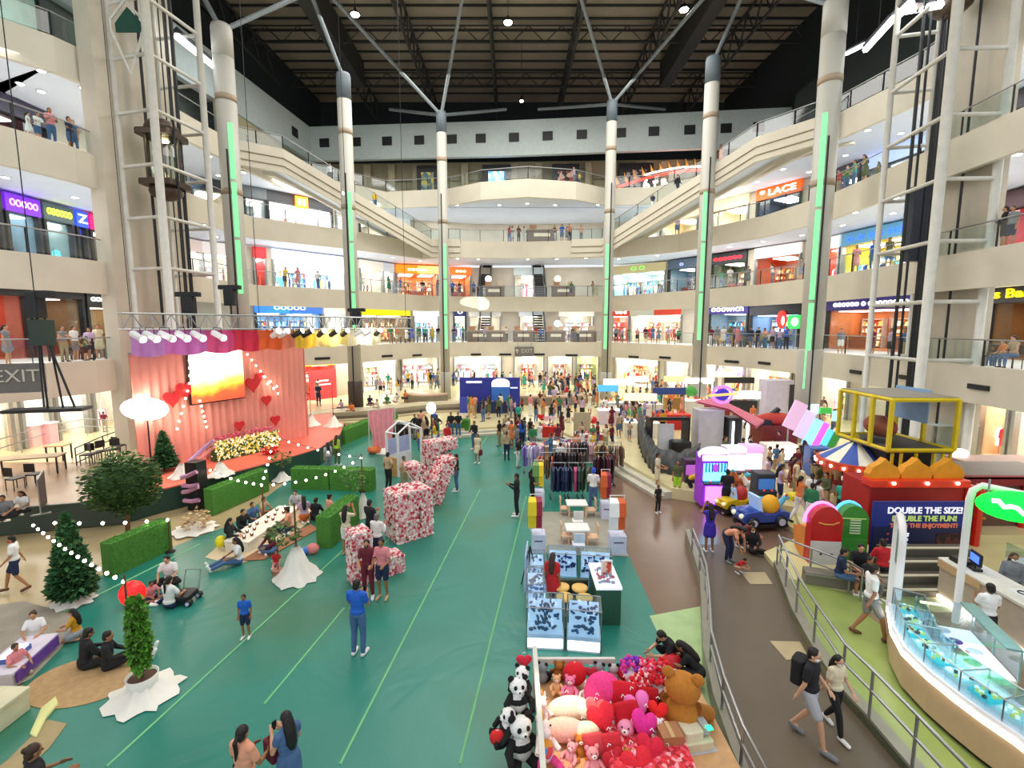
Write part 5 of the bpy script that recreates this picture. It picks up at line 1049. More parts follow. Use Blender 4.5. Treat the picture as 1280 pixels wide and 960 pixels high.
case(G(659, 778), G(682, 778), .8, .98, 'jewellery case on the left side of the kiosk behind the front one', 3); case(G(661, 752), G(683, 752), .9, .98, 'white topped jewellery case at the back left of the kiosk', 4)
t = thing('display_counter', 'dark green sided counter with a white top on the right of the kiosk', 'counter', G(746, 780)); MB().rbox((.27, .55, .45), (.58, 1.2, .9), .02).build('cabinet', cm('#2c5a48'), t); MB().rbox((.27, .55, .93), (.62, 1.24, .06), .02).build('white_top', cm('#e8f0f8', em=.4), t)
j = MB(); jewel_bits(j, .55, 1.1, lambda y: .96, random.Random(7), 20); o = j.build('jewellery', [m_disp, cm('#8090b0'), cm('#b06070'), m_casew], t)
for a, b_, lb, s in (((684, 735), (722, 737), 'left', 5), ((724, 737), (764, 740), 'right', 6)):
    c = case(G(*a), G(*b_), .5, 1.0, 'low glass case with pale blue base at the back of the kiosk, %s one' % lb, s, front='#a0c8e0', glow=.4, body='#7ab8c0')
t = thing('framed_picture', 'small framed picture of a red figure standing on the kiosk counter', 'picture', G(757, 765)+Vector((0, 0, .97))); MB().box((0, 0, .2), (.28, .04, .4)).build('frame', m_white, t); MB().box((0, -.025, .2), (.2, .02, .32)).build('print', multi('print_red', [hx('#c84a38'), hx('#e8c0a8'), hx('#8a2020')], 9), t)
t = thing('kiosk_floor_box', 'dark green low platform inside the jewellery kiosk', 'platform', G(716, 775)); MB().rbox((0, 0, .12), (1.0, 1.3, .24), .05).build('platform', cm('#2a4638'), t); MB().box((0, .55, .5), (.9, .1, .5)).build('back_panel', cm('#24382e'), t)
for k, (x, y) in enumerate(((-.25, .35), (.2, .3), (-.22, -.1), (.25, -.15))):
    p = G(716, 775)+Vector((x, y, .24)); t = thing('round_stool', 'round stool with a golden seat inside the jewellery kiosk, '+['far left', 'far right', 'near left', 'near right'][k], 'stool', p); MB().lathe([(.03, 0), (.03, .38)], n=8).lathe([(.14, 0), (.13, .03)], n=16).build('pedestal', m_steel, t); MB().lathe([(.18, .38), (.2, .4), (.2, .44), (.16, .46)], n=20).build('seat', cm('#d8b060', em=.2), t, True)
t = thing('leaning_board', 'white blue board leaning left of the jewellery kiosk with a black tripod', 'board', G(655, 742), radians(20)); MB().ex([(0, 0), (.5, .15), (.5, 1.25), (.1, 1.0)], (0, 0, 0), (.5, .86, 0), (0, 0, 1), (.04, 0, 0)).build('board', cm('#b8ccf0'), t)
for k in range(3): MB().tube([(.25, .2, 1.2), (.25+.3*cos(k*2.1), .2+.3*sin(k*2.1), 0)], .018, 5).build('tripod_leg', m_black, t)
# --- clothes pedestals with racks ---
m_ped = cm('#d8dcf4')
def pedestal(px, py, w_, D, h, label, garments, side=0):
    p = G(px, py); t = thing('display_pedestal', label, 'pedestal', p); MB().rbox((w_/2, D/2, h/2), (w_, D, h), .01).build('block', m_ped, t); MB().box((w_/2, -.008, h*.68), (w_*.6, .01, .04)).build('writing_line', cm('#5a5e78'), t)
    r = thing('garment_rack', 'white frame rack of %s standing on a white pedestal' % garments[2], 'clothes rack', p+Vector((0, 0, h))); x0 = garments[3]
    for x in (x0, x0+w_*.9): MB().tube([(x, D*.5, 0), (x, D*.5, 1.25)], .014, 5).build('upright', m_white, r)
    MB().tube([(x0-.02, D*.5, 1.25), (x0+w_*.9+.02, D*.5, 1.25)], .014, 5).build('bar', m_white, r); n_ = 0
    for gi, c in enumerate(garments[:2]):
        for k in range(5):
            b = MB(); x = x0+.04+(gi*5+k)*w_*.085; garment_prims(b, x, D*.5-.18, .28, .42, .95, 0, radians(80+k*4)); g = b.build('hanging_garment', cm(c), r)
pedestal(665, 692, .42, .5, .6, 'white display pedestal left of the kids tables, nearest', ('#e8d020', '#9a2040', 'yellow and maroon clothes', -.05))
pedestal(668, 634, .4, .5, .6, 'white display pedestal left of the kids tables, farther', ('#6a9a50', '#f0d020', 'green and yellow clothes', 0))
pedestal(763, 694, .5, .5, .6, 'white display pedestal right of the kids tables, nearest', ('#f4f4f4', '#d8602c', 'white and orange clothes', .0))
pedestal(752, 650, .34, .5, .6, 'white display pedestal right of the kids tables, farther', ('#d8602c', '#8a2038', 'orange and maroon clothes', 0))
cloth_sheet('play_mat', [G(*q) for q in ((664, 690), (667, 640), (757, 640), (786, 696))], 'grey play mat under the small kids tables', M('grey_mat', hx('#a09c8e'), .6), .012, 'mat')
KM = cm('#f4f2ee'); KP = '#e8c0a0'
for k, (px, py) in enumerate(((722, 648), (723, 682))):
    p = G(px, py); table(p+Vector((0, .35, 0)), .78, .62, .5, 'small white kids table, %s one' % ('farther' if k == 0 else 'nearer'), 0, KM, cm(KP))
for px, py, rz, c, lb in ((706, 643, 1.57, KP, 'left of the farther kids table'), (738, 645, -1.57, KP, 'right of the farther kids table'), (708, 678, 1.57, KP, 'left of the nearer kids table'), (740, 680, -1.57, KP, 'right of the nearer kids table'), (723, 690, 3.14, '#e0e4f8', 'in front of the nearer kids table'), (722, 660, 3.14, '#ecece8', 'between the two kids tables')):
    chair(G(px, py), rz, 'small %s kids chair %s' % ('peach' if c == KP else 'white', lb), c, .3, .9, 'kids chairs')
# --- clothes racks further back ---
def big_rack(px, py, L, cols, label, rz=0, h=1.5):
    t = thing('clothes_rack', label, 'clothes rack', G(px, py), rz); 
    for x in (0, L): MB().tube([(x, 0, .05), (x, 0, h)], .02, 5).build('upright', m_steel, t); MB().box((x, 0, .03), (.05, .5, .05)).build('foot', m_dark, t)
    MB().tube([(0, 0, h), (L, 0, h)], .02, 5).build('bar', m_steel, t); n_ = int(L/.1); r = random.Random(px)
    ms = {}
    for k in range(n_):
        c = cols[int(k*len(cols)/n_)]
        if c not in ms: b = MB(); garment_prims(b, 0, -.22, 0, .48, 1.0, 0, radians(78)); ms[c] = b.mesh('hanging_garment', cm(c))
        link('hanging_garment', ms[c], t, (.06+k*L/n_, 0, h-1.12), r.uniform(-.5, .5))
    return t
big_rack(688, 622, .75, ['#1c2c50', '#22305a'], 'rack of navy trousers facing the camera, left'); big_rack(706, 622, .75, ['#1a2648', '#c04870', '#1a2648'], 'rack of navy clothes with a pink tag, centre'); big_rack(722, 622, .6, ['#3c4a38', '#46523e'], 'rack of olive green jackets beside the man in a blue cap')
big_rack(690, 600, 1.6, ['#2a2226', '#3a2a30', '#241e24', '#4a3a34'], 'long dark clothes rack behind the navy trousers'); big_rack(675, 606, .6, ['#b86a48', '#7a5a40', '#c04a30'], 'short rack of brown and orange clothes at the left'); big_rack(742, 606, .9, ['#26242c', '#5a2030', '#1e1c22'], 'rack of black clothes beside the brown walkway'); big_rack(700, 585, 1.8, ['#e0c8c0', '#8a6a70', '#3a3438', '#d8a8b0'], 'mixed clothes rack farther back in the aisle'); big_rack(745, 590, 1.2, ['#b89060', '#4a4038', '#8a7060'], 'rack of tan and brown clothes farther back'); big_rack(655, 590, 1.0, ['#8a78c0', '#e8e4f0', '#c0a0c8'], 'rack of purple and white clothes at the aisle edge')
def bench(px, py, L, D, h, top, col, label, z=0):
    t = thing('sales_table', label, 'table', G(px, py, z)); MB().rbox((L/2, D/2, h/2), (L, D, h), .03).build('table_cover', cm(col), t); MB().rbox((L/2, D/2, h+.02), (L+.04, D+.04, .05), .03).build('tabletop', cm(top), t); b = MB(); r = random.Random(px)
    for k in range(int(L*14)): b.box((r.uniform(.08, L-.08), r.uniform(.08, D-.08), h+.04+.06), (r.uniform(.08, .2), r.uniform(.08, .16), r.uniform(.06, .22)), r.uniform(0, 3), r.randint(0, 3), top=r.choice((1, .7)))
    o = b.build('goods', [cm(c) for c in ('#e8d8d0', '#c04858', '#5068a0', '#f0e8a0')], t); o['kind'] = 'stuff'; return t
bench(674, 550, 1.1, .7, .8, '#e83020', '#d82818', 'red covered table with a heart balloon, centre aisle'); bench(690, 573, 2.0, .8, .75, '#f0ece8', '#b8a8a0', 'sales table with shoes in the aisle'); bench(658, 575, 1.2, .8, .7, '#e8c0a8', '#c88a70', 'sales table with small goods left in the aisle'); bench(720, 560, 1.6, .7, .8, '#f4e0e0', '#c83c48', 'red and pink sales table near the beige panel')
t = thing('beige_panel', 'plain beige partition panel in the aisle', 'panel', G(727, 556)); MB().box((0, 0, 1.0), (1.0, .12, 2.0)).build('panel', cm('#b8aa88'), t); MB().box((0, 0, .03), (1.1, .4, .06)).build('foot', m_dark, t)
for px, py, c, lb in ((676, 521, '#e02018', 'red heart balloon on the red table'), (683, 523, '#f0c0c8', 'pink heart balloon beside the red one'), (691, 523, '#e8d8d8', 'pale heart balloon at the right of the red table')):
    y = G(674, 545).y; p = PY(px, py, y); o = MB().ex(heart_pts(.24), (0, -.06, 0), (1, 0, 0), (0, 0, 1), (0, .12, 0)).build('heart_balloon', cm(c), None, False, p); tag(o, lb, 'balloon', 'heart balloons')
for k in range(6):
    p = PY(719+k*4.5, 523+(k % 2)*2, 29); t = tag(MB().ell((0, 0, 0), .24, 10, 8).build('round_balloon', cm(('#f0c8c0', '#e84040', '#f4e0a0', '#e8a0a8', '#f0d0c0', '#e02828')[k]), None, True, p), '%s balloon over the beige panel, number %s from the left' % (('pale pink', 'red', 'cream', 'rose', 'peach', 'bright red')[k], ('one', 'two', 'three', 'four', 'five', 'six')[k]), 'balloon', 'balloons over the beige panel')

# blue event booth at the back, round podium ring
p = G(574, 516, RZ); q = G(650, 516, RZ); t = thing('event_booth', 'dark blue event booth with a white arch at the back of the hall', 'booth', p); L = (q-p).length
MB().box((L/2, .6, 1.35), (L, .15, 2.7)).build('back_panel', cm('#28359a'), t); MB().box((L*.68, .45, 2.15), (L*.3, .1, .35)).ell((L*.68, .48, 2.3), (L*.15, .08, .35), 16, 8).build('white_arch', cm('#f4f4ff', em=.4), t); MB().box((L*.68, .45, 1.2), (L*.3, .12, 1.5)).build('blue_scene', cm('#3a78d0'), t)
MB().rbox((L*.55, .0, .45), (L*.5, .5, .9), .03).build('counter', cm('#1e2e58'), t); MB().rbox((L*.08, .1, .55), (L*.14, .3, 1.3), .02).build('side_panel', cm('#3a48b0'), t); MB().rbox((L*.22, .1, .6), (L*.12, .3, 1.2), .02).build('orange_panel', cm('#e0902c'), t); 
for k in range(3): MB().box((L*.24+k*.05, .5, 2.35-.0*k), (L*.26-k*.3, .04, .16 if k == 0 else .06)).build('writing_line', cm('#e8ecff', em=.5), t)
MB().box((L*.9, .5, 1.9), (L*.12, .04, .1)).build('writing_line', cm('#e8ecff', em=.5), t)
for k, (a0, a1) in enumerate(((505, 560), (645, 745))):
    pa, pb = G(a0, 506-(3 if k == 0 else 0), RZ), G(a1, 503, RZ); t = thing('curved_planter', 'low curved grey planter wall at the back, %s of the blue booth' % ('left' if k == 0 else 'right'), 'planter', pa); m = [Vector((0, 0, 0)).lerp(pb-pa, i/8)+Vector((0, -1.2*sin(pi*i/8), 0)) for i in range(9)]; b = MB(); o = poff([(v.x, v.y) for v in m], .8)
    for i in range(8): b.prism([m[i][:2], m[i+1][:2], o[i+1], o[i]], 0, .7)
    b.build('wall', cm('#847a66'), t); b = MB(); [b.prism([m[i][:2], m[i+1][:2], o[i+1], o[i]], .7, .8) for i in range(8)]; b.build('coping', cm('#c8a890'), t)

# ================= kiosks on the raised ring at the back right =================
def stall(px, py, w_, D, h, body, top, label, sign=None, goods=True, z=RZ, lit=0, canopy=None):
    p = G(px, py, z); t = thing('market_stall', label, 'stall', p, rnd.uniform(-.1, .1)); MB().rbox((0, 0, h/2), (w_, D, h), .04).build('counter', cm(body), t); MB().rbox((0, 0, h+.03), (w_+.06, D+.06, .06), .04).build('countertop', cm(top, em=lit), t); r = random.Random(px*7)
    if goods:
        b = MB()
        for k in range(int(w_*10)): b.box((r.uniform(-w_/2+.1, w_/2-.1), r.uniform(-D/2+.1, D/2-.1), h+.06+.1), (r.uniform(.1, .22), r.uniform(.1, .2), r.uniform(.1, .3)), 0, r.randint(0, 3), top=r.choice((1, .7, .5)))
        b.build('goods', [cm(c) for c in ('#f0e8e0', '#c86040', '#4a6a9a', '#e8c860')], t)['kind'] = 'stuff'
    if sign:
        for x in (-w_/2+.05, w_/2-.05): MB().box((x, D/2-.05, (h+1.4)/2), (.06, .06, h+1.4)).build('post', m_steel, t)
        MB().rbox((0, D/2-.1, h+1.45), (w_, .15, .45), .03).build('sign_board', cm(sign, em=.9, var=0), t)
    if canopy: MB().ell((0, 0, h+1.5), (w_*.6, D*.8, .5), 16, 8).build('canopy', cm(canopy), t, True); MB().tube([(0, 0, h), (0, 0, h+1.4)], .04, 6).build('mast', m_steel, t)
    return t
ST = [(775, 518, 2.4, 1.2, 1.0, '#d8dce0', '#ffffff', 'white stall with lit display at the right of the aisle', '#f4f8ff'), (798, 512, 1.8, 1, 1.0, '#c8c0b8', '#f0f0f0', 'grey white stall farther right of the aisle', '#ffffff'), (812, 522, 1.6, 1, 1.0, '#e8e4dc', '#f8f8f8', 'white stall under the green balloon', None), (838, 535, 2.2, 1.2, .95, '#c02828', '#e84838', 'red round stall with flame pattern', '#20305a'), (846, 512, 2.0, 1, 1.0, '#b88a50', '#e8b060', 'amber food stall left of the second column from the right', '#f0c890'), (872, 518, 2.0, 1, 1.1, '#e0dcd0', '#ffffff', 'stall with white shelves before the second column from the right', '#f0f0e8'), (895, 535, 1.4, .8, 1.6, '#8a2020', '#b03030', 'dark red vending stall under the pink canopy', None), (800, 545, 2.0, 1.0, .9, '#f0e8d8', '#fff8e8', 'cream stall with warm lights behind the black tarpaulin', '#ffe8b8'), (925, 520, 2.2, 1.2, 1.2, '#26282c', '#3a3c40', 'black stall with a white sign plate at the right of the pink canopy', '#26282c'), (905, 503, 2.2, 1, 1.0, '#b09878', '#d8c8a8', 'tan stall below the purple oval sign', '#e8d8b8'), (945, 500, 2.4, 1, 1.0, '#e06838', '#f08850', 'orange stall before the wide bright shop', '#f8a878'), (760, 530, 1.4, .8, 1.0, '#d8c8d8', '#ffffff', 'pale stall with blue sign left of the pink shoppers', '#4aa0e0'), (930, 545, 2.2, 1.2, 1.0, '#f0f0f4', '#ffffff', 'bright white stall behind the red slide', '#f8f8ff')]
for s_ in ST: stall(*s_[:8], sign=s_[8], lit=.6 if s_[6] in ('#ffffff', '#fff8e8') else 0)
t = thing('stall_sign', 'white pill shaped sign on the black stall', 'sign', G(925, 520, RZ)+Vector((0, -.78, 1.3))); MB().rbox((0, 0, .6), (1.2, .08, .26), .02).build('plate', cm('#f4fff8', em=1.6, var=0), t); MB().tube([(0, 0, 0), (0, 0, .6)], .03).build('stem', m_dark, t)
for px, py, r_, c, lb in ((803, 505, .62, '#38a030', 'large dark green'), (866, 489, .55, '#4aa848', 'round green'), (781, 516, .4, '#50c848', 'bright green')):
    y = 37 if px != 781 else 33; p = PY(px, py, y); t = thing('balloon', lb+' balloon above the stalls', 'balloon', p); MB().ell((0, 0, 0), (r_, r_, r_*.85), 14, 10).build('envelope', cm(c), t, True); MB().tube([(0, 0, -r_*.8), (0, 0, RZ+1-p.z)], .01, 4).build('string', m_white, t)
t = thing('black_tarpaulin', 'black tarpaulin draped around a closed stall beside the brown walkway', 'tarpaulin', G(806, 585, .0)); base = [G(*q) for q in ((796, 560), (803, 585), (815, 603), (845, 606), (872, 604))]; topz = [2.2, 1.7, 1.25, 1.1, 1.6]; V = []; o = t.location; n = 40; pts_ = resample([(*p[:2], z) for p, z in zip(base, topz)], .12); r = random.Random(5)
for i, p in enumerate(pts_):
    k = .12*sin(i*.8)+.05*r.random(); V += [(p.x-o.x+k, p.y-o.y-.15+k, 0), (p.x-o.x, p.y-o.y+k, p.z*.55), (p.x-o.x+.1, p.y-o.y+.15, p.z+.06*sin(i*1.7)), (p.x-o.x+.6, p.y-o.y+1.3, p.z*.75+.35+.05*sin(i))]
m = len(pts_); MB().add(V, [(4*i+j, 4*i+4+j, 4*i+5+j, 4*i+1+j) for i in range(m-1) for j in range(3)]).build('sheet', M('black_sheet', hx('#35383a'), .5, var=.15, scale=2, bump=.3), t, True)
t = thing('closed_stall', 'black framed stall with a white panel behind the tarpaulin', 'stall', G(838, 572, RZ)); MB().box((-1.0, .5, 1.0), (.1, 1, 2.0)).box((.9, .5, 1.0), (.1, 1, 2.0)).box((-.05, .1, 2.0), (2.0, .15, .16)).build('frame', m_black, t); MB().box((-.2, .25, 1.0), (.8, .08, 1.4)).build('white_panel', cm('#dcdce0'), t); MB().rbox((.4, -.2, .5), (1.0, .8, .9), .2).build('black_bundle', m_black, t)
# pink canopy stall with ring sign
t = thing('canopy_stall', 'white stall with pink sloping canopy and purple ring sign', 'stall', G(900, 578, AZ)); MB().add([(-1.2, .8, 3.0), (.2, 1.2, 3.1), (1.9, -.5, 2.2), (1.2, -1.1, 2.0), (.3, .0, 2.7)], [(0, 1, 2, 3, 4)]).add([(-1.2, .8, 3.1), (.2, 1.2, 3.2), (1.9, -.5, 2.3), (1.2, -1.1, 2.1), (.3, .0, 2.8)], [(4, 3, 2, 1, 0)]).build('canopy', cm('#d87888'), t)
MB().rbox((-.5, .6, 1.4), (1.3, 1.0, 2.6), .03).build('body', cm('#c8c4cc'), t); MB().rbox((.6, .2, 1.2), (.7, .8, 2.3), .03).build('dark_door', m_black, t)
MB().box((.45, -.3, 1.2), (.08, .05, 2.0)).build('light_edge', M('cold_glow', (.8, .9, 1), em=6, var=0), t); MB().box((1.15, -.35, 1.2), (.1, .05, 2.0)).build('light_edge', M('cold_glow'), t)
b = MB().tube([(-.1+.5*cos(a*pi/8), -.1, 3.55+.42*sin(a*pi/8)) for a in range(16)], .06, 6, closed=True); b.build('ring_sign', cm('#9050ff', em=3, var=0), t, True); MB().ell((-.1, -.1, 3.55), (.38, .06, .3)).build('ring_disc', cm('#3828a0', em=.8), t, True); MB().tube([(-.8, -.15, 3.5), (.6, -.15, 3.6)], .07, 6).build('orange_band', cm('#f0a050', em=1.5, var=0), t)

# ================= arcade =================
def arc_cab(px, py, w_, D, h, body, scr, label, em=2, z=AZ, head=None, rz=0, low=None):
    t = thing('arcade_machine', label, 'arcade machine', G(px, py, z), rz); MB().rbox((0, 0, h*.22), (w_, D, h*.44), .05).build('cabinet', cm(body), t); MB().rbox((0, D*.1, h*.72), (w_, D*.8, h*.56), .05).build('upper_cabinet', cm(body), t)
    MB().rbox((0, -D*.32, h*.66), (w_*.84, .06, h*.34), .03).build('screen', scr if not isinstance(scr, str) else cm(scr, em=em, var=0), t); MB().box((0, -D*.45, h*.46), (w_*.9, .2, .06), 0, 0, 1, .3).build('control_panel', cm(low or '#303040'), t); MB().rbox((0, -D*.3, h*.94), (w_*.95, .12, h*.1), .03).build('marquee', cm(head or body, em=1.2, var=0), t)
    for k in (-.2, .2): MB().ell((w_*k, -D*.5, h*.49), .04).build('button', cm('#f04040', em=.5), t)
    return t
t = arc_cab(888, 628, 1.05, .8, 2.0, '#b040f0', M('cyan_screen', (.1, .75, 1), em=3.5, var=0), 'arcade machine with glowing cyan screen and purple base', head='#e8e8f8')
b = MB(); [b.box((-.36+.12*k, -.31, 1.5), (.05, .03, .35)) for k in range(7)]; b.build('screen_bars', cm('#2038a0', em=.6), t); MB().ell((0, -.32, 1.5), (.12, .03, .18)).build('screen_figure', cm('#a040c0', em=1), t, True)
MB().ell((0, -.05, 2.0), (.62, .15, .3)).build('arched_header', cm('#e8e8f8', em=.5), t, True); MB().rbox((0, -.42, .45), (.8, .06, .7), .03).build('purple_glow_panel', cm('#c060ff', em=3, var=0), t)
arc_cab(915, 612, .85, .8, 1.9, '#f0e8f8', '#ffffff', 'white arcade machine with bright white screen, right of the cyan one', 4, head='#ffd0f0'); arc_cab(936, 610, .85, .8, 1.9, '#f0c8f0', '#fff0ff', 'pink white arcade machine beside the dark cabinet', 3.5, head='#f090e0'); arc_cab(953, 628, .75, .7, 1.25, '#3a4048', '#3a70b0', 'dark grey cabinet with blue panel', .5, head='#3a4048')
arc_cab(972, 590, 1.5, .9, 1.4, '#f8f0e8', '#fff8f0', 'wide bright white claw machine below the red slide', 3, head='#ffd8c0'); arc_cab(1020, 602, .9, .7, 1.6, '#4a6ab0', '#8ab0e8', 'blue arcade machine left of the carousel', .8); arc_cab(862, 610, .6, .5, 1.3, '#4a3050', '#b060c0', 'small dark machine beside the black tarpaulin', .6)
# slanted coloured light signs
t = thing('racing_game_signs', 'leaning group of coloured light panels in blue, magenta and green above the arcade', 'sign', G(1005, 585, AZ)+Vector((0, 0, 1.6)))
for k, (x, z, w_, h, c, e) in enumerate(((-1.0, .7, .7, 1.4, '#d8b0d0', .6), (-.35, .5, .6, 1.4, '#c8b8e0', .8), (.2, .3, .5, 1.4, '#80b8f0', 1.4), (.65, .35, .3, 1.3, '#f040c0', 2.5), (1.0, .2, .35, 1.2, '#50b0f0', 1.4), (1.4, .3, .4, 1.0, '#3a8a40', .5), (-.2, 1.05, .5, .4, '#3040f0', 3), (.4, 1.35, .35, .45, '#80f0ff', 4), (1.5, 1.0, .4, .45, '#60e8ff', 4), (.95, 1.25, .6, .3, '#40a040', .8))):
    MB().rbox((x, .02*k, z), (w_, .12, h), .05).build('light_panel', cm(c, em=e, var=0), t).rotation_euler = (0, radians(24) if k < 6 else 0, 0)
MB().tube([(-.8, .2, .5), (-.8, .2, -1.6)], .04).build('support_post', m_steel, t); MB().tube([(1.0, .2, .5), (1.0, .2, -1.6)], .04).build('support_post', m_steel, t)
t = thing('riding_simulator', 'black and red motorcycle game with a rider figure on a tall base', 'arcade machine', G(965, 570, AZ)); MB().rbox((0, 0, .9), (2.0, 1.2, 1.8), .1).build('base', cm('#7a2a20'), t); MB().ell((0, -.1, 2.05), (1.1, .5, .35)).build('red_body', cm('#b83020'), t, True); MB().rbox((-.8, -.2, 1.9), (1.0, .7, .4), .15).build('black_cowl', m_black, t)
MB().tube([(-.2, 0, 2.2), (.2, 0, 2.6)], [.2, .14], 8).build('seat', m_black, t)
t = thing('white_pylon', 'tall lilac white block with a dark door beside the rightmost column', 'kiosk', G(975, 545, AZ)); MB().rbox((-.3, .3, 1.9), (1.7, 1.0, 3.4), .03).build('block', cm('#d0c8d8'), t); MB().box((.75, -.22, 1.9), (.9, .06, 2.9)).build('dark_door', cm('#2c2a2a'), t)
# kiddie rides
def wheel(t, x, y, z, r, col='#c8d0e8'):
    w_ = MB(); R = Matrix.Rotation(pi/2, 3, 'X'); w_.lathe([(r, -.06), (r*1.02, 0), (r, .06)], n=16); w_.v = [tuple(R @ Vector(v)+Vector((x, y, z))) for v in w_.v]; o = w_.build('wheel', m_black, t, True); h = MB(); h.lathe([(r*.6, -.075), (r*.6, .075)], n=12); h.v = [tuple(R @ Vector(v)+Vector((x, y, z))) for v in h.v]; h.build('hub_cap', cm(col), o)
def kcar(px, py, rz, body, seat, label, sc=1, z=AZ):
    t = thing('kiddie_car', label, 'ride', G(px, py, z), rz); sd = [(-.75, .18), (.75, .18), (.8, .45), (.55, .52), (.3, .42), (-.05, .42), (-.2, .55), (-.7, .5), (-.82, .35)]
    MB().ex(sd, (0, -.32, 0), (1, 0, 0), (0, 0, 1), (0, .64, 0)).build('body', cm(body, rough=.3), t); MB().ell((-.5, 0, .48), (.3, .28, .12)).build('bonnet', cm(body, rough=.3), t, True); MB().ell((.3, 0, .62), (.3, .26, .34)).build('seat', cm(seat), t, True)
    MB().ex([(0, 0), (.12, 0), (0, .55), (-.1, .55)], (-.22, -.26, .45), (1, 0, 0), (0, 0, 1), (0, .52, 0)).build('windscreen', cm('#a8c8f0', em=.2), t); MB().ell((-.8, -.2, .38), .08).build('headlamp', cm('#f8f4d0', em=.3), t, True); MB().ell((-.8, .2, .38), .08).build('headlamp', cm('#f8f4d0', em=.3), t, True)
    for x in (-.48, .48):
        for y in (-.33, .33): wheel(t, x, y, .19, .19)
    MB().rbox((0, 0, .06), (1.5, .7, .12), .05).build('base', m_black, t); t.scale = (sc,)*3; return t
kcar(950, 655, radians(8), '#2a4aa0', '#f0b020', 'blue kiddie car ride with yellow seat at the platform edge', 1.1); kcar(918, 636, radians(20), '#e8c020', '#c03030', 'yellow and red kiddie car ride behind the blue one', .9); kcar(1008, 634, radians(-20), '#e8d820', '#5a3828', 'yellow kiddie ride with brown hood beside the green arcade back', .9)
def horse(px, py, rz, body, acc, label, sc=1):
    t = thing('rocking_animal', label, 'ride', G(px, py, AZ), rz); MB().tube([(-.45, 0, .55), (-.15, 0, .6), (.2, 0, .58), (.45, 0, .62)], [.16, .22, .2, .14], 12).build('body', cm(body), t, True); MB().tube([(-.4, 0, .6), (-.58, 0, .9), (-.75, 0, .92)], [.14, .1, .07], 10).build('head', cm(body), t, True); MB().ell((.05, 0, .78), (.22, .2, .1)).build('saddle', cm(acc), t, True)
    for x in (-.35, .35):
        for y in (-.12, .12): MB().tube([(x, y, .5), (x*1.2, y*1.2, .12)], [.07, .05], 8).build('leg', cm(body), t)
    MB().rbox((0, 0, .06), (1.1, .5, .12), .06).build('base', cm(acc), t); MB().ell((-.62, 0, 1.0), (.05, .1, .08)).build('ear', cm(acc), t); t.scale = (sc,)*3; return t
horse(930, 616, .3, '#c86a3a', '#40b8c8', 'brown and turquoise animal ride behind the yellow car'); horse(945, 622, -.3, '#f0e8d8', '#e8c030', 'white animal ride left of the lilac dressed woman', .9); horse(990, 612, .2, '#f4e4c0', '#5a90e0', 'cream animal ride with a blue oval back', 1.1); horse(1045, 622, 2, '#f0d8b0', '#8a3a8a', 'cream and purple animal ride under the carousel', .9); horse(962, 642, 2.6, '#60b8e0', '#e04030', 'light blue animal ride by the kiddie cars', .8)
# carousel
t = thing('carousel', 'small carousel with blue and white striped roof and red lit rim', 'carousel', G(1063, 640, AZ)); n = 24; R1 = 1.18; b = MB()
for k in range(n): a0, a1 = 2*pi*k/n, 2*pi*(k+1)/n; b.add([(R1*cos(a0), R1*sin(a0), 2.05), (R1*cos(a1), R1*sin(a1), 2.05), (.1*cos(a1), .1*sin(a1), 2.75), (.1*cos(a0), .1*sin(a0), 2.75)], [(0, 1, 2, 3)], (k//2) % 2)
b.build('striped_roof', [cm('#f0ecd8'), cm('#3a5ab0')], t); MB().lathe([(R1, 1.78), (R1+.06, 1.8), (R1+.06, 2.06), (R1, 2.08)], n=32).build('rim', cm('#c04020'), t)
for k in range(18): a = 2*pi*k/18; MB().ell(((R1+.08)*cos(a), (R1+.08)*sin(a), 1.92), .05, 6, 4).build('rim_bulb', m_bulb, t)
MB().lathe([(.3, .1), (.22, 1.0), (.3, 1.8)], n=16).build('centre_pole', multi('stripe_pole', [hx('#7a4a8a'), hx('#f0e8f0'), hx('#503070')], 5, stretch=(1, 1, 3)), t); MB().lathe([(R1*.95, 0), (R1*.95, .22), (R1*.9, .25)], n=32).build('platform', cm('#b83a2a'), t); MB().ell((0, 0, 2.85), (.1, .1, .16)).build('finial', cm('#e8c040'), t, True)
for k in range(5): a = 2*pi*k/5+.4; c_ = Vector((.75*cos(a), .75*sin(a), 0)); MB().tube([c_+Vector((0, 0, .25)), c_+Vector((0, 0, 2))], .025, 6).build('brass_pole', cm('#d8b040'), t); MB().ell(c_+Vector((0, 0, .85)), (.3, .15, .18)).ell(c_+Vector((-.25, 0, 1.1)), (.1, .08, .16)).build('carousel_horse', cm(('#f0e0d0', '#c86050', '#f0e0d0', '#6080c0', '#e8c060')[k]), t, True)
# yellow game cage
t = thing('claw_cage', 'tall yellow framed glass game cage on a lattice base', 'arcade machine', Vector((13.65, 16.9, AZ)), -pi/2); my = cm('#d8c010', rough=.35); W, D = 2.5, 2.2; z0, z1 = 2.85, 4.55
for x in (-W/2, -W/6, W/6, W/2): MB().box((x, -D/2, (z0+z1)/2), (.11, .11, z1-z0)).build('front_mullion', my, t)
for x in (-W/2, 0, W/2): MB().box((x, D/2, (z0+z1)/2), (.11, .11, z1-z0)).build('rear_mullion', my, t)
for z in (z0, z1): MB().tube([(-W/2, -D/2, z), (W/2, -D/2, z), (W/2, D/2, z), (-W/2, D/2, z)], .07, 4, closed=True).build('ring_frame', my, t)
MB().box((0, 0, z1+.06), (W, D, .06)).build('roof', cm('#8a8478'), t); MB().box((0, 0, z0-.05), (W, D, .1)).build('floor_panel', m_black, t)
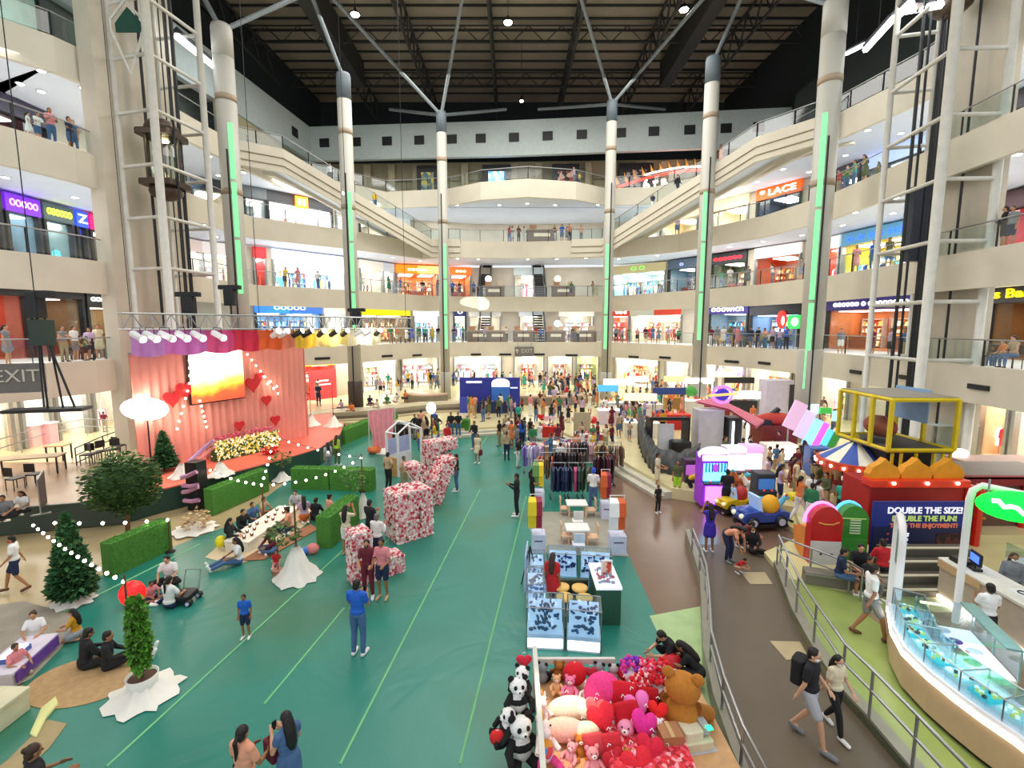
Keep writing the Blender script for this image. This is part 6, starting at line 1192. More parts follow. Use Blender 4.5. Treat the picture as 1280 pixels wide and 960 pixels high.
for s in range(3): MB().add([(-W/2+W/3*s+.05, -D/2, z0+.1), (-W/2+W/3*(s+1)-.05, -D/2, z0+.1), (-W/2+W/3*(s+1)-.05, -D/2, z1-.1), (-W/2+W/3*s+.05, -D/2, z1-.1)], [(0, 1, 2, 3)]).build('glass_pane', m_glass, t)
MB().box((-.5, D/2-.1, z0+1.3), (W*.6, .04, 1.2)).build('blue_picture', cm('#8ab0d8'), t); MB().ell((-.6, 0, z0+.45), (.7, .4, .4)).build('red_prize_heap', cm('#a84838'), t, True)
for x in (-.9, -.6, -.1, .5, .8, 1.05): MB().box((W/2-.05, x, 1.4), (.07, .07, 2.8)).build('lattice_post', my, t)
for z in (.5, 1.1, 1.75): MB().box((W/2-.05, 0, z), (.06, 2.1, .06)).build('lattice_bar', my, t)
MB().rbox((-.2, .1, 1.38), (1.8, 1.6, 2.7), .05).build('dark_base', m_black, t); MB().box((W/2+.05, 0, 1.75), (.06, 1.8, .16)).build('yellow_light', cm('#f0ff60', em=3, var=0), t); MB().rbox((W/2+.1, 0, 1.3), (.08, .7, .25), .02).build('score_display', cm('#ff3040', em=2.5, var=0), t)
MB().rbox((.3, -1.0, 2.0), (.6, .3, .14), .04).build('green_light', cm('#30e090', em=2.5, var=0), t)
# big glass cabinet, gumball machine
t = thing('glass_cabinet', 'large glass cabinet behind the gumball machine', 'cabinet', G(1178, 600, AZ)); 
for x in (-1.0, 1.0):
    for y in (-.4, .4): MB().box((x, y, 1.3), (.05, .05, 2.6)).build('post', m_steel, t)
for z in (.05, .9, 1.7, 2.6): MB().box((0, 0, z), (2.05, .85, .04)).build('shelf', cm('#c0c8c8'), t)
for y in (-.42,): MB().box((0, y, 1.3), (2, .01, 2.5)).build('glass_front', m_glass, t)
t = thing('gumball_machine', 'red gumball machine with glowing white oval top', 'machine', G(1193, 622, AZ)); MB().lathe([(.3, 0), (.32, .7), (.28, .75)], n=20).build('base', cm('#c02828'), t, True); MB().lathe([(.3, .75), (.36, 1.0), (.34, 1.5), (.2, 1.62)], n=20).build('globe', m_glass, t, True)
b = MB(); r = random.Random(4)
for k in range(90): a = r.uniform(0, 6.3); q = .26*sqrt(r.random()); b.ell((q*cos(a), q*sin(a), .8+r.uniform(0, .35)), .05, 6, 4, k % 4)
b.build('gumballs', [cm('#50c060'), cm('#e8e050'), cm('#e05050'), cm('#f4f4f4')], t)['kind'] = 'stuff'; MB().ell((0, 0, 1.85), (.36, .2, .2), 16, 8).build('oval_sign', cm('#fff8ee', em=4, var=0), t, True)
# onion dome booth with banner, game backs
t = thing('dome_booth', 'red game booth with three orange onion domes', 'booth', G(1135, 678, AZ)); L = 3.0; MB().rbox((0, .5, 1.0), (L, 1.3, 2.0), .05).build('body', cm('#a82018'), t); MB().rbox((0, -.05, 2.05), (L+.1, .5, .22), .05).build('red_ledge', cm('#e83818', rough=.3), t)
pr = [(-.47, 0), (.47, 0), (.5, .12), (.38, .3), (.15, .4), (0, .52), (-.15, .4), (-.38, .3), (-.5, .12)]
for k in range(3): MB().ex(pr, (-1.0+k*1.02, -.05, 2.15), (1, 0, 0), (0, 0, 1.25), (0, .25, 0)).build('onion_dome', cm('#e09818'), t)
for x in (-.9, .15, 1.1): MB().ell((x, -.32, 2.08), .05).build('lamp', m_bulb, t)
for x in (1.6, 1.95): MB().tube([(x, -.2, 0), (x, -.2, 2.0)], .12, 8).build('red_post', cm('#d02818', rough=.3), t)
t = thing('banner', 'blue banner reading double the size double the fun on the booth front', 'banner', G(1142, 697, AZ)); bw, bh = 2.75, 1.72; MB().rbox((0, 0, bh/2+.05), (bw, .06, bh), .01).build('panel', cm('#1c2c88'), t); MB().box((0, -.04, bh/2-.25), (bw*.98, .02, bh*.45)).build('lower_panel', cm('#141a4a'), t)
Tt = [('DOUBLE THE SIZE!', '#f4f4ff', .27, 1.5), ('DOUBLE THE FUN!', '#b8d070', .23, 1.25), ('TRIPLE THE ENJOYMENT!', '#c86a50', .18, 1.03)]
for s_, c, sz, z in Tt: text(s_, 'lettering', cm(c, em=.3), t, (.15, -.06, z), (pi/2, 0, 0), sz, .01, bold=.006)
for k, s_ in enumerate(('Bowling', 'Billiards', 'Karaoke', 'Games', 'Prizes')): text(s_, 'lettering', cm('#e8ecff', em=.3), t, (-.75, -.06, .78-.17*k), (pi/2, 0, 0), .15, .01, 'LEFT', bold=.004); MB().box((-.9, -.06, .78-.17*k), (.05, .02, .05)).build('bullet_mark', cm('#e05040'), t)
MB().box((.95, -.06, .42), (.75, .02, .75)).build('dark_picture', multi('banner_pic', [hx('#2a1418'), hx('#5a2420'), hx('#1a1020')], 5), t)
def gback(px, py, w_, h, col, low, label, side='#e08a40', head=None, rz=0):
    t = thing('arcade_machine', label, 'arcade machine', G(px, py, AZ), rz); b = MB(); pr = [(-w_/2, .0), (w_/2, 0), (w_/2, h*.66)]+[(w_/2*1.08*cos(a*pi/8), h*.66+h*.34*sin(a*pi/8)) for a in range(1, 8)]+[(-w_/2, h*.66)]
    b.ex(pr, (0, -.0, 0), (1, 0, 0), (0, 0, 1), (0, .3, 0)); b.build('back_shell', cm(col, rough=.35), t); MB().box((0, -.012, h*.2), (w_*.98, .03, h*.4)).build('lower_panel', cm(low), t)
    MB().ex([(0, 0), (.55, .15), (.75, .75), (.35, .95), (.0, 1.0)], (-w_/2-.02, .3, 0), (0, 1, 0), (0, 0, 1), (w_, 0, 0)).build('side_body', cm(side), t); MB().tube([(w_/2*1.1*cos(a*pi/10), .32, h*.66+h*.35*sin(a*pi/10)) for a in range(0, 11)], .05, 6).build('neon_arch', cm(head or '#f070f0', em=2.5, var=0), t)
    for x in (-.15, .2): MB().ell((w_*x, -.03, h*.18), (.04, .02, .03)).build('vent_knob', m_black, t)
    return t
t = gback(1030, 705, .86, 1.75, '#c02020', '#d0d0d4', 'back of a red and white arcade machine with pink neon arch', rz=radians(-6)); MB().tube([(-.25, -.02, 1.28), (-.1, -.03, 1.23), (.15, -.03, 1.23), (.32, -.02, 1.3)], .02, 5).build('cable', cm('#d8a040'), t)
t = gback(1064, 700, .8, 1.68, '#388a30', '#3c8f34', 'back of a green arcade machine beside the red one', '#d02820', '#50b0f0', radians(-6))
b = MB(); [b.box((.02, -.02, .85+.08*k), (.3, .02, .04)) for k in range(6)]; b.build('printed_lines', cm('#c8e0b8'), t); MB().tube([(-.35, -.02, 1.3), (.3, -.03, 1.3)], .02, 5).build('cable', cm('#b8e080'), t)
t = gback(1015, 705, .5, 1.3, '#e8944a', '#e8a060', 'orange side of the machine left of the red back', '#e0e0f8', '#c0a0ff', radians(60)) if False else None
# red benches and dark structures at the right edge
t = thing('red_stand', 'red and brown open stand with a curved rail behind the white arch', 'booth', G(1230, 665, AZ)); MB().rbox((.2, .6, .9), (3.6, 1.6, 1.7), .05).build('body', cm('#6a4a3c'), t); MB().box((.0, -.25, 1.9), (4.2, .2, .3)).build('red_beam', cm('#8a2028'), t); MB().box((.3, .6, 2.0), (4.4, 1.9, .06)).build('grey_top', cm('#8a8078'), t)
for x in (-1.5, .9): MB().tube([(x, -.3, 0), (x, -.3, 2.0)], .1, 8).build('red_post', cm('#c82418', rough=.3), t)
for z in (.6, .9, 1.2, 1.5): MB().box((-.8, -.28, z), (1.0, .04, .06)).build('amber_slat', cm('#c8983a'), t)
t = thing('dark_ceiling_stand', 'flat red and grey canopy beyond the gumball machine', 'booth', G(1245, 632, AZ)); MB().box((.3, .3, 1.7), (3.2, 1.6, .08)).build('canopy', cm('#a88a80'), t); MB().box((.3, -.5, 1.55), (3.2, .08, .3)).build('red_fascia', cm('#a02830'), t)
for x in (-1.2, 1.8): MB().box((x, .3, .8), (.1, .1, 1.6)).build('post', m_dark, t)
t = thing('red_wall_panel', 'tall red wall panel with a framed poster at the right', 'wall panel', G(1222, 556, RZ)); MB().box((0, .1, 1.9), (2.2, .12, 3.8)).build('panel', cm('#d02420'), t); MB().box((.1, -.02, 1.4), (1.1, .08, 1.9)).build('frame', m_white, t); MB().box((.1, -.08, 1.4), (.95, .04, 1.75)).build('poster', cm('#4a4a78'), t)
for i in range(4):
    t = thing('seating_step', 'dark striped seating step below the blue banner, '+['lowest', 'second', 'third', 'topmost'][i], 'step', G(1150, 742-9*i, AZ)); MB().rbox((0, 0, .08+.1*i), (2.4, .35, .16+.2*i), .02).build('riser', cm('#57524a'), t); MB().box((0, -.1, .17+.2*i), (2.4, .1, .02)).build('pale_edge', cm('#c8bfa8'), t)
# handrails
def pathz(lst, z): return [G(a, b, z) for a, b in lst]
rail2(pathz(((971, 706), (995, 765), (1017, 803), (1052, 860), (1086, 897), (1140, 960), (1240, 1080)), AZ+.08), 'steel handrail on the kerb right of the ramp', .9)
rail2([p+Vector((.07, 0, 0)) for p in pathz(((862, 690), (871, 715), (878, 740), (881, 777), (883, 830), (897, 890), (920, 960), (975, 1080)), .33)], 'curved steel handrail left of the ramp', .72, None, 2, 2.4)
rail2(pathz(((975, 706), (1012, 722), (1060, 742), (1075, 752)), AZ), 'steel handrail before the sitting people', .85)
t = thing('seating_bench', 'low grey bench under the sitting people behind the handrail', 'bench', G(1060, 738, AZ), radians(-18)); MB().rbox((0, .2, .17), (2.0, .4, .34), .03).build('seat', cm('#7a7468'), t); MB().box((0, -.02, .3), (2.0, .04, .04)).build('edge', m_steel, t)

# ================= jewellery counter on the right =================
base = [G(*q, AZ) for q in ((1104, 800), (1108, 832), (1122, 862), (1152, 895), (1185, 925), (1217, 952), (1260, 985), (1310, 1030))]
bp = resample([(p.x, p.y) for p in base], .25); bp = [(p.x, p.y) for p in bp]; zb, zt = AZ, 1.05
t = thing('curved_counter', 'long curved beige jewellery counter with a glowing light band', 'counter', (bp[0][0], bp[0][1], zb)); o2 = t.location
def band_mesh(d0, d1, za, zc, nm, mat, parent=t):
    a, b_ = poff(bp, d0), poff(bp, d1); m = MB()
    for i in range(len(bp)-1): m.prism([tuple(Vector(v)-o2.xy) for v in (a[i], a[i+1], b_[i+1], b_[i])], za-zb, zc-zb)
    return m.build(nm, mat, parent)
band_mesh(.1, .7, zb, zb+.1, 'plinth', m_dark); band_mesh(.04, .75, zb+.1, zt-.18, 'panelling', M('counter_maple', hx('#c8a888'), .4, var=.06)); band_mesh(.0, .05, zt-.18, zt-.1, 'light_band', M('warm_band', (1, .9, .75), em=6, var=0)); band_mesh(.02, .78, zt-.1, zt, 'white_worktop', cm('#e4e0e4', em=.15))
band_mesh(.08, .1, zt, zt+.36, 'front_glass', m_cglass); band_mesh(.6, .62, zt, zt+.36, 'rear_glass', m_cglass); band_mesh(.08, .62, zt+.36, zt+.37, 'top_glass', m_cglass)
for d in (.09, .61): q = poff(bp, d); MB().tube([Vector((*v, zt+.37))-o2 for v in q], .014, 4).build('glass_rim', m_steel, t)
qa, qb = poff(bp, .09), poff(bp, .61)
for i in range(0, len(bp), 3): MB().tube([Vector((*qa[i], zt))-o2, Vector((*qa[i], zt+.37))-o2, Vector((*qb[i], zt+.37))-o2, Vector((*qb[i], zt))-o2], .016, 4).build('glass_divider', m_steel, t)
q = poff(bp, .35); r = random.Random(3)
for i in range(1, len(bp)-1, 2):
    d = Vector(bp[i+1])-Vector(bp[i-1]); tr = MB().box((*(Vector(q[i])-o2.xy), zt-zb+.07), (.34, .3, .06), atan2(d.y, d.x)).build('jewellery_tray', cm('#38c0c8', em=.6) if i % 4 == 1 else cm('#a8d8d8', em=.5), t)
    j = MB(); [j.box((q[i][0]-o2.x+r.uniform(-.14, .14), q[i][1]-o2.y+r.uniform(-.12, .12), zt-zb+.12), (.05, .05, .04), r.uniform(0, 3), r.randint(0, 2)) for _ in range(12)]; j.build('jewellery', [cm('#e8f4f4', em=.8), cm('#1c4a5a'), cm('#d8e080', em=.4)], tr)
l_ = bpy.data.lights.new('counter_glow', 'AREA'); l_.energy = 12; l_.size = 1.5; l_.color = (.5, 1, 1); o = bpy.data.objects.new('counter_glow', l_); COL.objects.link(o); o.location = (base[3].x+.5, base[3].y+.4, zt+1.0)
# tall glass case at the end of the counter
t = thing('glass_showcase', 'tall glass showcase with white trays at the left end of the curved counter', 'display case', G(1196, 858, AZ), radians(-20)); W, D, h0, h = .95, 1.5, .78, 1.35
MB().rbox((0, 0, h0/2), (W, D, h0), .02).build('cabinet', cm('#dcd8cc'), t); MB().box((0, 0, h0+.01), (W-.05, D-.05, .03)).build('white_tray', cm('#f4f0f4', em=.7), t)
for x in (-W/2, W/2):
    for y in (-D/2, 0, D/2): MB().box((x, y, (h0+h)/2), (.025, .025, h-h0)).build('glass_edge', cm('#8aa8a4'), t)
for x in (-W/2, W/2): MB().box((x, 0, (h0+h)/2), (.008, D, h-h0)).build('side_glass', m_cglass, t)
MB().box((-.12, 0, h), (W-.25, D, .01)).build('top_glass', m_cglass, t); MB().box((W/2-.1, 0, h+.01), (.24, D+.02, .04)).build('grey_top_panel', cm('#7a9a98'), t)
for k, (x, y, c) in enumerate(((-.1, .5, '#e8e0e8'), (-.05, .15, '#6a50a0'), (-.1, -.2, '#d84838'), (-.05, -.5, '#e8a090'), (.15, -.1, '#f0f0f4'))): MB().ell((x, y, h0+.06), (.14, .1, .035)).build('ornament', cm(c), t, True)
MB().box((-.2, D/2-.05, h-.08), (W-.5, .03, .03)).build('light_tube', cm('#fff0a0', em=5, var=0), t)
# white arches
def arch(pts, label, r_=.07, panel=None):
    t = thing('white_arch', label, 'arch', pts[0]); o_ = pts[0]; MB().tube([p-o_ for p in pts], r_, 10).build('arch_tube', m_white, t, True)
    if panel: MB().rbox(*panel, .02).build('glass_plate', cm('#7a9a90'), t)
    return t
a = G(1110, 795, AZ); zt2 = 2.55
A0 = a+Vector((.12, .0, .9)); A1 = a+Vector((.72, .9, .0)); A1z = A1.copy(); A1z.z = AZ+.9
arch([A0, A0+Vector((0, 0, 1.25)), A0+Vector((.04, .06, 1.45)), A0+Vector((.16, .24, 1.62)), A0.lerp(A1z, .7)+Vector((0, 0, 1.68)), A1z+Vector((0, 0, 1.5)), A1z+Vector((0, 0, 1.3)), A1z+Vector((0, 0, -.9))], 'leaning white arch standing at the left end of the curved counter', .075)
t = thing('arch_glass_plate', 'grey green glass plate held inside the white arch', 'panel', A0.lerp(A1z, .55)+Vector((0, 0, .6)), atan2(.9, .6)); MB().rbox((0, 0, .35), (.55, .03, .8), .02).build('plate', cm('#6f8f86'), t); MB().tube([(-.2, -.03, .1), (.2, -.03, .1), (.2, -.03, .6), (-.2, -.03, .6)], .012, 4, closed=True).build('white_outline', m_white, t)
pY = 10.6; Q0 = PY(1207, 668, pY); Q1 = PY(1212, 625, pY); Q2 = PY(1228, 607, pY); Q3 = PY(1290, 620, pY-.6); Q4 = PY(1350, 640, pY-1.2); base0 = Vector((Q0.x, Q0.y, AZ))
arch([base0, Q0, Q1, PY(1216, 613, pY), Q2, Q3, Q4, Vector((Q4.x, Q4.y, AZ))], 'large white arch behind the back counter carrying the green oval sign', .075)
t = thing('oval_sign', 'glowing green oval sign with white script on the white arch', 'sign', PY(1275, 634, pY-.75), radians(-30)); MB().ell((0, 0, 0), (.72, .12, .34), 28, 12).build('green_oval', M('green_glow', (.0, .75, .04), em=1.6, var=0), t, True); MB().tube([(-.48+.1*k, -.13, .1-.03*k+.05*sin(k*2.2)) for k in range(10)], .05, 6).build('script_stroke', cm('#f4fff8', em=4, var=0), t, True)
MB().tube([(-.5, .05, .2), (-.5, .05, .52)], .02, 5).build('bracket', m_steel, t)
# back counter with till
a, c = G(1170, 745, AZ), G(1320, 845, AZ); d = c-a; L = d.length; t = thing('service_counter', 'beige and grey service counter behind the showcase with white worktop', 'counter', a, atan2(d.y, d.x)); MB().rbox((L/2, .35, .5), (L, .7, 1.0), .02).build('front_panel', cm('#b8ac9c'), t); MB().rbox((L/2, .35, 1.03), (L+.05, .78, .06), .02).build('worktop', cm('#e0dcd4'), t); MB().box((L*.2, -.02, .93), (L*.4, .06, .2)).build('wood_trim', cm('#c8a880'), t); MB().box((L/2, -.02, .06), (L, .03, .07)).build('floor_light', M('warm_band'), t)
MB().rbox((L/2, 1.9, .55), (L, .6, 1.1), .02).build('rear_counter', cm('#d8d4cc'), t); MB().box((L/2, 1.6, 1.3), (L, .01, .4)).build('rear_glass', m_cglass, t)
M1 = t.matrix_basis
def oncounter(u, v, z): return M1 @ Vector((u*L, v, z))
ang = t.rotation_euler.z
def monitor(u, v, lb, col):
    t2 = thing('till_monitor', lb, 'monitor', oncounter(u, v, 1.06), ang+2.9); MB().rbox((0, 0, .04), (.25, .2, .05), .02).tube([(0, 0, .05), (0, 0, .22)], .02, 6).build('stand', m_black, t2); MB().rbox((0, 0, .3), (.42, .05, .3), .02).build('screen_case', m_black, t2); MB().box((0, .03, .3), (.3, .02, .18)).build('display', cm(col, em=2.5, var=0), t2); MB().box((0, -.03, .3), (.3, .02, .18)).build('rear_display', cm(col, em=2.5, var=0), t2)
monitor(.22, .3, 'black till with blue lit screen on the service counter', '#3858e0'); monitor(.75, .35, 'dark card terminal at the right of the service counter', '#202838')
t2 = thing('till_box', 'black till drawer box beside the blue lit screen', 'till', oncounter(.1, .3, 1.06), ang); MB().rbox((0, 0, .06), (.4, .35, .12), .02).build('drawer', m_black, t2); MB().box((0, -.18, .06), (.3, .01, .06)).build('drawer_front', m_dark, t2)
t2 = thing('white_paper_tray', 'white tray with dark round item on the service counter', 'tray', oncounter(.6, .35, 1.06), ang); MB().rbox((0, 0, .02), (.4, .3, .04), .02).build('tray', m_white, t2); MB().tube([(.08*cos(k*.5), .08*sin(k*.5), .05) for k in range(13)], .014, 5).build('bracelet', m_black, t2)
t2 = thing('round_floor_mat', 'white round mat on the floor inside the counter area', 'mat', G(1290, 812, AZ)); MB().lathe([(.5, 0), (.5, .02), (.46, .03)], n=28).build('mat', cm('#e0e0dc'), t2); MB().lathe([(.3, .028), (.3, .034)], n=24).build('ring', cm('#d0d0cc'), t2)
struct('floor', MB().prism([tuple(v) for v in poff(bp, .5)]+[(13, 4), (14, 11), (8.6, 11)], AZ+.001, AZ+.014), M('counter_floor', hx('#8a7a62'), .25))
# ================= people =================
def remesh(b, voxel, it=2):
    me = b.mesh('tmp', []); o = bpy.data.objects.new('tmp', me); COL.objects.link(o); m = o.modifiers.new('r', 'REMESH'); m.mode = 'VOXEL'; m.voxel_size = voxel; m.use_smooth_shade = True
    if it: s = o.modifiers.new('s', 'SMOOTH'); s.iterations = it; s.factor = .5
    r = bpy.data.meshes.new_from_object(o.evaluated_get(bpy.context.evaluated_depsgraph_get())); bpy.data.objects.remove(o); bpy.data.meshes.remove(me); r.materials.clear(); return r
def V3(*a): return Vector(a)
def pose(nm, w=1.0):
    J = {'pel': V3(0, 0, .95), 'waist': V3(0, 0, 1.1), 'chest': V3(0, 0, 1.28), 'neck': V3(0, .01, 1.44), 'head': V3(0, -.015, 1.585)}
    for s, k in ((-1, 'L'), (1, 'R')):
        J['sh'+k] = V3(s*.165*w, .01, 1.395); J['el'+k] = V3(s*.215*w, .03, 1.13); J['wr'+k] = V3(s*.22*w, -.04, .89); J['hip'+k] = V3(s*.085, 0, .92); J['kn'+k] = V3(s*.1, -.02, .5); J['an'+k] = V3(s*.105, .03, .08); J['to'+k] = V3(s*.125, -.14, .035)
    up = ('waist', 'chest', 'neck', 'head', 'shL', 'shR', 'elL', 'elR', 'wrL', 'wrR')
    def lift(dz, lean=0, dy=0):
        R = Matrix.Rotation(lean, 3, 'X'); P0 = J['pel'].copy(); D = V3(0, dy, dz)
        for k in up: J[k] = R @ (J[k]-P0)+P0+D
        for k in ('pel', 'hipL', 'hipR'): J[k] = J[k]+D
    def arms(el, wr):
        for s, k in ((-1, 'L'), (1, 'R')):
            if el: J['el'+k] = V3(s*el[0], el[1], el[2])
            J['wr'+k] = V3(s*wr[0], wr[1], wr[2])
    if nm == 'phone': arms((.21, -.06, 1.14), (.09, -.3, 1.24))
    elif nm == 'photo': arms((.24, -.2, 1.3), (.1, -.34, 1.52))
    elif nm == 'hip': J['elL'] = V3(-.36, .08, 1.17); J['wrL'] = V3(-.18, -.02, 1.02); J['knR'] = V3(.12, -.05, .5)
    elif nm == 'hold': arms((.23, -.05, 1.12), (.16, -.3, 1.08))
    elif nm == 'rail': lift(0, radians(12)); arms((.22, -.25, 1.12), (.2, -.42, 1.1))
    elif nm == 'reach': J['elR'] = V3(.24, -.2, 1.25); J['wrR'] = V3(.2, -.46, 1.3); J['elL'] = V3(-.22, -.02, 1.13); J['wrL'] = V3(-.18, -.2, 1.0)
    elif nm == 'walk':
        J['knL'] = V3(-.1, -.2, .53); J['anL'] = V3(-.1, -.28, .1); J['toL'] = V3(-.11, -.45, .06); J['knR'] = V3(.1, .02, .5); J['anR'] = V3(.1, .26, .13); J['toR'] = V3(.11, .12, .03); J['wrL'] = V3(-.22, .12, .92); J['wrR'] = V3(.23, -.2, .95); J['elR'] = V3(.22, -.03, 1.13)
    elif nm == 'bend': lift(-.03, radians(62), .12); arms((.16, -.38, .85), (.1, -.45, .6))
    elif nm in ('sit', 'sitlean'):
        lift(-.43, radians(6 if nm == 'sit' else 28))
        for s, k in ((-1, 'L'), (1, 'R')): J['kn'+k] = V3(s*.11, -.42, .5); J['an'+k] = V3(s*.1, -.4, .08); J['to'+k] = V3(s*.11, -.56, .035); c = J['chest']; J['el'+k] = V3(s*.23, c.y-.1, .68); J['wr'+k] = V3(s*.12, c.y-.34, .64)
    elif nm in ('floor', 'floorside', 'floorleg', 'kneel'):
        lift(-.82 if nm != 'kneel' else -.66, radians(10 if nm == 'floor' else 4)); z0 = J['pel'].z
        for s, k in ((-1, 'L'), (1, 'R')):
            if nm == 'floor': J['kn'+k] = V3(s*.34, -.28, .16); J['an'+k] = V3(-s*.06, -.36, .07); J['to'+k] = V3(-s*.18, -.4, .05)
            elif nm == 'floorside': J['kn'+k] = V3(.12+s*.1, -.4, .15+.08*(s > 0)); J['an'+k] = V3(.42, -.12+s*.08, .07); J['to'+k] = V3(.55, -.06+s*.08, .05)
            elif nm == 'floorleg': J['kn'+k] = V3(s*.12, -.42, .2); J['an'+k] = V3(s*.13, -.82, .09); J['to'+k] = V3(s*.15, -.88, .22)
            else: J['kn'+k] = V3(s*.12, -.3, .09); J['an'+k] = V3(s*.1, .12, .07); J['to'+k] = V3(s*.1, .26, .05)
            c = J['chest']; J['el'+k] = V3(s*.24, c.y-.1, z0+.22); J['wr'+k] = V3(s*.14, c.y-.32, z0+.16)
    elif nm == 'crouch':
        lift(-.62, radians(38))
        for s, k in ((-1, 'L'), (1, 'R')): J['kn'+k] = V3(s*.18, -.34, .42); J['an'+k] = V3(s*.12, -.02, .09); J['to'+k] = V3(s*.14, -.2, .035); J['el'+k] = V3(s*.2, -.4, .5); J['wr'+k] = V3(s*.1, -.62, .48)
    return J
def cap(b, p, q, r1, r2, n=10):
    b.tube([p, p.lerp(q, .33), p.lerp(q, .66), q], [r1, r1*.8+r2*.25, r1*.35+r2*.7, r2], n); b.ell(p, r1, 10, 7); b.ell(q, r2, 10, 7)
def hand(b, wr, el, s, curl=.5):
    d = (wr-el).normalized(); side = d.cross(V3(0, 1, 0)); side = side.normalized() if side.length > .1 else V3(s, 0, 0)
    if side.x*s < 0: side = -side
    nn = d.cross(side).normalized()
    if nn.y > 0 and abs(d.z) > .6: pass
    R = Matrix((side*.6+nn*.0, nn, d)).transposed(); c = wr+d*.05
    Rr = Matrix((nn, side, d)).transposed(); b.ell(c, (.024, .042, .055), 10, 8, 0, Rr)
    w_ = side.cross(d).normalized()
    for k, L in enumerate((.068, .078, .073, .056)):
        o = c+d*.035+side*(-.03+.02*k); m = o+d*L*.55; e = m+d*L*.45*(1-curl*.4)+w_*(-s if False else 1)*L*.35*curl
        cap(b, o, m, .0105, .01, 6); cap(b, m, e, .01, .0085, 6)
    o = wr+d*.02-side*.035; cap(b, o, o-side*.022+d*.035, .013, .012, 6); cap(b, o-side*.022+d*.035, o-side*.022+d*.065+w_*.01, .012, .01, 6)
def prims(J, what, child=1.0):
    b = MB(); c = J['chest']; p = J['pel']; wst = J['waist']; ax = (c-p).normalized(); Rt = ax.to_track_quat('Z', 'Y').to_matrix()
    if abs(ax.z) > .95: Rt = Matrix.Identity(3)
    else: yv = V3(1, 0, 0).cross(ax)*-1; Rt = Matrix((V3(1, 0, 0), ax.cross(V3(1, 0, 0)), ax)).transposed()
    def torso(g):
        b.ell(c+ax*.03, (.155+g, .1+g, .17+g), 14, 10, 0, Rt); b.ell(wst, (.125+g, .088+g, .14+g), 14, 10, 0, Rt); b.ell(c-ax*.08, (.142+g, .095+g, .15+g), 14, 10, 0, Rt)
        cap(b, J['shL'], J['shR'], .052+g, .052+g, 10)
    def hips(g): b.ell(p, (.15+g, .11+g, .12+g), 14, 10); cap(b, J['hipL'], J['hipR'], .075+g, .075+g)
    if what == 'body':
        torso(0); hips(0)
        for k, s in (('L', -1), ('R', 1)):
            cap(b, J['sh'+k], J['el'+k], .047, .036); cap(b, J['el'+k], J['wr'+k], .037, .024); hand(b, J['wr'+k], J['el'+k], s)
            cap(b, J['hip'+k], J['kn'+k], .083, .052); cap(b, J['kn'+k], J['an'+k], .052, .034); cap(b, J['an'+k]+V3(0, 0, -.02), J['to'+k], .036, .03, 8)
        h = J['head']; n_ = J['neck']; cap(b, n_-ax*.05, n_.lerp(h, .5), .052, .048); d = (h-n_).normalized(); fw = d.cross(V3(1, 0, 0)).normalized()
        if fw.y > 0: fw = -fw
        Rh = Matrix((V3(1, 0, 0), -fw, d)).transposed()
        b.ell(h+d*.02, (.074, .09, .098), 14, 10, 0, Rh); b.ell(h+fw*.03-d*.05, (.052, .055, .062), 12, 8, 0, Rh); b.ell(h+fw*.1-d*.02, (.012, .018, .022), 8, 6, 0, Rh)
        for s in (-1, 1): b.ell(h+V3(s*.077, .0, 0)-d*.01, (.01, .018, .028), 8, 6)
        J['_fw'], J['_d'], J['_Rh'] = fw, d, Rh
    elif what in ('tee', 'long', 'tank', 'jacket'):
        g = .016 if what != 'jacket' else .03; torso(g); b.ell(p+ax*.06, (.15+g, .115+g, .1), 14, 10)
        for k in 'LR':
            e = J['el'+k]; s = J['sh'+k]
            if what == 'tee': q = s.lerp(e, .62); cap(b, s, q, .062, .06)
            elif what != 'tank': cap(b, s, e, .06, .05); cap(b, e, e.lerp(J['wr'+k], .92), .05, .036)
    elif what in ('pants', 'shorts'):
        hips(.012)
        for k in 'LR':
            h, kn, an = J['hip'+k], J['kn'+k], J['an'+k]
            if what == 'pants': cap(b, h, kn, .098, .066); cap(b, kn, kn.lerp(an, .95), .066, .05)
            else: cap(b, h, h.lerp(kn, .78), .1, .085)
    elif what in ('skirt', 'dress'):
        k0 = .55 if what == 'skirt' else .72; kl, kr = J['hipL'].lerp(J['knL'], k0), J['hipR'].lerp(J['knR'], k0); m = (kl+kr)/2
        if what == 'dress':
            torso(.018)
            for k in 'LR': cap(b, J['sh'+k], J['sh'+k].lerp(J['el'+k], .35), .062, .062)
        hips(.03); b.tube([p+ax*.04, p.lerp(m, .5), m], [.14, .17, .2], 16); cap(b, kl, kr, .11, .11)
        for k in 'LR': cap(b, J['hip'+k], J['hip'+k].lerp(J['kn'+k], k0), .1, .11)
    elif what == 'shoes':
        for k in 'LR': a, t_ = J['an'+k], J['to'+k]; cap(b, a+V3(0, .02, -.035), t_+(t_-a)*.12, .048, .042, 8)
    elif what.startswith('hair'):
        h = J['head']; d, fw, Rh = J['_d'], J['_fw'], J['_Rh']; b.ell(h+d*.042-fw*.018, (.083, .094, .085), 14, 10, 0, Rh); b.ell(h-fw*.045-d*.01, (.078, .062, .09), 12, 8, 0, Rh)
        if what == 'hairlong': q = J['neck']-fw*.075; b.tube([h-fw*.05, q, q-d*.2, q-d*.3], [.082, .09, .08, .04], 12); b.ell(h-fw*.05, .08)
        if what == 'hairbun': b.ell(h-fw*.1+d*.07, .042)
        if what == 'hairpony': q = h-fw*.1; b.tube([q, q-fw*.04-d*.06, q-d*.22, q-d*.34], [.03, .035, .03, .012], 8)
        if what == 'haircap': b.lathe([(.09, 0), (.088, .05), (.05, .09), (.0, .1)], h+d*.045, 14); b.ell(h+fw*.11+d*.045, (.07, .06, .012))
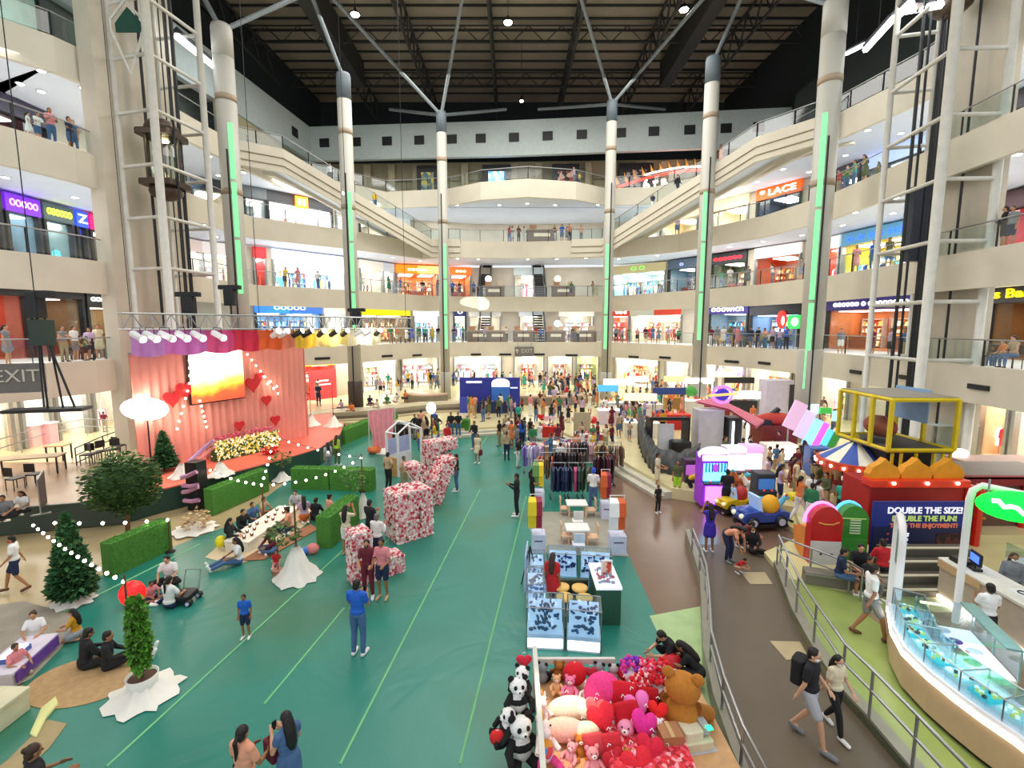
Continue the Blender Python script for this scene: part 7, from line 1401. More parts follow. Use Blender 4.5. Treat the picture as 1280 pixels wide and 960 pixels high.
        if what == 'hairhijab': b.ell(h-d*.02-fw*.0, (.095, .1, .12), 12, 8, 0, Rh); cap(b, h-d*.1, J['neck']-d*.1, .09, .13)
    return b
GM = {}; JJ = {}
def getmesh(pz, wm, what, vox):
    k = (pz, wm, what, vox)
    if k not in GM:
        if (pz, wm) not in JJ: JJ[(pz, wm)] = pose(pz, wm); prims(JJ[(pz, wm)], 'body')
        me = remesh(prims(JJ[(pz, wm)], what), vox, 2 if vox < .02 else 1); me.materials.append(None); me.name = what; GM[k] = me
    return GM[k]
SK = [hx('#c08a66'), hx('#b07a56'), hx('#d0a080'), hx('#9a6a4a')]
CN = {'black': '#1c1c20', 'white': '#ecebe8', 'red': '#c0202a', 'maroon': '#6a1c2c', 'blue': '#1f62c8', 'navy': '#1e2a4c', 'grey': '#7c7e82', 'lightgrey': '#b0b2b8', 'pink': '#e08a90', 'green': '#2c7a50', 'lime': '#a8e030', 'yellow': '#e0b828', 'orange': '#e07c40', 'cream': '#e0d4b4', 'denim': '#4a6a94', 'beige': '#b8a080', 'purple': '#5a3a9a', 'lilac': '#c0a8c8', 'teal': '#2aa890', 'olive': '#56603c', 'brown': '#6a4630', 'royal': '#3828a0', 'peach': '#e8a080', 'khaki': '#a09470', 'mustard': '#c8901c'}
def skin(i): return M('skin_%d' % i, SK[i % 4], .55, var=.04)
def fab(c): return M('fabric_'+c, hx(CN[c]), .85, var=.08, scale=6)
def hairm(c='black'): return M('hair_'+c, hx({'black': '#17120f', 'brown': '#3a2418', 'grey': '#6c6a68', 'capblue': '#1f4fc8', 'maroon': '#6a1c2c', 'capteal': '#6ac8b8'}[c]), .6, var=.15)
PEOPLE = []; rp = random.Random(21)
def part(nm, me, mat, parent):
    o = bpy.data.objects.new(nm, me); COL.objects.link(o); o.parent = parent
    if len(me.materials) == 0: me.materials.append(None)
    o.material_slots[0].link = 'OBJECT'; o.material_slots[0].material = mat; return o
def person(loc, pz, h, face, top, bottom, hair, label, sex='m', shoes='white', sk=None, extra=(), vox=.013, group=None):
    wm = 1.0 if sex == 'm' else .88; sk = rp.randint(0, 3) if sk is None else sk
    o = bpy.data.objects.new('person', getmesh(pz, wm, 'body', vox)); COL.objects.link(o); o.material_slots[0].link = 'OBJECT'; o.material_slots[0].material = skin(sk)
    o.location = loc; o.rotation_euler = (0, 0, radians(face)); s = h/1.70; o.scale = (s, s, s); tag(o, label, 'person', group); J = JJ[(pz, wm)]
    tk, tc = top
    if tk != 'none': part('shirt' if tk != 'dress' else 'dress', getmesh(pz, wm, tk, vox), fab(tc), o)
    if bottom: part({'pants': 'trousers', 'shorts': 'shorts', 'skirt': 'skirt'}[bottom[0]], getmesh(pz, wm, bottom[0], vox), fab(bottom[1]), o)
    part('shoes', getmesh(pz, wm, 'shoes', vox), fab(shoes), o); hk, hc = hair; part('hair' if hk not in ('cap', 'hijab') else 'headwear', getmesh(pz, wm, 'hair'+hk, vox), hairm(hc), o)
    hd, fw, d = J['head'], J['_fw'], J['_d']; key = ('eyes', pz, wm)
    if key not in GM:
        b = MB(); [b.ell(hd+fw*.083+d*.01+V3(x, 0, 0), (.011, .008, .008), 8, 6) for x in (-.028, .028)]; m_ = b.mesh('eyes', [m_black], True); b = MB(); b.ell(hd+fw*.083-d*.055, (.022, .008, .006), 8, 5); GM[key] = (m_, b.mesh('mouth', [cm('#8a4038')], True))
        b = MB(); b.ell(hd+fw*.052-d*.038, (.06, .046, .045), 12, 8); GM[('mask', pz, wm)] = b.mesh('face_mask', [None], True)
    link('eyes', GM[key][0], o); mask = [e for e in extra if e.startswith('mask')]
    if mask: part('face_mask', GM[('mask', pz, wm)], fab({'mask': 'white', 'maskred': 'red', 'maskblack': 'black'}[mask[0]]), o)
    else: link('mouth', GM[key][1], o)
    if 'phone' in extra: w_ = (J['wrL']+J['wrR'])/2; MB().rbox(w_+V3(0, -.08, .05), (.075, .012, .15), .008).build('phone', m_black, o)
    if 'backpack' in extra: c = J['chest']; MB().rbox((c.x, c.y+.19, c.z-.05), (.32, .2, .44), .07).build('backpack', fab('black' if 'maroonpack' not in extra else 'maroon'), o)
    if 'bag' in extra: p = J['wrR']; b = MB(); b.rbox((p.x+.02, p.y, p.z-.25), (.12, .28, .3), .03).tube([(p.x, p.y-.1, p.z-.1), (p.x, p.y, p.z), (p.x, p.y+.1, p.z-.1)], .008, 5); b.build('handbag', fab('maroon'), o)
    if 'sling' in extra: c = J['chest']; b = MB(); b.tube([c+V3(-.12, .0, .16), c+V3(0, -.12, 0), c+V3(.15, -.04, -.22)], .01, 5); b.rbox(c+V3(.17, -.06, -.3), (.07, .18, .14), .03); b.build('sling_bag', m_black, o)
    PEOPLE.append(o); return o
def GP(px, py, z=0): return P(px, py, z)
H_ = []
def hp(px, py, z, *a, **k): return person(GP(px, py, z), *a, **k)
# -- nearest people
hp(449, 818, 0, 'phone', 1.72, 172, ('tee', 'blue'), ('pants', 'denim'), ('short', 'black'), 'man in bright blue t-shirt and jeans standing alone on the green floor', extra=('phone',), vox=.009)
hp(308, 797, 0, 'stand', 1.05, 8, ('tee', 'blue'), ('shorts', 'navy'), ('short', 'black'), 'small boy in blue t-shirt standing on the green floor', vox=.009)
hp(311, 1036, 0, 'hold', 1.6, 165, ('tee', 'peach'), ('pants', 'navy'), ('pony', 'black'), 'woman in pink top with long ponytail, bottom edge', 'f', extra=('sling',), vox=.009)
hp(365, 1014, 0, 'phone', 1.6, -125, ('dress', 'denim'), None, ('long', 'black'), 'long haired woman in a blue dress holding a phone, bottom edge', 'f', extra=('phone', 'bag'), vox=.009)
hp(56, 1062, 0, 'hold', 1.58, 150, ('tee', 'black'), ('pants', 'black'), ('bun', 'brown'), 'dark clad woman seen from behind in the bottom left corner', 'f', vox=.009)
hp(23, 738, 0, 'walk', 1.55, -60, ('tee', 'white'), ('shorts', 'navy'), ('short', 'black'), 'man in white t-shirt with red mask walking at the left edge', extra=('maskred',), shoes='brown', vox=.011)
hp(106, 836, 0, 'floor', 1.65, 150, ('long', 'black'), ('pants', 'black'), ('short', 'black'), 'person in black sitting on the round rug, left of the pair', vox=.011)
hp(135, 836, 0, 'floorleg', 1.6, 120, ('long', 'black'), ('pants', 'black'), ('short', 'black'), 'person in black with stretched legs on the round rug, right of the pair', vox=.011)
hp(22, 846, 0, 'kneel', 1.2, 80, ('tee', 'pink'), ('pants', 'beige'), ('short', 'brown'), 'child leaning over the glowing table, left of the two', 'f')
hp(47, 806, 0, 'kneel', 1.35, 30, ('tee', 'white'), ('pants', 'beige'), ('bun', 'brown'), 'child in white kneeling behind the glowing table', 'f')
hp(97, 800, 0, 'kneel', 1.25, -75, ('tee', 'mustard'), ('skirt', 'lightgrey'), ('long', 'black'), 'girl in mustard top by the grey blanket', 'f')
hp(214, 728, 0, 'floor', 1.65, 10, ('tee', 'white'), ('pants', 'black'), ('short', 'black'), 'man in white t-shirt sitting with his family on the green floor')
hp(189, 750, 0, 'floor', 1.05, 60, ('tee', 'pink'), ('shorts', 'navy'), ('short', 'black'), 'child in salmon top sitting beside the red lantern')
hp(212, 760, 0, 'floorside', 1.6, 170, ('tee', 'white'), ('pants', 'navy'), ('pony', 'black'), 'woman in white shirt and dark jeans sitting with her back turned', 'f')
hp(434, 693, 0, 'photo', 1.6, 172, ('tee', 'cream'), ('shorts', 'white'), ('long', 'black'), 'long haired woman in cream top and white shorts taking a photo', 'f', extra=('phone',), vox=.011, shoes='beige')
hp(464, 688, 0, 'phone', 1.68, 150, ('tee', 'black'), ('pants', 'black'), ('short', 'black'), 'man in black t-shirt behind the flower letter L')
hp(473, 707, 0, 'phone', 1.62, 165, ('long', 'white'), ('pants', 'navy'), ('short', 'grey'), 'grey haired man in white shirt behind the flower letter L')
hp(461, 747, 0, 'hold', 1.6, 5, ('tee', 'maroon'), ('pants', 'maroon'), ('short', 'black'), 'person in maroon shirt in front of flower letter L', extra=('maskblack',), vox=.011)
hp(479, 747, 0, 'hold', 1.63, -5, ('tee', 'pink'), ('shorts', 'navy'), ('short', 'black'), 'person in pink shirt and navy shorts before flower letter L', 'f', vox=.011, shoes='beige')
hp(486, 612, 0, 'hip', 1.68, 150, ('tee', 'beige'), ('pants', 'black'), ('short', 'black'), 'man in beige shirt with hand on hip left of letter V')
hp(506, 616, 0, 'hold', 1.62, 40, ('tee', 'beige'), ('pants', 'khaki'), ('short', 'black'), 'woman in beige standing beside letter V', 'f')
hp(513, 640, 0, 'crouch', 1.6, 120, ('tee', 'blue'), ('pants', 'blue'), ('short', 'black'), 'person in blue crouching behind letter O')
hp(537, 637, 0, 'crouch', 1.5, 200, ('tee', 'black'), ('pants', 'black'), ('short', 'brown'), 'dark haired person crouching between letters O and V')
hp(571, 614, 0, 'stand', 1.66, -90, ('tee', 'black'), ('pants', 'denim'), ('short', 'black'), 'person in black top and jeans right of letter V')
hp(411, 592, 0, 'stand', 1.55, -140, ('tee', 'lightgrey'), ('pants', 'grey'), ('long', 'black'), 'long haired woman in grey behind the wide hedge', 'f')
hp(422, 582, 0, 'stand', 1.6, 170, ('tank', 'lime'), ('pants', 'olive'), ('long', 'brown'), 'woman with lime green top behind the wide hedge', 'f')
hp(364, 590, 0, 'stand', 1.05, 150, ('tee', 'pink'), ('pants', 'pink'), ('short', 'black'), 'child in magenta pink near the sapling by the stage', 'f')
hp(597, 579, 0, 'stand', 1.58, -20, ('dress', 'cream'), None, ('long', 'brown'), 'woman in long cream dress right of the flower letters', 'f', extra=('bag',))
hp(593, 562, 0, 'hold', 1.7, -30, ('long', 'black'), ('pants', 'denim'), ('short', 'black'), 'man in black jacket behind the woman in cream dress')
for px, c, lb in ((564, 'black', 'left'), (573, 'black', 'right')): hp(px, 547, 0, 'hold', 1.66, 10, ('tee', c), ('pants', 'denim'), ('short', 'black'), 'person in black top and jeans before the far hedge, %s one' % lb)
hp(646, 645, 0, 'phone', 1.66, -100, ('long', 'black'), ('pants', 'black'), ('short', 'black'), 'woman dressed in black with white shoes at the aisle edge', 'f')
hp(665, 634, 0, 'hold', 1.55, 100, ('tee', 'black'), ('pants', 'black'), ('pony', 'black'), 'woman in black browsing beside the yellow garments', 'f', shoes='beige')
hp(741, 637, 0, 'hold', 1.66, 165, ('tee', 'white'), ('pants', 'denim'), ('cap', 'capblue'), 'man in white shirt and blue cap at the jackets')
hp(690, 765, 0, 'stand', 1.55, 160, ('tee', 'red'), ('skirt', 'red'), ('long', 'brown'), 'long haired woman in red inside the jewellery kiosk', 'f')
hp(822, 641, 0, 'stand', 1.1, 20, ('tee', 'black'), ('pants', 'black'), ('short', 'black'), 'child in black standing on the brown walkway')
hp(821, 613, 0, 'hold', 1.68, 60, ('tee', 'cream'), ('shorts', 'cream'), ('short', 'black'), 'man in cream clothes with a sling bag on the brown walkway', extra=('sling',))
hp(846, 622, 0, 'stand', 1.6, -30, ('tee', 'olive'), ('shorts', 'lime'), ('long', 'black'), 'woman in olive top and lime green shorts', 'f')
hp(863, 622, 0, 'bend', 1.5, 60, ('tee', 'yellow'), ('pants', 'black'), ('short', 'black'), 'person in yellow bending by the purple arcade machine')
hp(886, 690, 0, 'photo', 1.6, 175, ('dress', 'royal'), None, ('long', 'black'), 'woman in royal blue dress standing at the top of the ramp', 'f', extra=('phone',), shoes='white', vox=.011)
hp(907, 641, 0, 'walk', 1.72, 160, ('tee', 'black'), ('shorts', 'black'), ('short', 'black'), 'man in black t-shirt and shorts walking beside the rides')
hp(893, 628, 0, 'stand', 1.3, 150, ('tee', 'pink'), ('pants', 'grey'), ('short', 'black'), 'child in pink between two adults near the arcade', 'f')
hp(882, 626, 0, 'stand', 1.55, 160, ('tee', 'denim'), ('pants', 'denim'), ('long', 'black'), 'woman in pale denim beside the child in pink', 'f')
hp(911, 702, 0, 'bend', 1.62, 30, ('tee', 'peach'), ('pants', 'navy'), ('long', 'black'), 'woman in peach shirt bending over the child in red', 'f', vox=.011, shoes='grey')
hp(921, 715, .01, 'crouch', .95, 30, ('tee', 'red'), ('shorts', 'beige'), ('short', 'black'), 'toddler in red crouching on the ramp', vox=.011)
hp(921, 682, 0, 'crouch', 1.65, 60, ('tee', 'maroon'), ('pants', 'black'), ('short', 'black'), 'person with a maroon backpack crouching at the top of the ramp', extra=('backpack', 'maroonpack'))
hp(940, 688, 0, 'floorside', 1.6, -30, ('long', 'black'), ('pants', 'black'), ('long', 'black'), 'person in black sitting on the kerb by the ramp', 'f', extra=('mask',))
hp(1084, 797, AZ, 'walk', 1.74, 75, ('tee', 'white'), ('shorts', 'grey'), ('short', 'black'), 'man in white t-shirt and grey shorts walking on the lime floor', extra=('mask', 'sling'), shoes='brown', vox=.009)
hp(1047, 738, AZ, 'sit', 1.6, 60, ('tee', 'navy'), ('shorts', 'denim'), ('short', 'black'), 'person in navy sitting on the bench behind the handrail')
hp(1071, 732, AZ, 'sit', 1.62, -20, ('tee', 'black'), ('pants', 'black'), ('short', 'black'), 'person in black sitting below the green machine back')
hp(1080, 742, AZ, 'sit', 1.4, 20, ('tee', 'black'), ('pants', 'grey'), ('short', 'black'), 'smaller person in black sitting beside the walking man')
hp(1101, 730, AZ, 'sit', 1.68, 170, ('tee', 'red'), ('pants', 'black'), ('short', 'black'), 'man in red t-shirt sitting before the blue banner')
hp(1008, 926, .01, 'walk', 1.72, 40, ('tee', 'black'), ('shorts', 'lightgrey'), ('short', 'black'), 'man in black t-shirt and grey shorts with backpack on the ramp', extra=('mask', 'backpack'), shoes='grey', vox=.008)
hp(1040, 912, .01, 'walk', 1.42, 15, ('tee', 'cream'), ('pants', 'black'), ('long', 'black'), 'girl in cream top and black trousers walking on the ramp', 'f', extra=('mask',), vox=.008)
hp(1258, 770, AZ, 'stand', 1.6, -30, ('long', 'grey'), ('pants', 'black'), ('long', 'brown'), 'seller in grey standing behind the service counter', 'f', extra=('mask',))
hp(1228, 818, AZ, 'phone', 1.6, 165, ('tee', 'white'), ('skirt', 'black'), ('short', 'black'), 'shopper in white top and black skirt at the counter', 'f', vox=.009, shoes='beige')
o = hp(846, 836, 0, 'crouch', 1.68, -75, ('tee', 'black'), ('pants', 'black'), ('short', 'black'), 'man in black crouching on the pale green tile', vox=.009)
hp(874, 858, 0, 'crouch', 1.6, -110, ('tee', 'black'), ('pants', 'black'), ('long', 'black'), 'woman in black crouching beside the ramp wall', 'f', vox=.009)
t = thing('red_backpack', 'round red backpack held by the crouching pair', 'bag', GP(838, 850)+Vector((0, 0, .0))); MB().ell((0, 0, .3), (.25, .2, .28)).build('body', cm('#d01c28'), t, True); MB().ell((0, -.2, .32), (.1, .03, .08)).build('white_print', cm('#f4f0f0'), t, True); MB().tube([(-.1, 0, .55), (0, 0, .65), (.1, 0, .55)], .015, 5).build('handle', m_black, t)
# picnic sitters
for px, py, pz, h, f, tp, bt, hr, lb, sx in (
 (299, 704, 'floorleg', 1.6, -50, ('tee', 'white'), ('pants', 'denim'), ('long', 'black'), 'woman in white top and jeans at the near end of the picnic table', 'f'),
 (288, 684, 'kneel', 1.6, 100, ('long', 'black'), ('pants', 'black'), ('long', 'black'), 'person in black leaning over the near left of the picnic table', 'f'),
 (303, 664, 'floor', 1.6, 60, ('long', 'black'), ('pants', 'navy'), ('short', 'black'), 'person in black at the left side of the picnic table', 'm'),
 (316, 654, 'floorside', 1.55, 60, ('tee', 'denim'), ('pants', 'navy'), ('short', 'black'), 'person in blue at the left side of the picnic table', 'm'),
 (328, 645, 'floor', 1.5, 80, ('tee', 'beige'), ('pants', 'brown'), ('short', 'brown'), 'person in beige at the left side of the picnic table', 'm'),
 (342, 688, 'floor', 1.55, -30, ('long', 'maroon'), ('pants', 'denim'), ('hijab', 'maroon'), 'woman in maroon headscarf at the right of the picnic table', 'f'),
 (346, 706, 'floorleg', .9, 20, ('tee', 'red'), ('pants', 'pink'), ('short', 'black'), 'small child in red beside the woman in maroon', 'f'),
 (362, 662, 'floorside', 1.6, -70, ('tee', 'peach'), ('pants', 'navy'), ('bun', 'black'), 'woman in peach top at the right of the picnic table', 'f'),
 (381, 652, 'kneel', 1.58, -150, ('tee', 'lilac'), ('skirt', 'orange'), ('long', 'black'), 'long haired woman in lilac near the far end of the picnic', 'f'),
 (394, 650, 'floor', 1.6, 170, ('long', 'black'), ('pants', 'black'), ('short', 'black'), 'person in black hunched beside the woman in lilac', 'm'),
 (371, 636, 'floor', 1.55, 10, ('tee', 'lightgrey'), ('pants', 'grey'), ('short', 'black'), 'person in grey at the far end of the picnic table', 'm'),
 (412, 650, 'kneel', 1.6, 140, ('tee', 'peach'), ('pants', 'beige'), ('bun', 'black'), 'woman in pink blouse kneeling behind the hedge box', 'f'),
 (8, 648, 'floor', 1.6, 30, ('tee', 'grey'), ('pants', 'black'), ('short', 'black'), 'person in grey sitting at the left edge of the podium', 'm'),
 (32, 640, 'floor', 1.5, 10, ('tee', 'white'), ('pants', 'black'), ('long', 'brown'), 'person in white and black sitting on the podium edge', 'f')):
    hp(px, py, .92 if px < 40 else 0.02, pz, h, f, tp, bt, hr, lb, sx, vox=.013)

# -- crowds: one low detail mesh per pose and outfit
FM = {}
def farmesh(pz, sex, tk, bk, hk):
    k = (pz, sex, tk, bk, hk)
    if k in FM: return FM[k]
    wm = 1.0 if sex == 'm' else .88; vs_, fs_, mi = [], [], []
    for i, w_ in enumerate(('body', tk, bk, 'hair'+hk, 'shoes')):
        if not w_: continue
        m_ = getmesh(pz, wm, w_, .036); o_ = len(vs_); vs_ += [tuple(v.co) for v in m_.vertices]; fs_ += [tuple(o_+x for x in p.vertices) for p in m_.polygons]; mi += [i]*len(m_.polygons)
    me = bpy.data.meshes.new('person'); me.from_pydata(vs_, [], fs_); [me.materials.append(None) for _ in range(5)]; me.polygons.foreach_set('material_index', mi); me.polygons.foreach_set('use_smooth', [True]*len(mi)); FM[k] = me; return me
TC = ['black', 'black', 'white', 'white', 'red', 'blue', 'navy', 'grey', 'pink', 'green', 'yellow', 'orange', 'cream', 'denim', 'beige', 'maroon', 'teal', 'peach', 'lilac', 'olive']; BC = ['black', 'black', 'navy', 'denim', 'denim', 'grey', 'beige', 'white', 'khaki']
def far(loc, face, where, pz=None, h=None, tc=None):
    sex = rp.choice('mf'); pz = pz or rp.choice(('stand', 'stand', 'walk', 'phone', 'hold', 'hip')); tk = rp.choice(('tee', 'tee', 'long') if sex == 'm' else ('tee', 'tank', 'dress')); bk = None if tk == 'dress' else rp.choice(('pants', 'pants', 'shorts')); hk = 'short' if sex == 'm' else rp.choice(('long', 'pony'))
    tc = tc or rp.choice(TC); bc = rp.choice(BC); o = bpy.data.objects.new('person', farmesh(pz, sex, tk, bk, hk)); COL.objects.link(o); ms = [skin(rp.randint(0, 3)), fab(tc), fab(bc), hairm(rp.choice(('black', 'black', 'brown'))), fab(rp.choice(('white', 'black', 'grey')))]
    for s, m_ in zip(o.material_slots, ms): s.link = 'OBJECT'; s.material = m_
    h = h or (rp.uniform(1.52, 1.76) if rp.random() > .12 else rp.uniform(1.0, 1.3)); o.location = loc; o.rotation_euler = (0, 0, radians(face)); o.scale = (h/1.7,)*3; CNM = {'lightgrey': 'silver'}
    lb = ('person in %s dress, %s' % (CNM.get(tc, tc), where)) if tk == 'dress' else 'person in %s top and %s %s, %s' % (CNM.get(tc, tc), CNM.get(bc, bc), 'trousers' if bk == 'pants' else 'shorts', where)
    tag(o, lb, 'person', 'people '+where); PEOPLE.append(o); return o
def inpoly(x, y, pl):
    c = False; j = len(pl)-1
    for i in range(len(pl)):
        if (pl[i][1] > y) != (pl[j][1] > y) and x < (pl[j][0]-pl[i][0])*(y-pl[i][1])/(pl[j][1]-pl[i][1])+pl[i][0]: c = not c
        j = i
    return c
def crowd(poly, z, n, where, sep=.55, faces=(0, 360), poses=None, avoid=()):
    W = [P(a, b, z) for a, b in poly]; pl = [(p.x, p.y) for p in W]; xs = [p[0] for p in pl]; ys = [p[1] for p in pl]; got = []; tries = 0
    while len(got) < n and tries < 4000:
        tries += 1; x, y = rp.uniform(min(xs), max(xs)), rp.uniform(min(ys), max(ys))
        if not inpoly(x, y, pl) or any((x-a)**2+(y-b)**2 < sep*sep for a, b in got+OCC): continue
        got.append((x, y)); far((x, y, z), rp.uniform(*faces), where, rp.choice(poses) if poses else None)
    OCC.extend(got)
OCC = [(o.location.x, o.location.y) for o in PEOPLE]
for o in list(bpy.data.objects):
    if o.parent is None and o.name.split('.')[0] in ('market_stall', 'arcade_machine', 'kiddie_car', 'rocking_animal', 'clothes_rack', 'sales_table', 'column', 'dining_table'): OCC.append((o.location.x, o.location.y)); OCC.append((o.location.x+.5, o.location.y)); OCC.append((o.location.x-.5, o.location.y))
crowd([(672, 484), (745, 482), (748, 528), (718, 530), (690, 515)], RZ, 52, 'in the dense central crowd', .6)
crowd([(640, 478), (700, 478), (700, 486), (640, 486)], RZ, 16, 'under the centre exit sign', .8)
crowd([(585, 518), (645, 518), (645, 524), (585, 524)], RZ, 11, 'in front of the blue booth', .7)
crowd([(650, 510), (700, 500), (715, 540), (660, 530)], RZ, 12, 'on cream floor behind the aisle', .7)
crowd([(618, 546), (668, 546), (668, 600), (645, 600), (618, 572)], 0, 16, 'left of the clothes aisle', .55)
crowd([(668, 555), (765, 562), (760, 600), (672, 612)], 0, 14, 'among the clothes racks', .6)
crowd([(750, 515), (800, 505), (800, 556), (760, 550)], RZ, 24, 'beside the white stalls', .6)
crowd([(800, 490), (875, 488), (880, 520), (800, 530)], RZ, 24, 'among the back right stalls', .8)
crowd([(880, 485), (990, 485), (960, 510), (880, 510)], RZ, 26, 'before the bright right shops', .8)
crowd([(895, 530), (960, 535), (1000, 560), (980, 600), (900, 600)], AZ, 16, 'behind the arcade machines', .7)
crowd([(925, 600), (1000, 590), (1080, 610), (1070, 655), (1000, 660), (960, 625)], AZ, 28, 'among the kiddie rides', .55)
crowd([(1020, 515), (1055, 515), (1055, 550), (1020, 550)], RZ, 9, 'beside the yellow game cage', .6)
crowd([(1215, 530), (1280, 530), (1280, 580), (1215, 575)], RZ, 4, 'by the red wall panel', .9)
crowd([(560, 478), (640, 478), (640, 484), (560, 484)], RZ, 12, 'before the left centre shops', .9)
crowd([(455, 485), (550, 480), (550, 492), (455, 500)], .97, 16, 'atop the left steps', .8)
crowd([(360, 490), (440, 488), (440, 505), (360, 512)], .97, 8, 'before the red poster wall', .8)
crowd([(60, 520), (150, 515), (150, 545), (60, 548)], .92, 5, 'on bright floor beyond the podium', .9)
crowd([(500, 545), (560, 540), (560, 565), (510, 570)], 0, 14, 'behind the flower letters', .55)
for px, py in ((452, 510), (462, 507), (473, 512), (484, 505), (497, 503), (508, 499), (428, 512), (440, 516)): far(P(px, py, .78), rp.uniform(-40, 40), 'sitting on the left steps', 'floor')
for px, py, tc in ((604, 527, 'navy'), (648, 535, 'teal'), (702, 548, 'maroon'), (689, 535, 'black'), (762, 606, 'maroon'), (828, 545, 'mustard'), (1006, 598, 'navy'), (966, 556, 'teal'), (1012, 660, 'green'), (958, 618, 'lilac'), (927, 588, 'black'), (936, 592, 'yellow')):
    far(P(px, py, 0 if py > 600 and px < 800 else AZ if px > 900 else RZ), rp.uniform(120, 240), 'a little apart from others', 'stand', 1.62, tc)
# people on the galleries
def gal(l, pxs, where, off=.7, pz=None, ed=None):
    z = LV[l][0]; R_ = resample(poff(ed or LV[l][1], off), .1)
    for px in pxs:
        i = min(range(len(R_)), key=lambda i: abs(PJ(R_[i].x, R_[i].y, z+1)[0]-px)+(0 if R_[i].y > 12 else 999)); q = R_[i]; o = far((q.x, q.y, z+.0), degrees_to_center(q)+rp.uniform(-50, 50), where, pz or rp.choice(('rail', 'stand', 'hold', 'phone')))
        if pz == 'sit': chair(o.location, o.rotation_euler.z, 'dark wooden chair under a person '+where, '#4a3428')
def degrees_to_center(q): return math.degrees(atan2(0-q.x, -(20-q.y)))
gal(2, [489, 496, 508, 515, 524, 531, 540, 548, 568, 578, 606, 633, 670, 676, 712, 715, 722], 'first gallery railing, centre left')
gal(2, [770, 778, 786, 797, 808, 816, 824, 836, 848, 889, 897, 905, 914, 922, 930, 938, 947, 957, 966, 975, 984], 'first gallery railing, back right'); gal(2, [893, 903, 918, 928, 944, 952, 962, 972], 'seated on the right first gallery', 2.0, 'sit')
gal(2, [1052, 1090, 1114, 1134], 'first gallery, behind right lift tower'); gal(2, [1244, 1256, 1270], 'seated in the barbecue restaurant', 1.2, 'sit')
gal(2, [6, 62, 78, 92, 104, 112, 122, 132, 142], 'standing in the left restaurant', 1.3); gal(2, [85, 98, 116, 128], 'seated in the left restaurant', 2.2, 'sit')
gal(3, [356, 372, 398, 486, 500, 528, 546, 566, 574, 592, 598, 605, 714, 742, 746], 'second gallery railing, centre left'); gal(3, [825, 862, 902, 912, 935, 966, 1002, 1070, 1092, 1112], 'second gallery railing, right')
gal(3, [1256, 1266], 'second gallery, right edge'); gal(4, [636, 641, 648, 655, 693, 703, 709, 712, 726], 'on the third gallery bridge'); gal(4, [795, 846, 1048, 1058, 1068, 1082, 1098], 'third gallery railing, right'); gal(4, [36, 46, 62, 86, 92], 'third gallery, left edge'); gal(5, [719, 724, 1262], 'on the top gallery')
for s, f in (('right', .35), ('right', .52), ('right', .78), ('left', .6), ('left', .3), ('right', .2)):
    a = ARMS[s]; p, q = Vector(a[1]), Vector(a[2]); c = p.lerp(q, f); n_ = Vector((-(q-p).y, (q-p).x, 0)).normalized(); c += n_*(.9 if f != .2 else 1.4); far(c+Vector((0, 0, .02)), rp.uniform(-30, 30), 'on the %s sloping walkway' % s, 'walk')

# past three hundred people: the smallest in view become one crowd mesh
def psize(o): p = o.location; a = PJ(p.x, p.y, p.z); b = PJ(p.x, p.y, p.z+1.7*o.scale.z); return abs(a[1]-b[1])
far_ = sorted([o for o in PEOPLE if o.children == () and len(o.data.materials) == 5], key=psize); drop = far_[:max(0, len(PEOPLE)-296)]
vs_, fs_, mi, mats_ = [], [], [], []; bpy.context.view_layer.update()
for o in drop:
    mw = o.matrix_basis; o0 = len(vs_); vs_ += [tuple(mw @ v.co) for v in o.data.vertices]; ix = []
    for sl in o.material_slots:
        if sl.material not in mats_: mats_.append(sl.material)
        ix.append(mats_.index(sl.material))
    for p in o.data.polygons: fs_.append(tuple(o0+v for v in p.vertices)); mi.append(ix[p.material_index])
    PEOPLE.remove(o); bpy.data.objects.remove(o)
if drop:
    me = bpy.data.meshes.new('distant_crowd'); me.from_pydata(vs_, [], fs_); [me.materials.append(m_) for m_ in mats_]; me.polygons.foreach_set('material_index', mi); me.polygons.foreach_set('use_smooth', [True]*len(mi)); tag(link('distant_crowd', me), 'the smallest most distant shoppers along the back of the hall and its galleries', 'crowd', None, 'stuff')
# ================= plush toy stand =================
rt = random.Random(9)
def fur(c): return M('fur_'+c.strip('#'), hx(c), .95, var=.1, scale=25, bump=.35)
def teddy(loc, s, col, label, face=0, tilt=20, muz=None, ears=True, parts2=None, group='plush toys on the stand'):
    t = thing('plush_bear', label, 'plush toy', loc, 0, group); t.rotation_euler = (radians(-tilt), 0, radians(face)); t.scale = (s,)*3; f = fur(col); f2 = fur(parts2 or col); fm = fur(muz or col)
    b = MB(); b.ell((0, 0, .27), (.21, .18, .25)).ell((0, -.02, .62), (.19, .17, .17)); b.lathe([(.1, .42), (.1, .52)], n=12); b.build('body', f, t, True)
    for x in (-1, 1):
        MB().tube([(x*.15, -.02, .42), (x*.27, -.14, .32), (x*.26, -.22, .22)], [.07, .075, .06], 10).ell((x*.26, -.23, .21), .065).build('arm', f2, t, True); MB().tube([(x*.1, -.04, .1), (x*.17, -.2, .08), (x*.19, -.32, .1)], [.09, .09, .085], 10).ell((x*.19, -.34, .11), (.085, .05, .1)).build('leg', f2, t, True)
        if ears: MB().ell((x*.15, .0, .77), (.07, .04, .07)).build('ear', f2, t, True)
        MB().ell((x*.07, -.165, .66), .02).build('eye', m_black, t, True)
    MB().ell((0, -.16, .58), (.08, .07, .06)).build('muzzle', fm, t, True); MB().ell((0, -.23, .6), (.022, .015, .018)).build('nose', m_black, t, True); return t
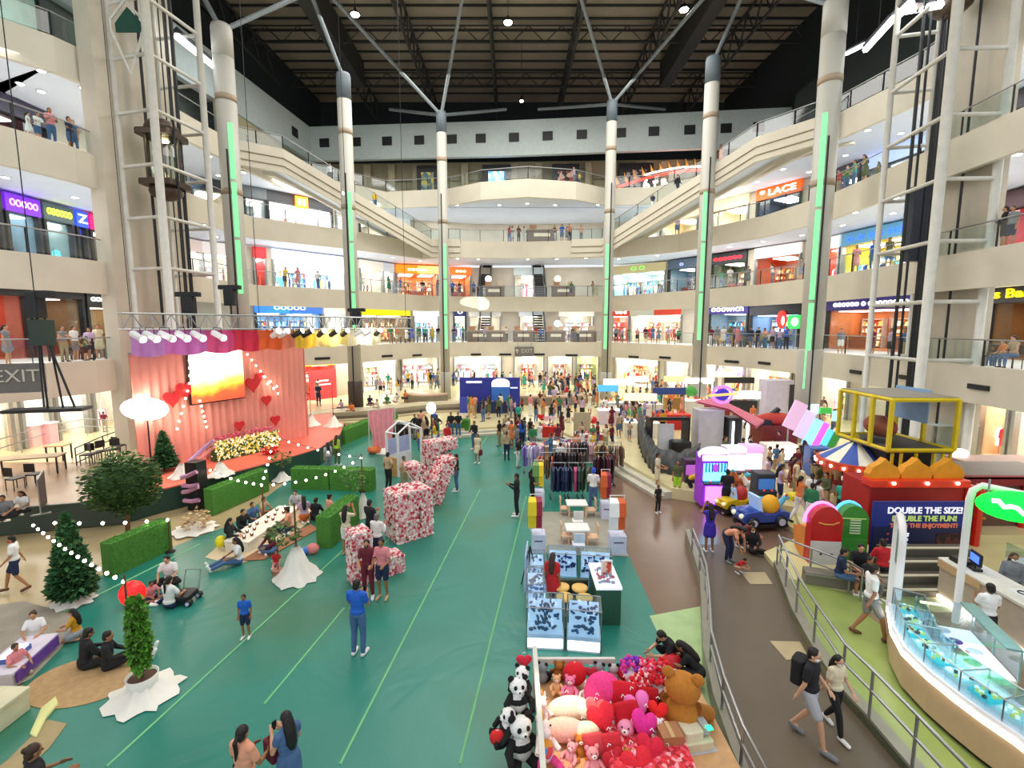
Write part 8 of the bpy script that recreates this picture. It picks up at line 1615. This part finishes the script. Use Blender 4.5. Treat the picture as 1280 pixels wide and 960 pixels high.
def cushion(loc, r, col, label, kind='round', rot=(0, 0, 0), group='plush toys on the stand'):
    nm = {'round': 'round_cushion', 'heart': 'heart_cushion', 'long': 'long_cushion', 'sq': 'square_cushion'}[kind]; t = thing(nm, label, 'cushion', loc, 0, group); t.rotation_euler = rot; f = fur(col)
    if kind == 'heart':
        b = MB(); H0 = heart_pts(r, 28); n = 28; V = []
        for k, y in ((.0, -.35), (.55, -.28), (.88, -.14), (1, 0), (.88, .14), (.55, .28), (0, .35)): V += [(x*max(k, .01), y*r, z*max(k, .01)) for x, z in H0]
        b.add(V, [(j*n+i, j*n+(i+1) % n, (j+1)*n+(i+1) % n, (j+1)*n+i) for j in range(6) for i in range(n)]); b.build('pillow', f, t, True)
    elif kind == 'round': MB().ell((0, 0, 0), (r, r*.7, r), 18, 12).build('pillow', f, t, True)
    elif kind == 'long': MB().ell((0, 0, 0), (r*1.5, r*.55, r*.75), 18, 12).build('pillow', f, t, True)
    else: MB().rbox((0, 0, 0), (r*1.6, r*.6, r*1.4), r*.28).build('pillow', f, t, True)
    MB().tube([(-.03, 0, r*.9), (0, 0, r*1.05), (.03, 0, r*.9)], .008, 4).build('tag_loop', m_white, t); return t
def unicorn(loc, s, label, face=0, tilt=10, rainbow=False):
    t = thing('plush_unicorn', label, 'plush toy', loc, 0, 'plush toys on the stand'); t.rotation_euler = (radians(-tilt), 0, radians(face)); t.scale = (s,)*3; f = fur('#f4dcd8')
    b = MB(); b.ell((0, 0, .3), (.17, .16, .24)).ell((0, -.06, .62), (.13, .17, .14)).ell((0, -.2, .57), (.09, .1, .08)); b.lathe([(.1, .42), (.1, .58)], n=12); b.build('body', f, t, True)
    MB().lathe([(.035, .72), (.005, .92)], (0, -.1, 0), 8).build('horn', cm('#e8b040'), t, True); MB().tube([(0, .0, .78), (0, .12, .65), (0, .15, .45)], [.06, .07, .04], 8).build('mane', fur('#f080b0') if not rainbow else multi('rainbow_fur', [hx(c) for c in ('#e84848', '#f0a030', '#f0e040', '#50b860', '#4890e0', '#a060c8')], 9), t, True)
    if rainbow: MB().ell((0, -.15, .32), (.1, .05, .16)).build('belly_patch', multi('rainbow_fur', []), t, True)
    for x in (-1, 1):
        MB().tube([(x*.1, -.05, .12), (x*.16, -.2, .05)], [.07, .07], 8).ell((x*.17, -.24, .04), .075).build('hoof_leg', fur('#e84890'), t, True); MB().tube([(x*.12, -.08, .42), (x*.2, -.2, .28)], [.05, .05], 8).build('front_leg', f, t, True); MB().ell((x*.09, -.02, .76), (.03, .02, .06)).build('ear', f, t, True); MB().ell((x*.1, -.17, .66), .018).build('eye', m_black, t, True)
    return t
def flowerbunch(loc, s, c1, c2, label):
    t = thing('flower_bouquet', label, 'flowers', loc); b = MB()
    for k in range(60): a, q, z = rt.uniform(0, 6.3), sqrt(rt.random()), rt.uniform(0, .12); b.ell((q*.2*s*cos(a), q*.16*s*sin(a), .2*s+z*s+.08*s*(1-q)), .035*s, 6, 4, k % 2)
    b.build('blossoms', [fur(c1), fur(c2)], t)['kind'] = 'stuff'; MB().lathe([(.05*s, -.15*s), (.2*s, .2*s)], n=14).build('wrapping', cm('#f4e8ee'), t, True); return t
# stand frame, boxes
TA_ = P(674, 975, .62); TB_ = P(668, 848, .62); sx0, sx1 = TB_.x, P(868, 848, .62).x; sy0, sy1 = 5.2, TB_.y
t = thing('toy_stand', 'open toy stand with wooden boards and pale grey posts, bottom right', 'stand', (sx0, sy0, 0)); W, D = sx1-sx0, sy1-sy0
MB().box((W/2, D/2, .57), (W, D, .08)).build('board', M('plywood', hx('#c89a6a'), .5, var=.12, scale=5), t); MB().box((W/2, D/2, .28), (W-.1, D-.1, .5)).build('carcass', M('plywood'), t)
for x, y, h in ((0, D, 1.25), (0, D*.55, 1.25), (W*.42, D, 1.0)): MB().box((x, y, h/2), (.07, .07, h)).build('post', m_steelw, t)
MB().box((-.0, D*.5, 1.25), (.08, D, .05)).build('side_rail', m_steelw, t); MB().box((W*.25, D, .98), (W*.5, .06, .1)).build('rear_rail', m_steelw, t)
def T(px, py, z): return P(px, py, z)
# left column of pandas
PB = '#1a1a1c'
for px, py, z, s, f, lb in ((652, 868, .95, .62, -20, 'panda plush with dark bow at the top of the left pile'), (648, 892, .72, .78, 10, 'panda plush in the middle of the left pile'), (634, 925, .45, .7, -70, 'panda plush facing left in the left pile'), (652, 952, .2, .95, 20, 'largest panda plush at the bottom of the left pile')):
    o = teddy(T(px, py, z), s, '#f2f0ee', lb, f, 5, '#f2f0ee', True, PB, 'panda plush toys left of the stand'); MB().ell((0, -.02, .33), (.225, .19, .09)).build('black_band', fur(PB), o, True); [MB().ell((x, -.15, .655), (.045, .03, .05)).build('eye_patch', fur(PB), o, True) for x in (-.07, .07)]
cushion(T(655, 826, 1.15), .16, '#e03048', 'red dotted bow cushion on top of the pandas', 'heart'); cushion(T(622, 922, .6), .13, '#d82a2a', 'red ball hanging left of the pandas', 'round')
# back row
zz = .95
BR = [(678, 838, '#8a8e90', 'grey panda eared plush first in the back row'), (699, 836, '#a8682c', 'brown monkey plush in the back row'), (718, 842, '#d8202c', 'big round red cushion in the back row'), (738, 840, '#c83048', 'small red heart plush in the back row'), (749, 838, '#90949a', 'grey plush in the middle of the back row'), (767, 840, '#b8babc', 'grey and black panda plush in the back row'), (783, 840, '#d02430', 'round red cushion at the right of the back row'), (815, 838, '#a0a4a8', 'grey plush with black ears at the right end of the back row')]
for k, (px, py, c, lb) in enumerate(BR):
    p = T(px, py, zz-.1)
    if 'cushion' in lb: cushion(p, .22 if k == 2 else .17, c, lb, 'round')
    elif 'heart' in lb: cushion(p, .14, c, lb, 'heart')
    else: o = teddy(p-Vector((0, 0, .25)), .5, c, lb, 180 if k % 2 else 160, 0, '#e8d8c0' if k == 1 else c, True, PB if k != 1 else None)
I = [('u', 680, 905, .66, .62, 10, 0, 'pink and white unicorn plush at the left front of the board'), ('u', 684, 955, .64, .85, 15, 1, 'unicorn plush with a rainbow belly, front left'), ('t', 696, 858, .8, .38, '#e8b080', 'small tan bear plush at the back left'), ('t', 712, 862, .8, .46, '#f080a8', 'pink bear plush with red scarf behind the cream cushions'), ('t', 733, 868, .78, .4, '#f4f0f0', 'white plush at the back of the board'), ('r', 754, 866, .9, .33, '#f0408a', 'large magenta round cushion at the back'), ('l', 711, 885, .82, .24, '#f8ead0', 'cream oval cushion with golden corner'), ('l', 735, 888, .84, .17, '#f8f0e0', 'smaller cream cushion beside the golden one'), ('l', 705, 912, .8, .23, '#f4b8a8', 'pale pink heart faced cushion under the cream one'), ('l', 731, 913, .8, .17, '#f6e8c8', 'cream cushion in the front row'), ('t', 711, 945, .68, .4, '#f0a0a8', 'small pink bear plush in the front'), ('t', 727, 938, .7, .42, '#c87a2c', 'ginger bear plush in the front'), ('t', 744, 958, .66, .52, '#f09aa0', 'pink elephant like plush in the front'), ('h', 752, 896, .95, .26, '#e8283c', 'red heart cushion below the magenta one'), ('h', 745, 885, .92, .2, '#f46a70', 'coral heart cushion overlapping the red one'), ('s', 781, 870, .95, .3, '#d81c30', 'tall red cushion beside the magenta one'), ('s', 784, 893, .95, .26, '#c81828', 'dark red cushion in the centre'), ('t', 780, 930, .72, .72, '#f098b8', 'pink bear plush in the centre of the heap'), ('h', 797, 880, .98, .24, '#f078c0', 'orchid pink heart cushion leaning right'), ('h', 805, 905, .95, .26, '#e83098', 'magenta heart cushion leaning right'), ('h', 812, 935, .85, .24, '#d82040', 'red heart cushion at the right front'), ('s', 810, 872, .98, .22, '#c01420', 'red box shaped cushion beside the brown bear'), ('t', 782, 952, .72, .36, '#b87828', 'golden brown small bear at the front'), ('h', 797, 955, .75, .28, '#e02838', 'big red heart cushion at the front edge'), ('t', 798, 952, .78, .3, '#f4b0c0', 'pale pink tiny bear on the red heart'), ('h', 822, 888, .98, .18, '#e82020', 'small bright red heart beside the brown bear'), ('s', 764, 930, .8, .2, '#d8303c', 'red cushion between the ginger and pink bears'), ('t', 822, 912, .85, .34, '#e8e0e0', 'small white plush near the brown bear'), ('h', 768, 950, .72, .2, '#c02030', 'dark red heart at the front edge'), ('s', 742, 930, .78, .2, '#d84850', 'rose square cushion left of the red one'), ('t', 766, 893, .86, .34, '#f0d8e0', 'pale small plush between the red cushions'), ('h', 828, 945, .7, .18, '#d01c28', 'red heart at the right front corner')]
for it in I:
    k, px, py, z, s = it[:5]; p = T(px, py, z); lb = it[-1]
    if k == 'u': unicorn(p-Vector((0, 0, .05)), s, lb, it[5], 25, bool(it[6]))
    elif k == 't': teddy(p-Vector((0, 0, s*.4)), s, it[5], lb, rt.uniform(-40, 40), 25, '#f8e8e0')
    elif k == 'r': cushion(p, s, it[5], lb, 'round', (radians(-20), 0, 0))
    elif k == 'l': cushion(p, s, it[5], lb, 'long', (radians(-45), 0, radians(rt.uniform(-10, 10))))
    elif k == 'h': cushion(p, s, it[5], lb, 'heart', (radians(-35), rt.uniform(-.5, .5), rt.uniform(-.5, .5)))
    else: cushion(p, s, it[5], lb, 'sq', (radians(-35), rt.uniform(-.3, .3), 0))
for px, py, c1, c2, lb in ((789, 848, '#e040a0', '#8838c0', 'purple and pink flower bunch at the back'), (806, 850, '#e83860', '#f0a0b8', 'pink flower bunch at the back'), (822, 850, '#d01828', '#e84860', 'red flower bunch at the back'), (800, 868, '#d81c30', '#f4c8c8', 'red flower bunch in the second row'), (815, 868, '#c01020', '#e03040', 'dark red flower bunch in the second row')): flowerbunch(T(px, py, .85), 1.0, c1, c2, lb)
b = MB()
heap = thing('under_shelf_cloth', 'red patterned cloth under the cushions on the toy stand', 'cloth', (sx0+W*.55, sy0+D*.5, .61)); MB().rbox((0, 0, .09), (W*.42, D*.85, .18), .1).build('cloth', multi('red_pattern', [hx(c) for c in ('#d82030', '#e85870', '#f0a0a8', '#b01020', '#e83848')], 16), heap); MB().box((0, -D*.43, .05), (W*.4, .02, .1)).build('fringe', cm('#f4d0c8'), heap)
# the big brown bear
o = teddy(T(850, 926, .35), 1.5, '#b8762a', 'huge golden brown teddy bear seen from behind at the right of the toy stand', 155, 0, '#d8a060', group=None)
# cash register, box and blue bins
p = T(866, 925, .62); t = thing('cash_register', 'beige cash register with green display beside the huge teddy', 'cash register', p, radians(10)); MB().rbox((0, 0, .07), (.46, .44, .14), .03).build('drawer', cm('#d0c8a8'), t); MB().rbox((-.06, .02, .2), (.32, .36, .14), .05).build('keyboard_unit', cm('#dcd4b8'), t); MB().rbox((.16, .02, .24), (.12, .3, .12), .02).build('key_panel', cm('#a8acb0'), t); MB().box((.18, -.14, .31), (.09, .08, .02)).build('green_display', cm('#20e080', em=3, var=0), t)
t = thing('register_table', 'small blue table carrying the cash register', 'table', (p.x, p.y, 0), radians(10)); MB().rbox((0, 0, .6), (.56, .5, .04), .02).build('tabletop', cm('#b8bcc8'), t)
for x in (-.24, .24):
    for y in (-.2, .2): MB().box((x, y, .29), (.04, .04, .58)).build('leg', m_dark, t)
MB().rbox((0, 0, .38), (.52, .46, .3), .02).build('blue_drawer', cm('#2848a8'), t)
t = thing('blue_crate', 'blue plastic crate in front of the register table', 'crate', T(895, 985, 0)); MB().rbox((0, 0, .2), (.42, .4, .4), .03).build('crate', cm('#2c50b8'), t); MB().rbox((0, 0, .42), (.46, .44, .04), .03).build('rim', cm('#2442a0'), t)
t = thing('cardboard_box', 'brown cardboard box between the hearts and the register', 'box', T(836, 935, .61), .1); MB().rbox((0, 0, .16), (.34, .3, .32), .01).build('carton', cm('#a8744a'), t); MB().box((0, 0, .325), (.06, .3, .005)).build('tape', cm('#c8a878'), t)
l_ = bpy.data.lights.new('stand_spot', 'SPOT'); l_.energy = 160; l_.color = (1, .82, .55); l_.spot_size = radians(38); l_.spot_blend = .6; l_.shadow_soft_size = .1; o = bpy.data.objects.new('stand_spot', l_); COL.objects.link(o); o.location = T(705, 900, .8)+Vector((-.2, .3, 2.2)); o.rotation_euler = (Vector((.2, -.3, -2.2))).to_track_quat('-Z', 'Y').to_euler()
# push chair
t = thing('push_chair', 'black folded push chair beside the sitting family', 'push chair', GP(233, 752)); MB().rbox((0, 0, .2), (.4, .5, .12), .05).build('seat', m_black, t); MB().tube([(-.2, .2, .2), (-.2, .35, .7), (.2, .35, .7), (.2, .2, .2)], .018, 6).build('handle', m_steel, t)
for x in (-.2, .2):
    for y in (-.2, .2): wheel(t, x, y, .08, .08)
# restaurant and gallery furniture
def gtable(l, px, off, label):
    z = LV[l][0]; R_ = resample(poff(LV[l][1], off), .2); q = min(R_, key=lambda q: abs(PJ(q.x, q.y, z+1)[0]-px)+(0 if q.y > 12 else 999)); table(Vector((q.x, q.y, z)), .8, .8, .74, label, rt.uniform(0, 1), cm('#c8a878')); return q
ON = ['first', 'second', 'third', 'fourth', 'fifth', 'sixth', 'seventh', 'eighth', 'ninth', 'tenth']
for k, px in enumerate((88, 102, 120, 136)): q = gtable(2, px, 2.6, 'cafe table on the left first gallery, %s from the left' % ON[k]); chair(Vector((q.x-.2, q.y+.9, 5.45)), rt.uniform(0, 6), 'dark cafe chair beside the %s table of the left gallery' % ON[k], '#3a2a24')
for k, px in enumerate((898, 912, 926, 948, 962, 976)): q = gtable(2, px, 2.4, 'cafe table on the right first gallery, %s from the left' % ON[k]); chair(Vector((q.x+.9, q.y+.1, 5.45)), rt.uniform(0, 6), 'light cafe chair beside the %s table of the right gallery' % ON[k], '#8a9098')
for k, px in enumerate((500, 512, 526, 540)): q = gtable(2, px, 2.2, 'cafe table on the back left gallery, %s from the left' % ON[k])
# ---- give repeated labels their place ----
def ordn(k): return ON[k] if k < 10 else {11: '11th', 12: '12th', 13: '13th'}.get(k+1, '%d%s' % (k+1, {1: 'st', 2: 'nd', 3: 'rd'}.get((k+1) % 10, 'th')))
bpy.context.view_layer.update(); lab = {}
for o in bpy.data.objects:
    if o.parent is None and 'label' in o.keys(): lab.setdefault(o['label'], []).append(o)
for L_, os_ in lab.items():
    if len(os_) > 1:
        os_.sort(key=lambda o: PJ(*o.location)[0])
        for k, o in enumerate(os_): o['label'] = L_+', '+('leftmost' if k == 0 else 'rightmost' if k == len(os_)-1 else ordn(k)+' from left'); o['group'] = o.get('group') or L_
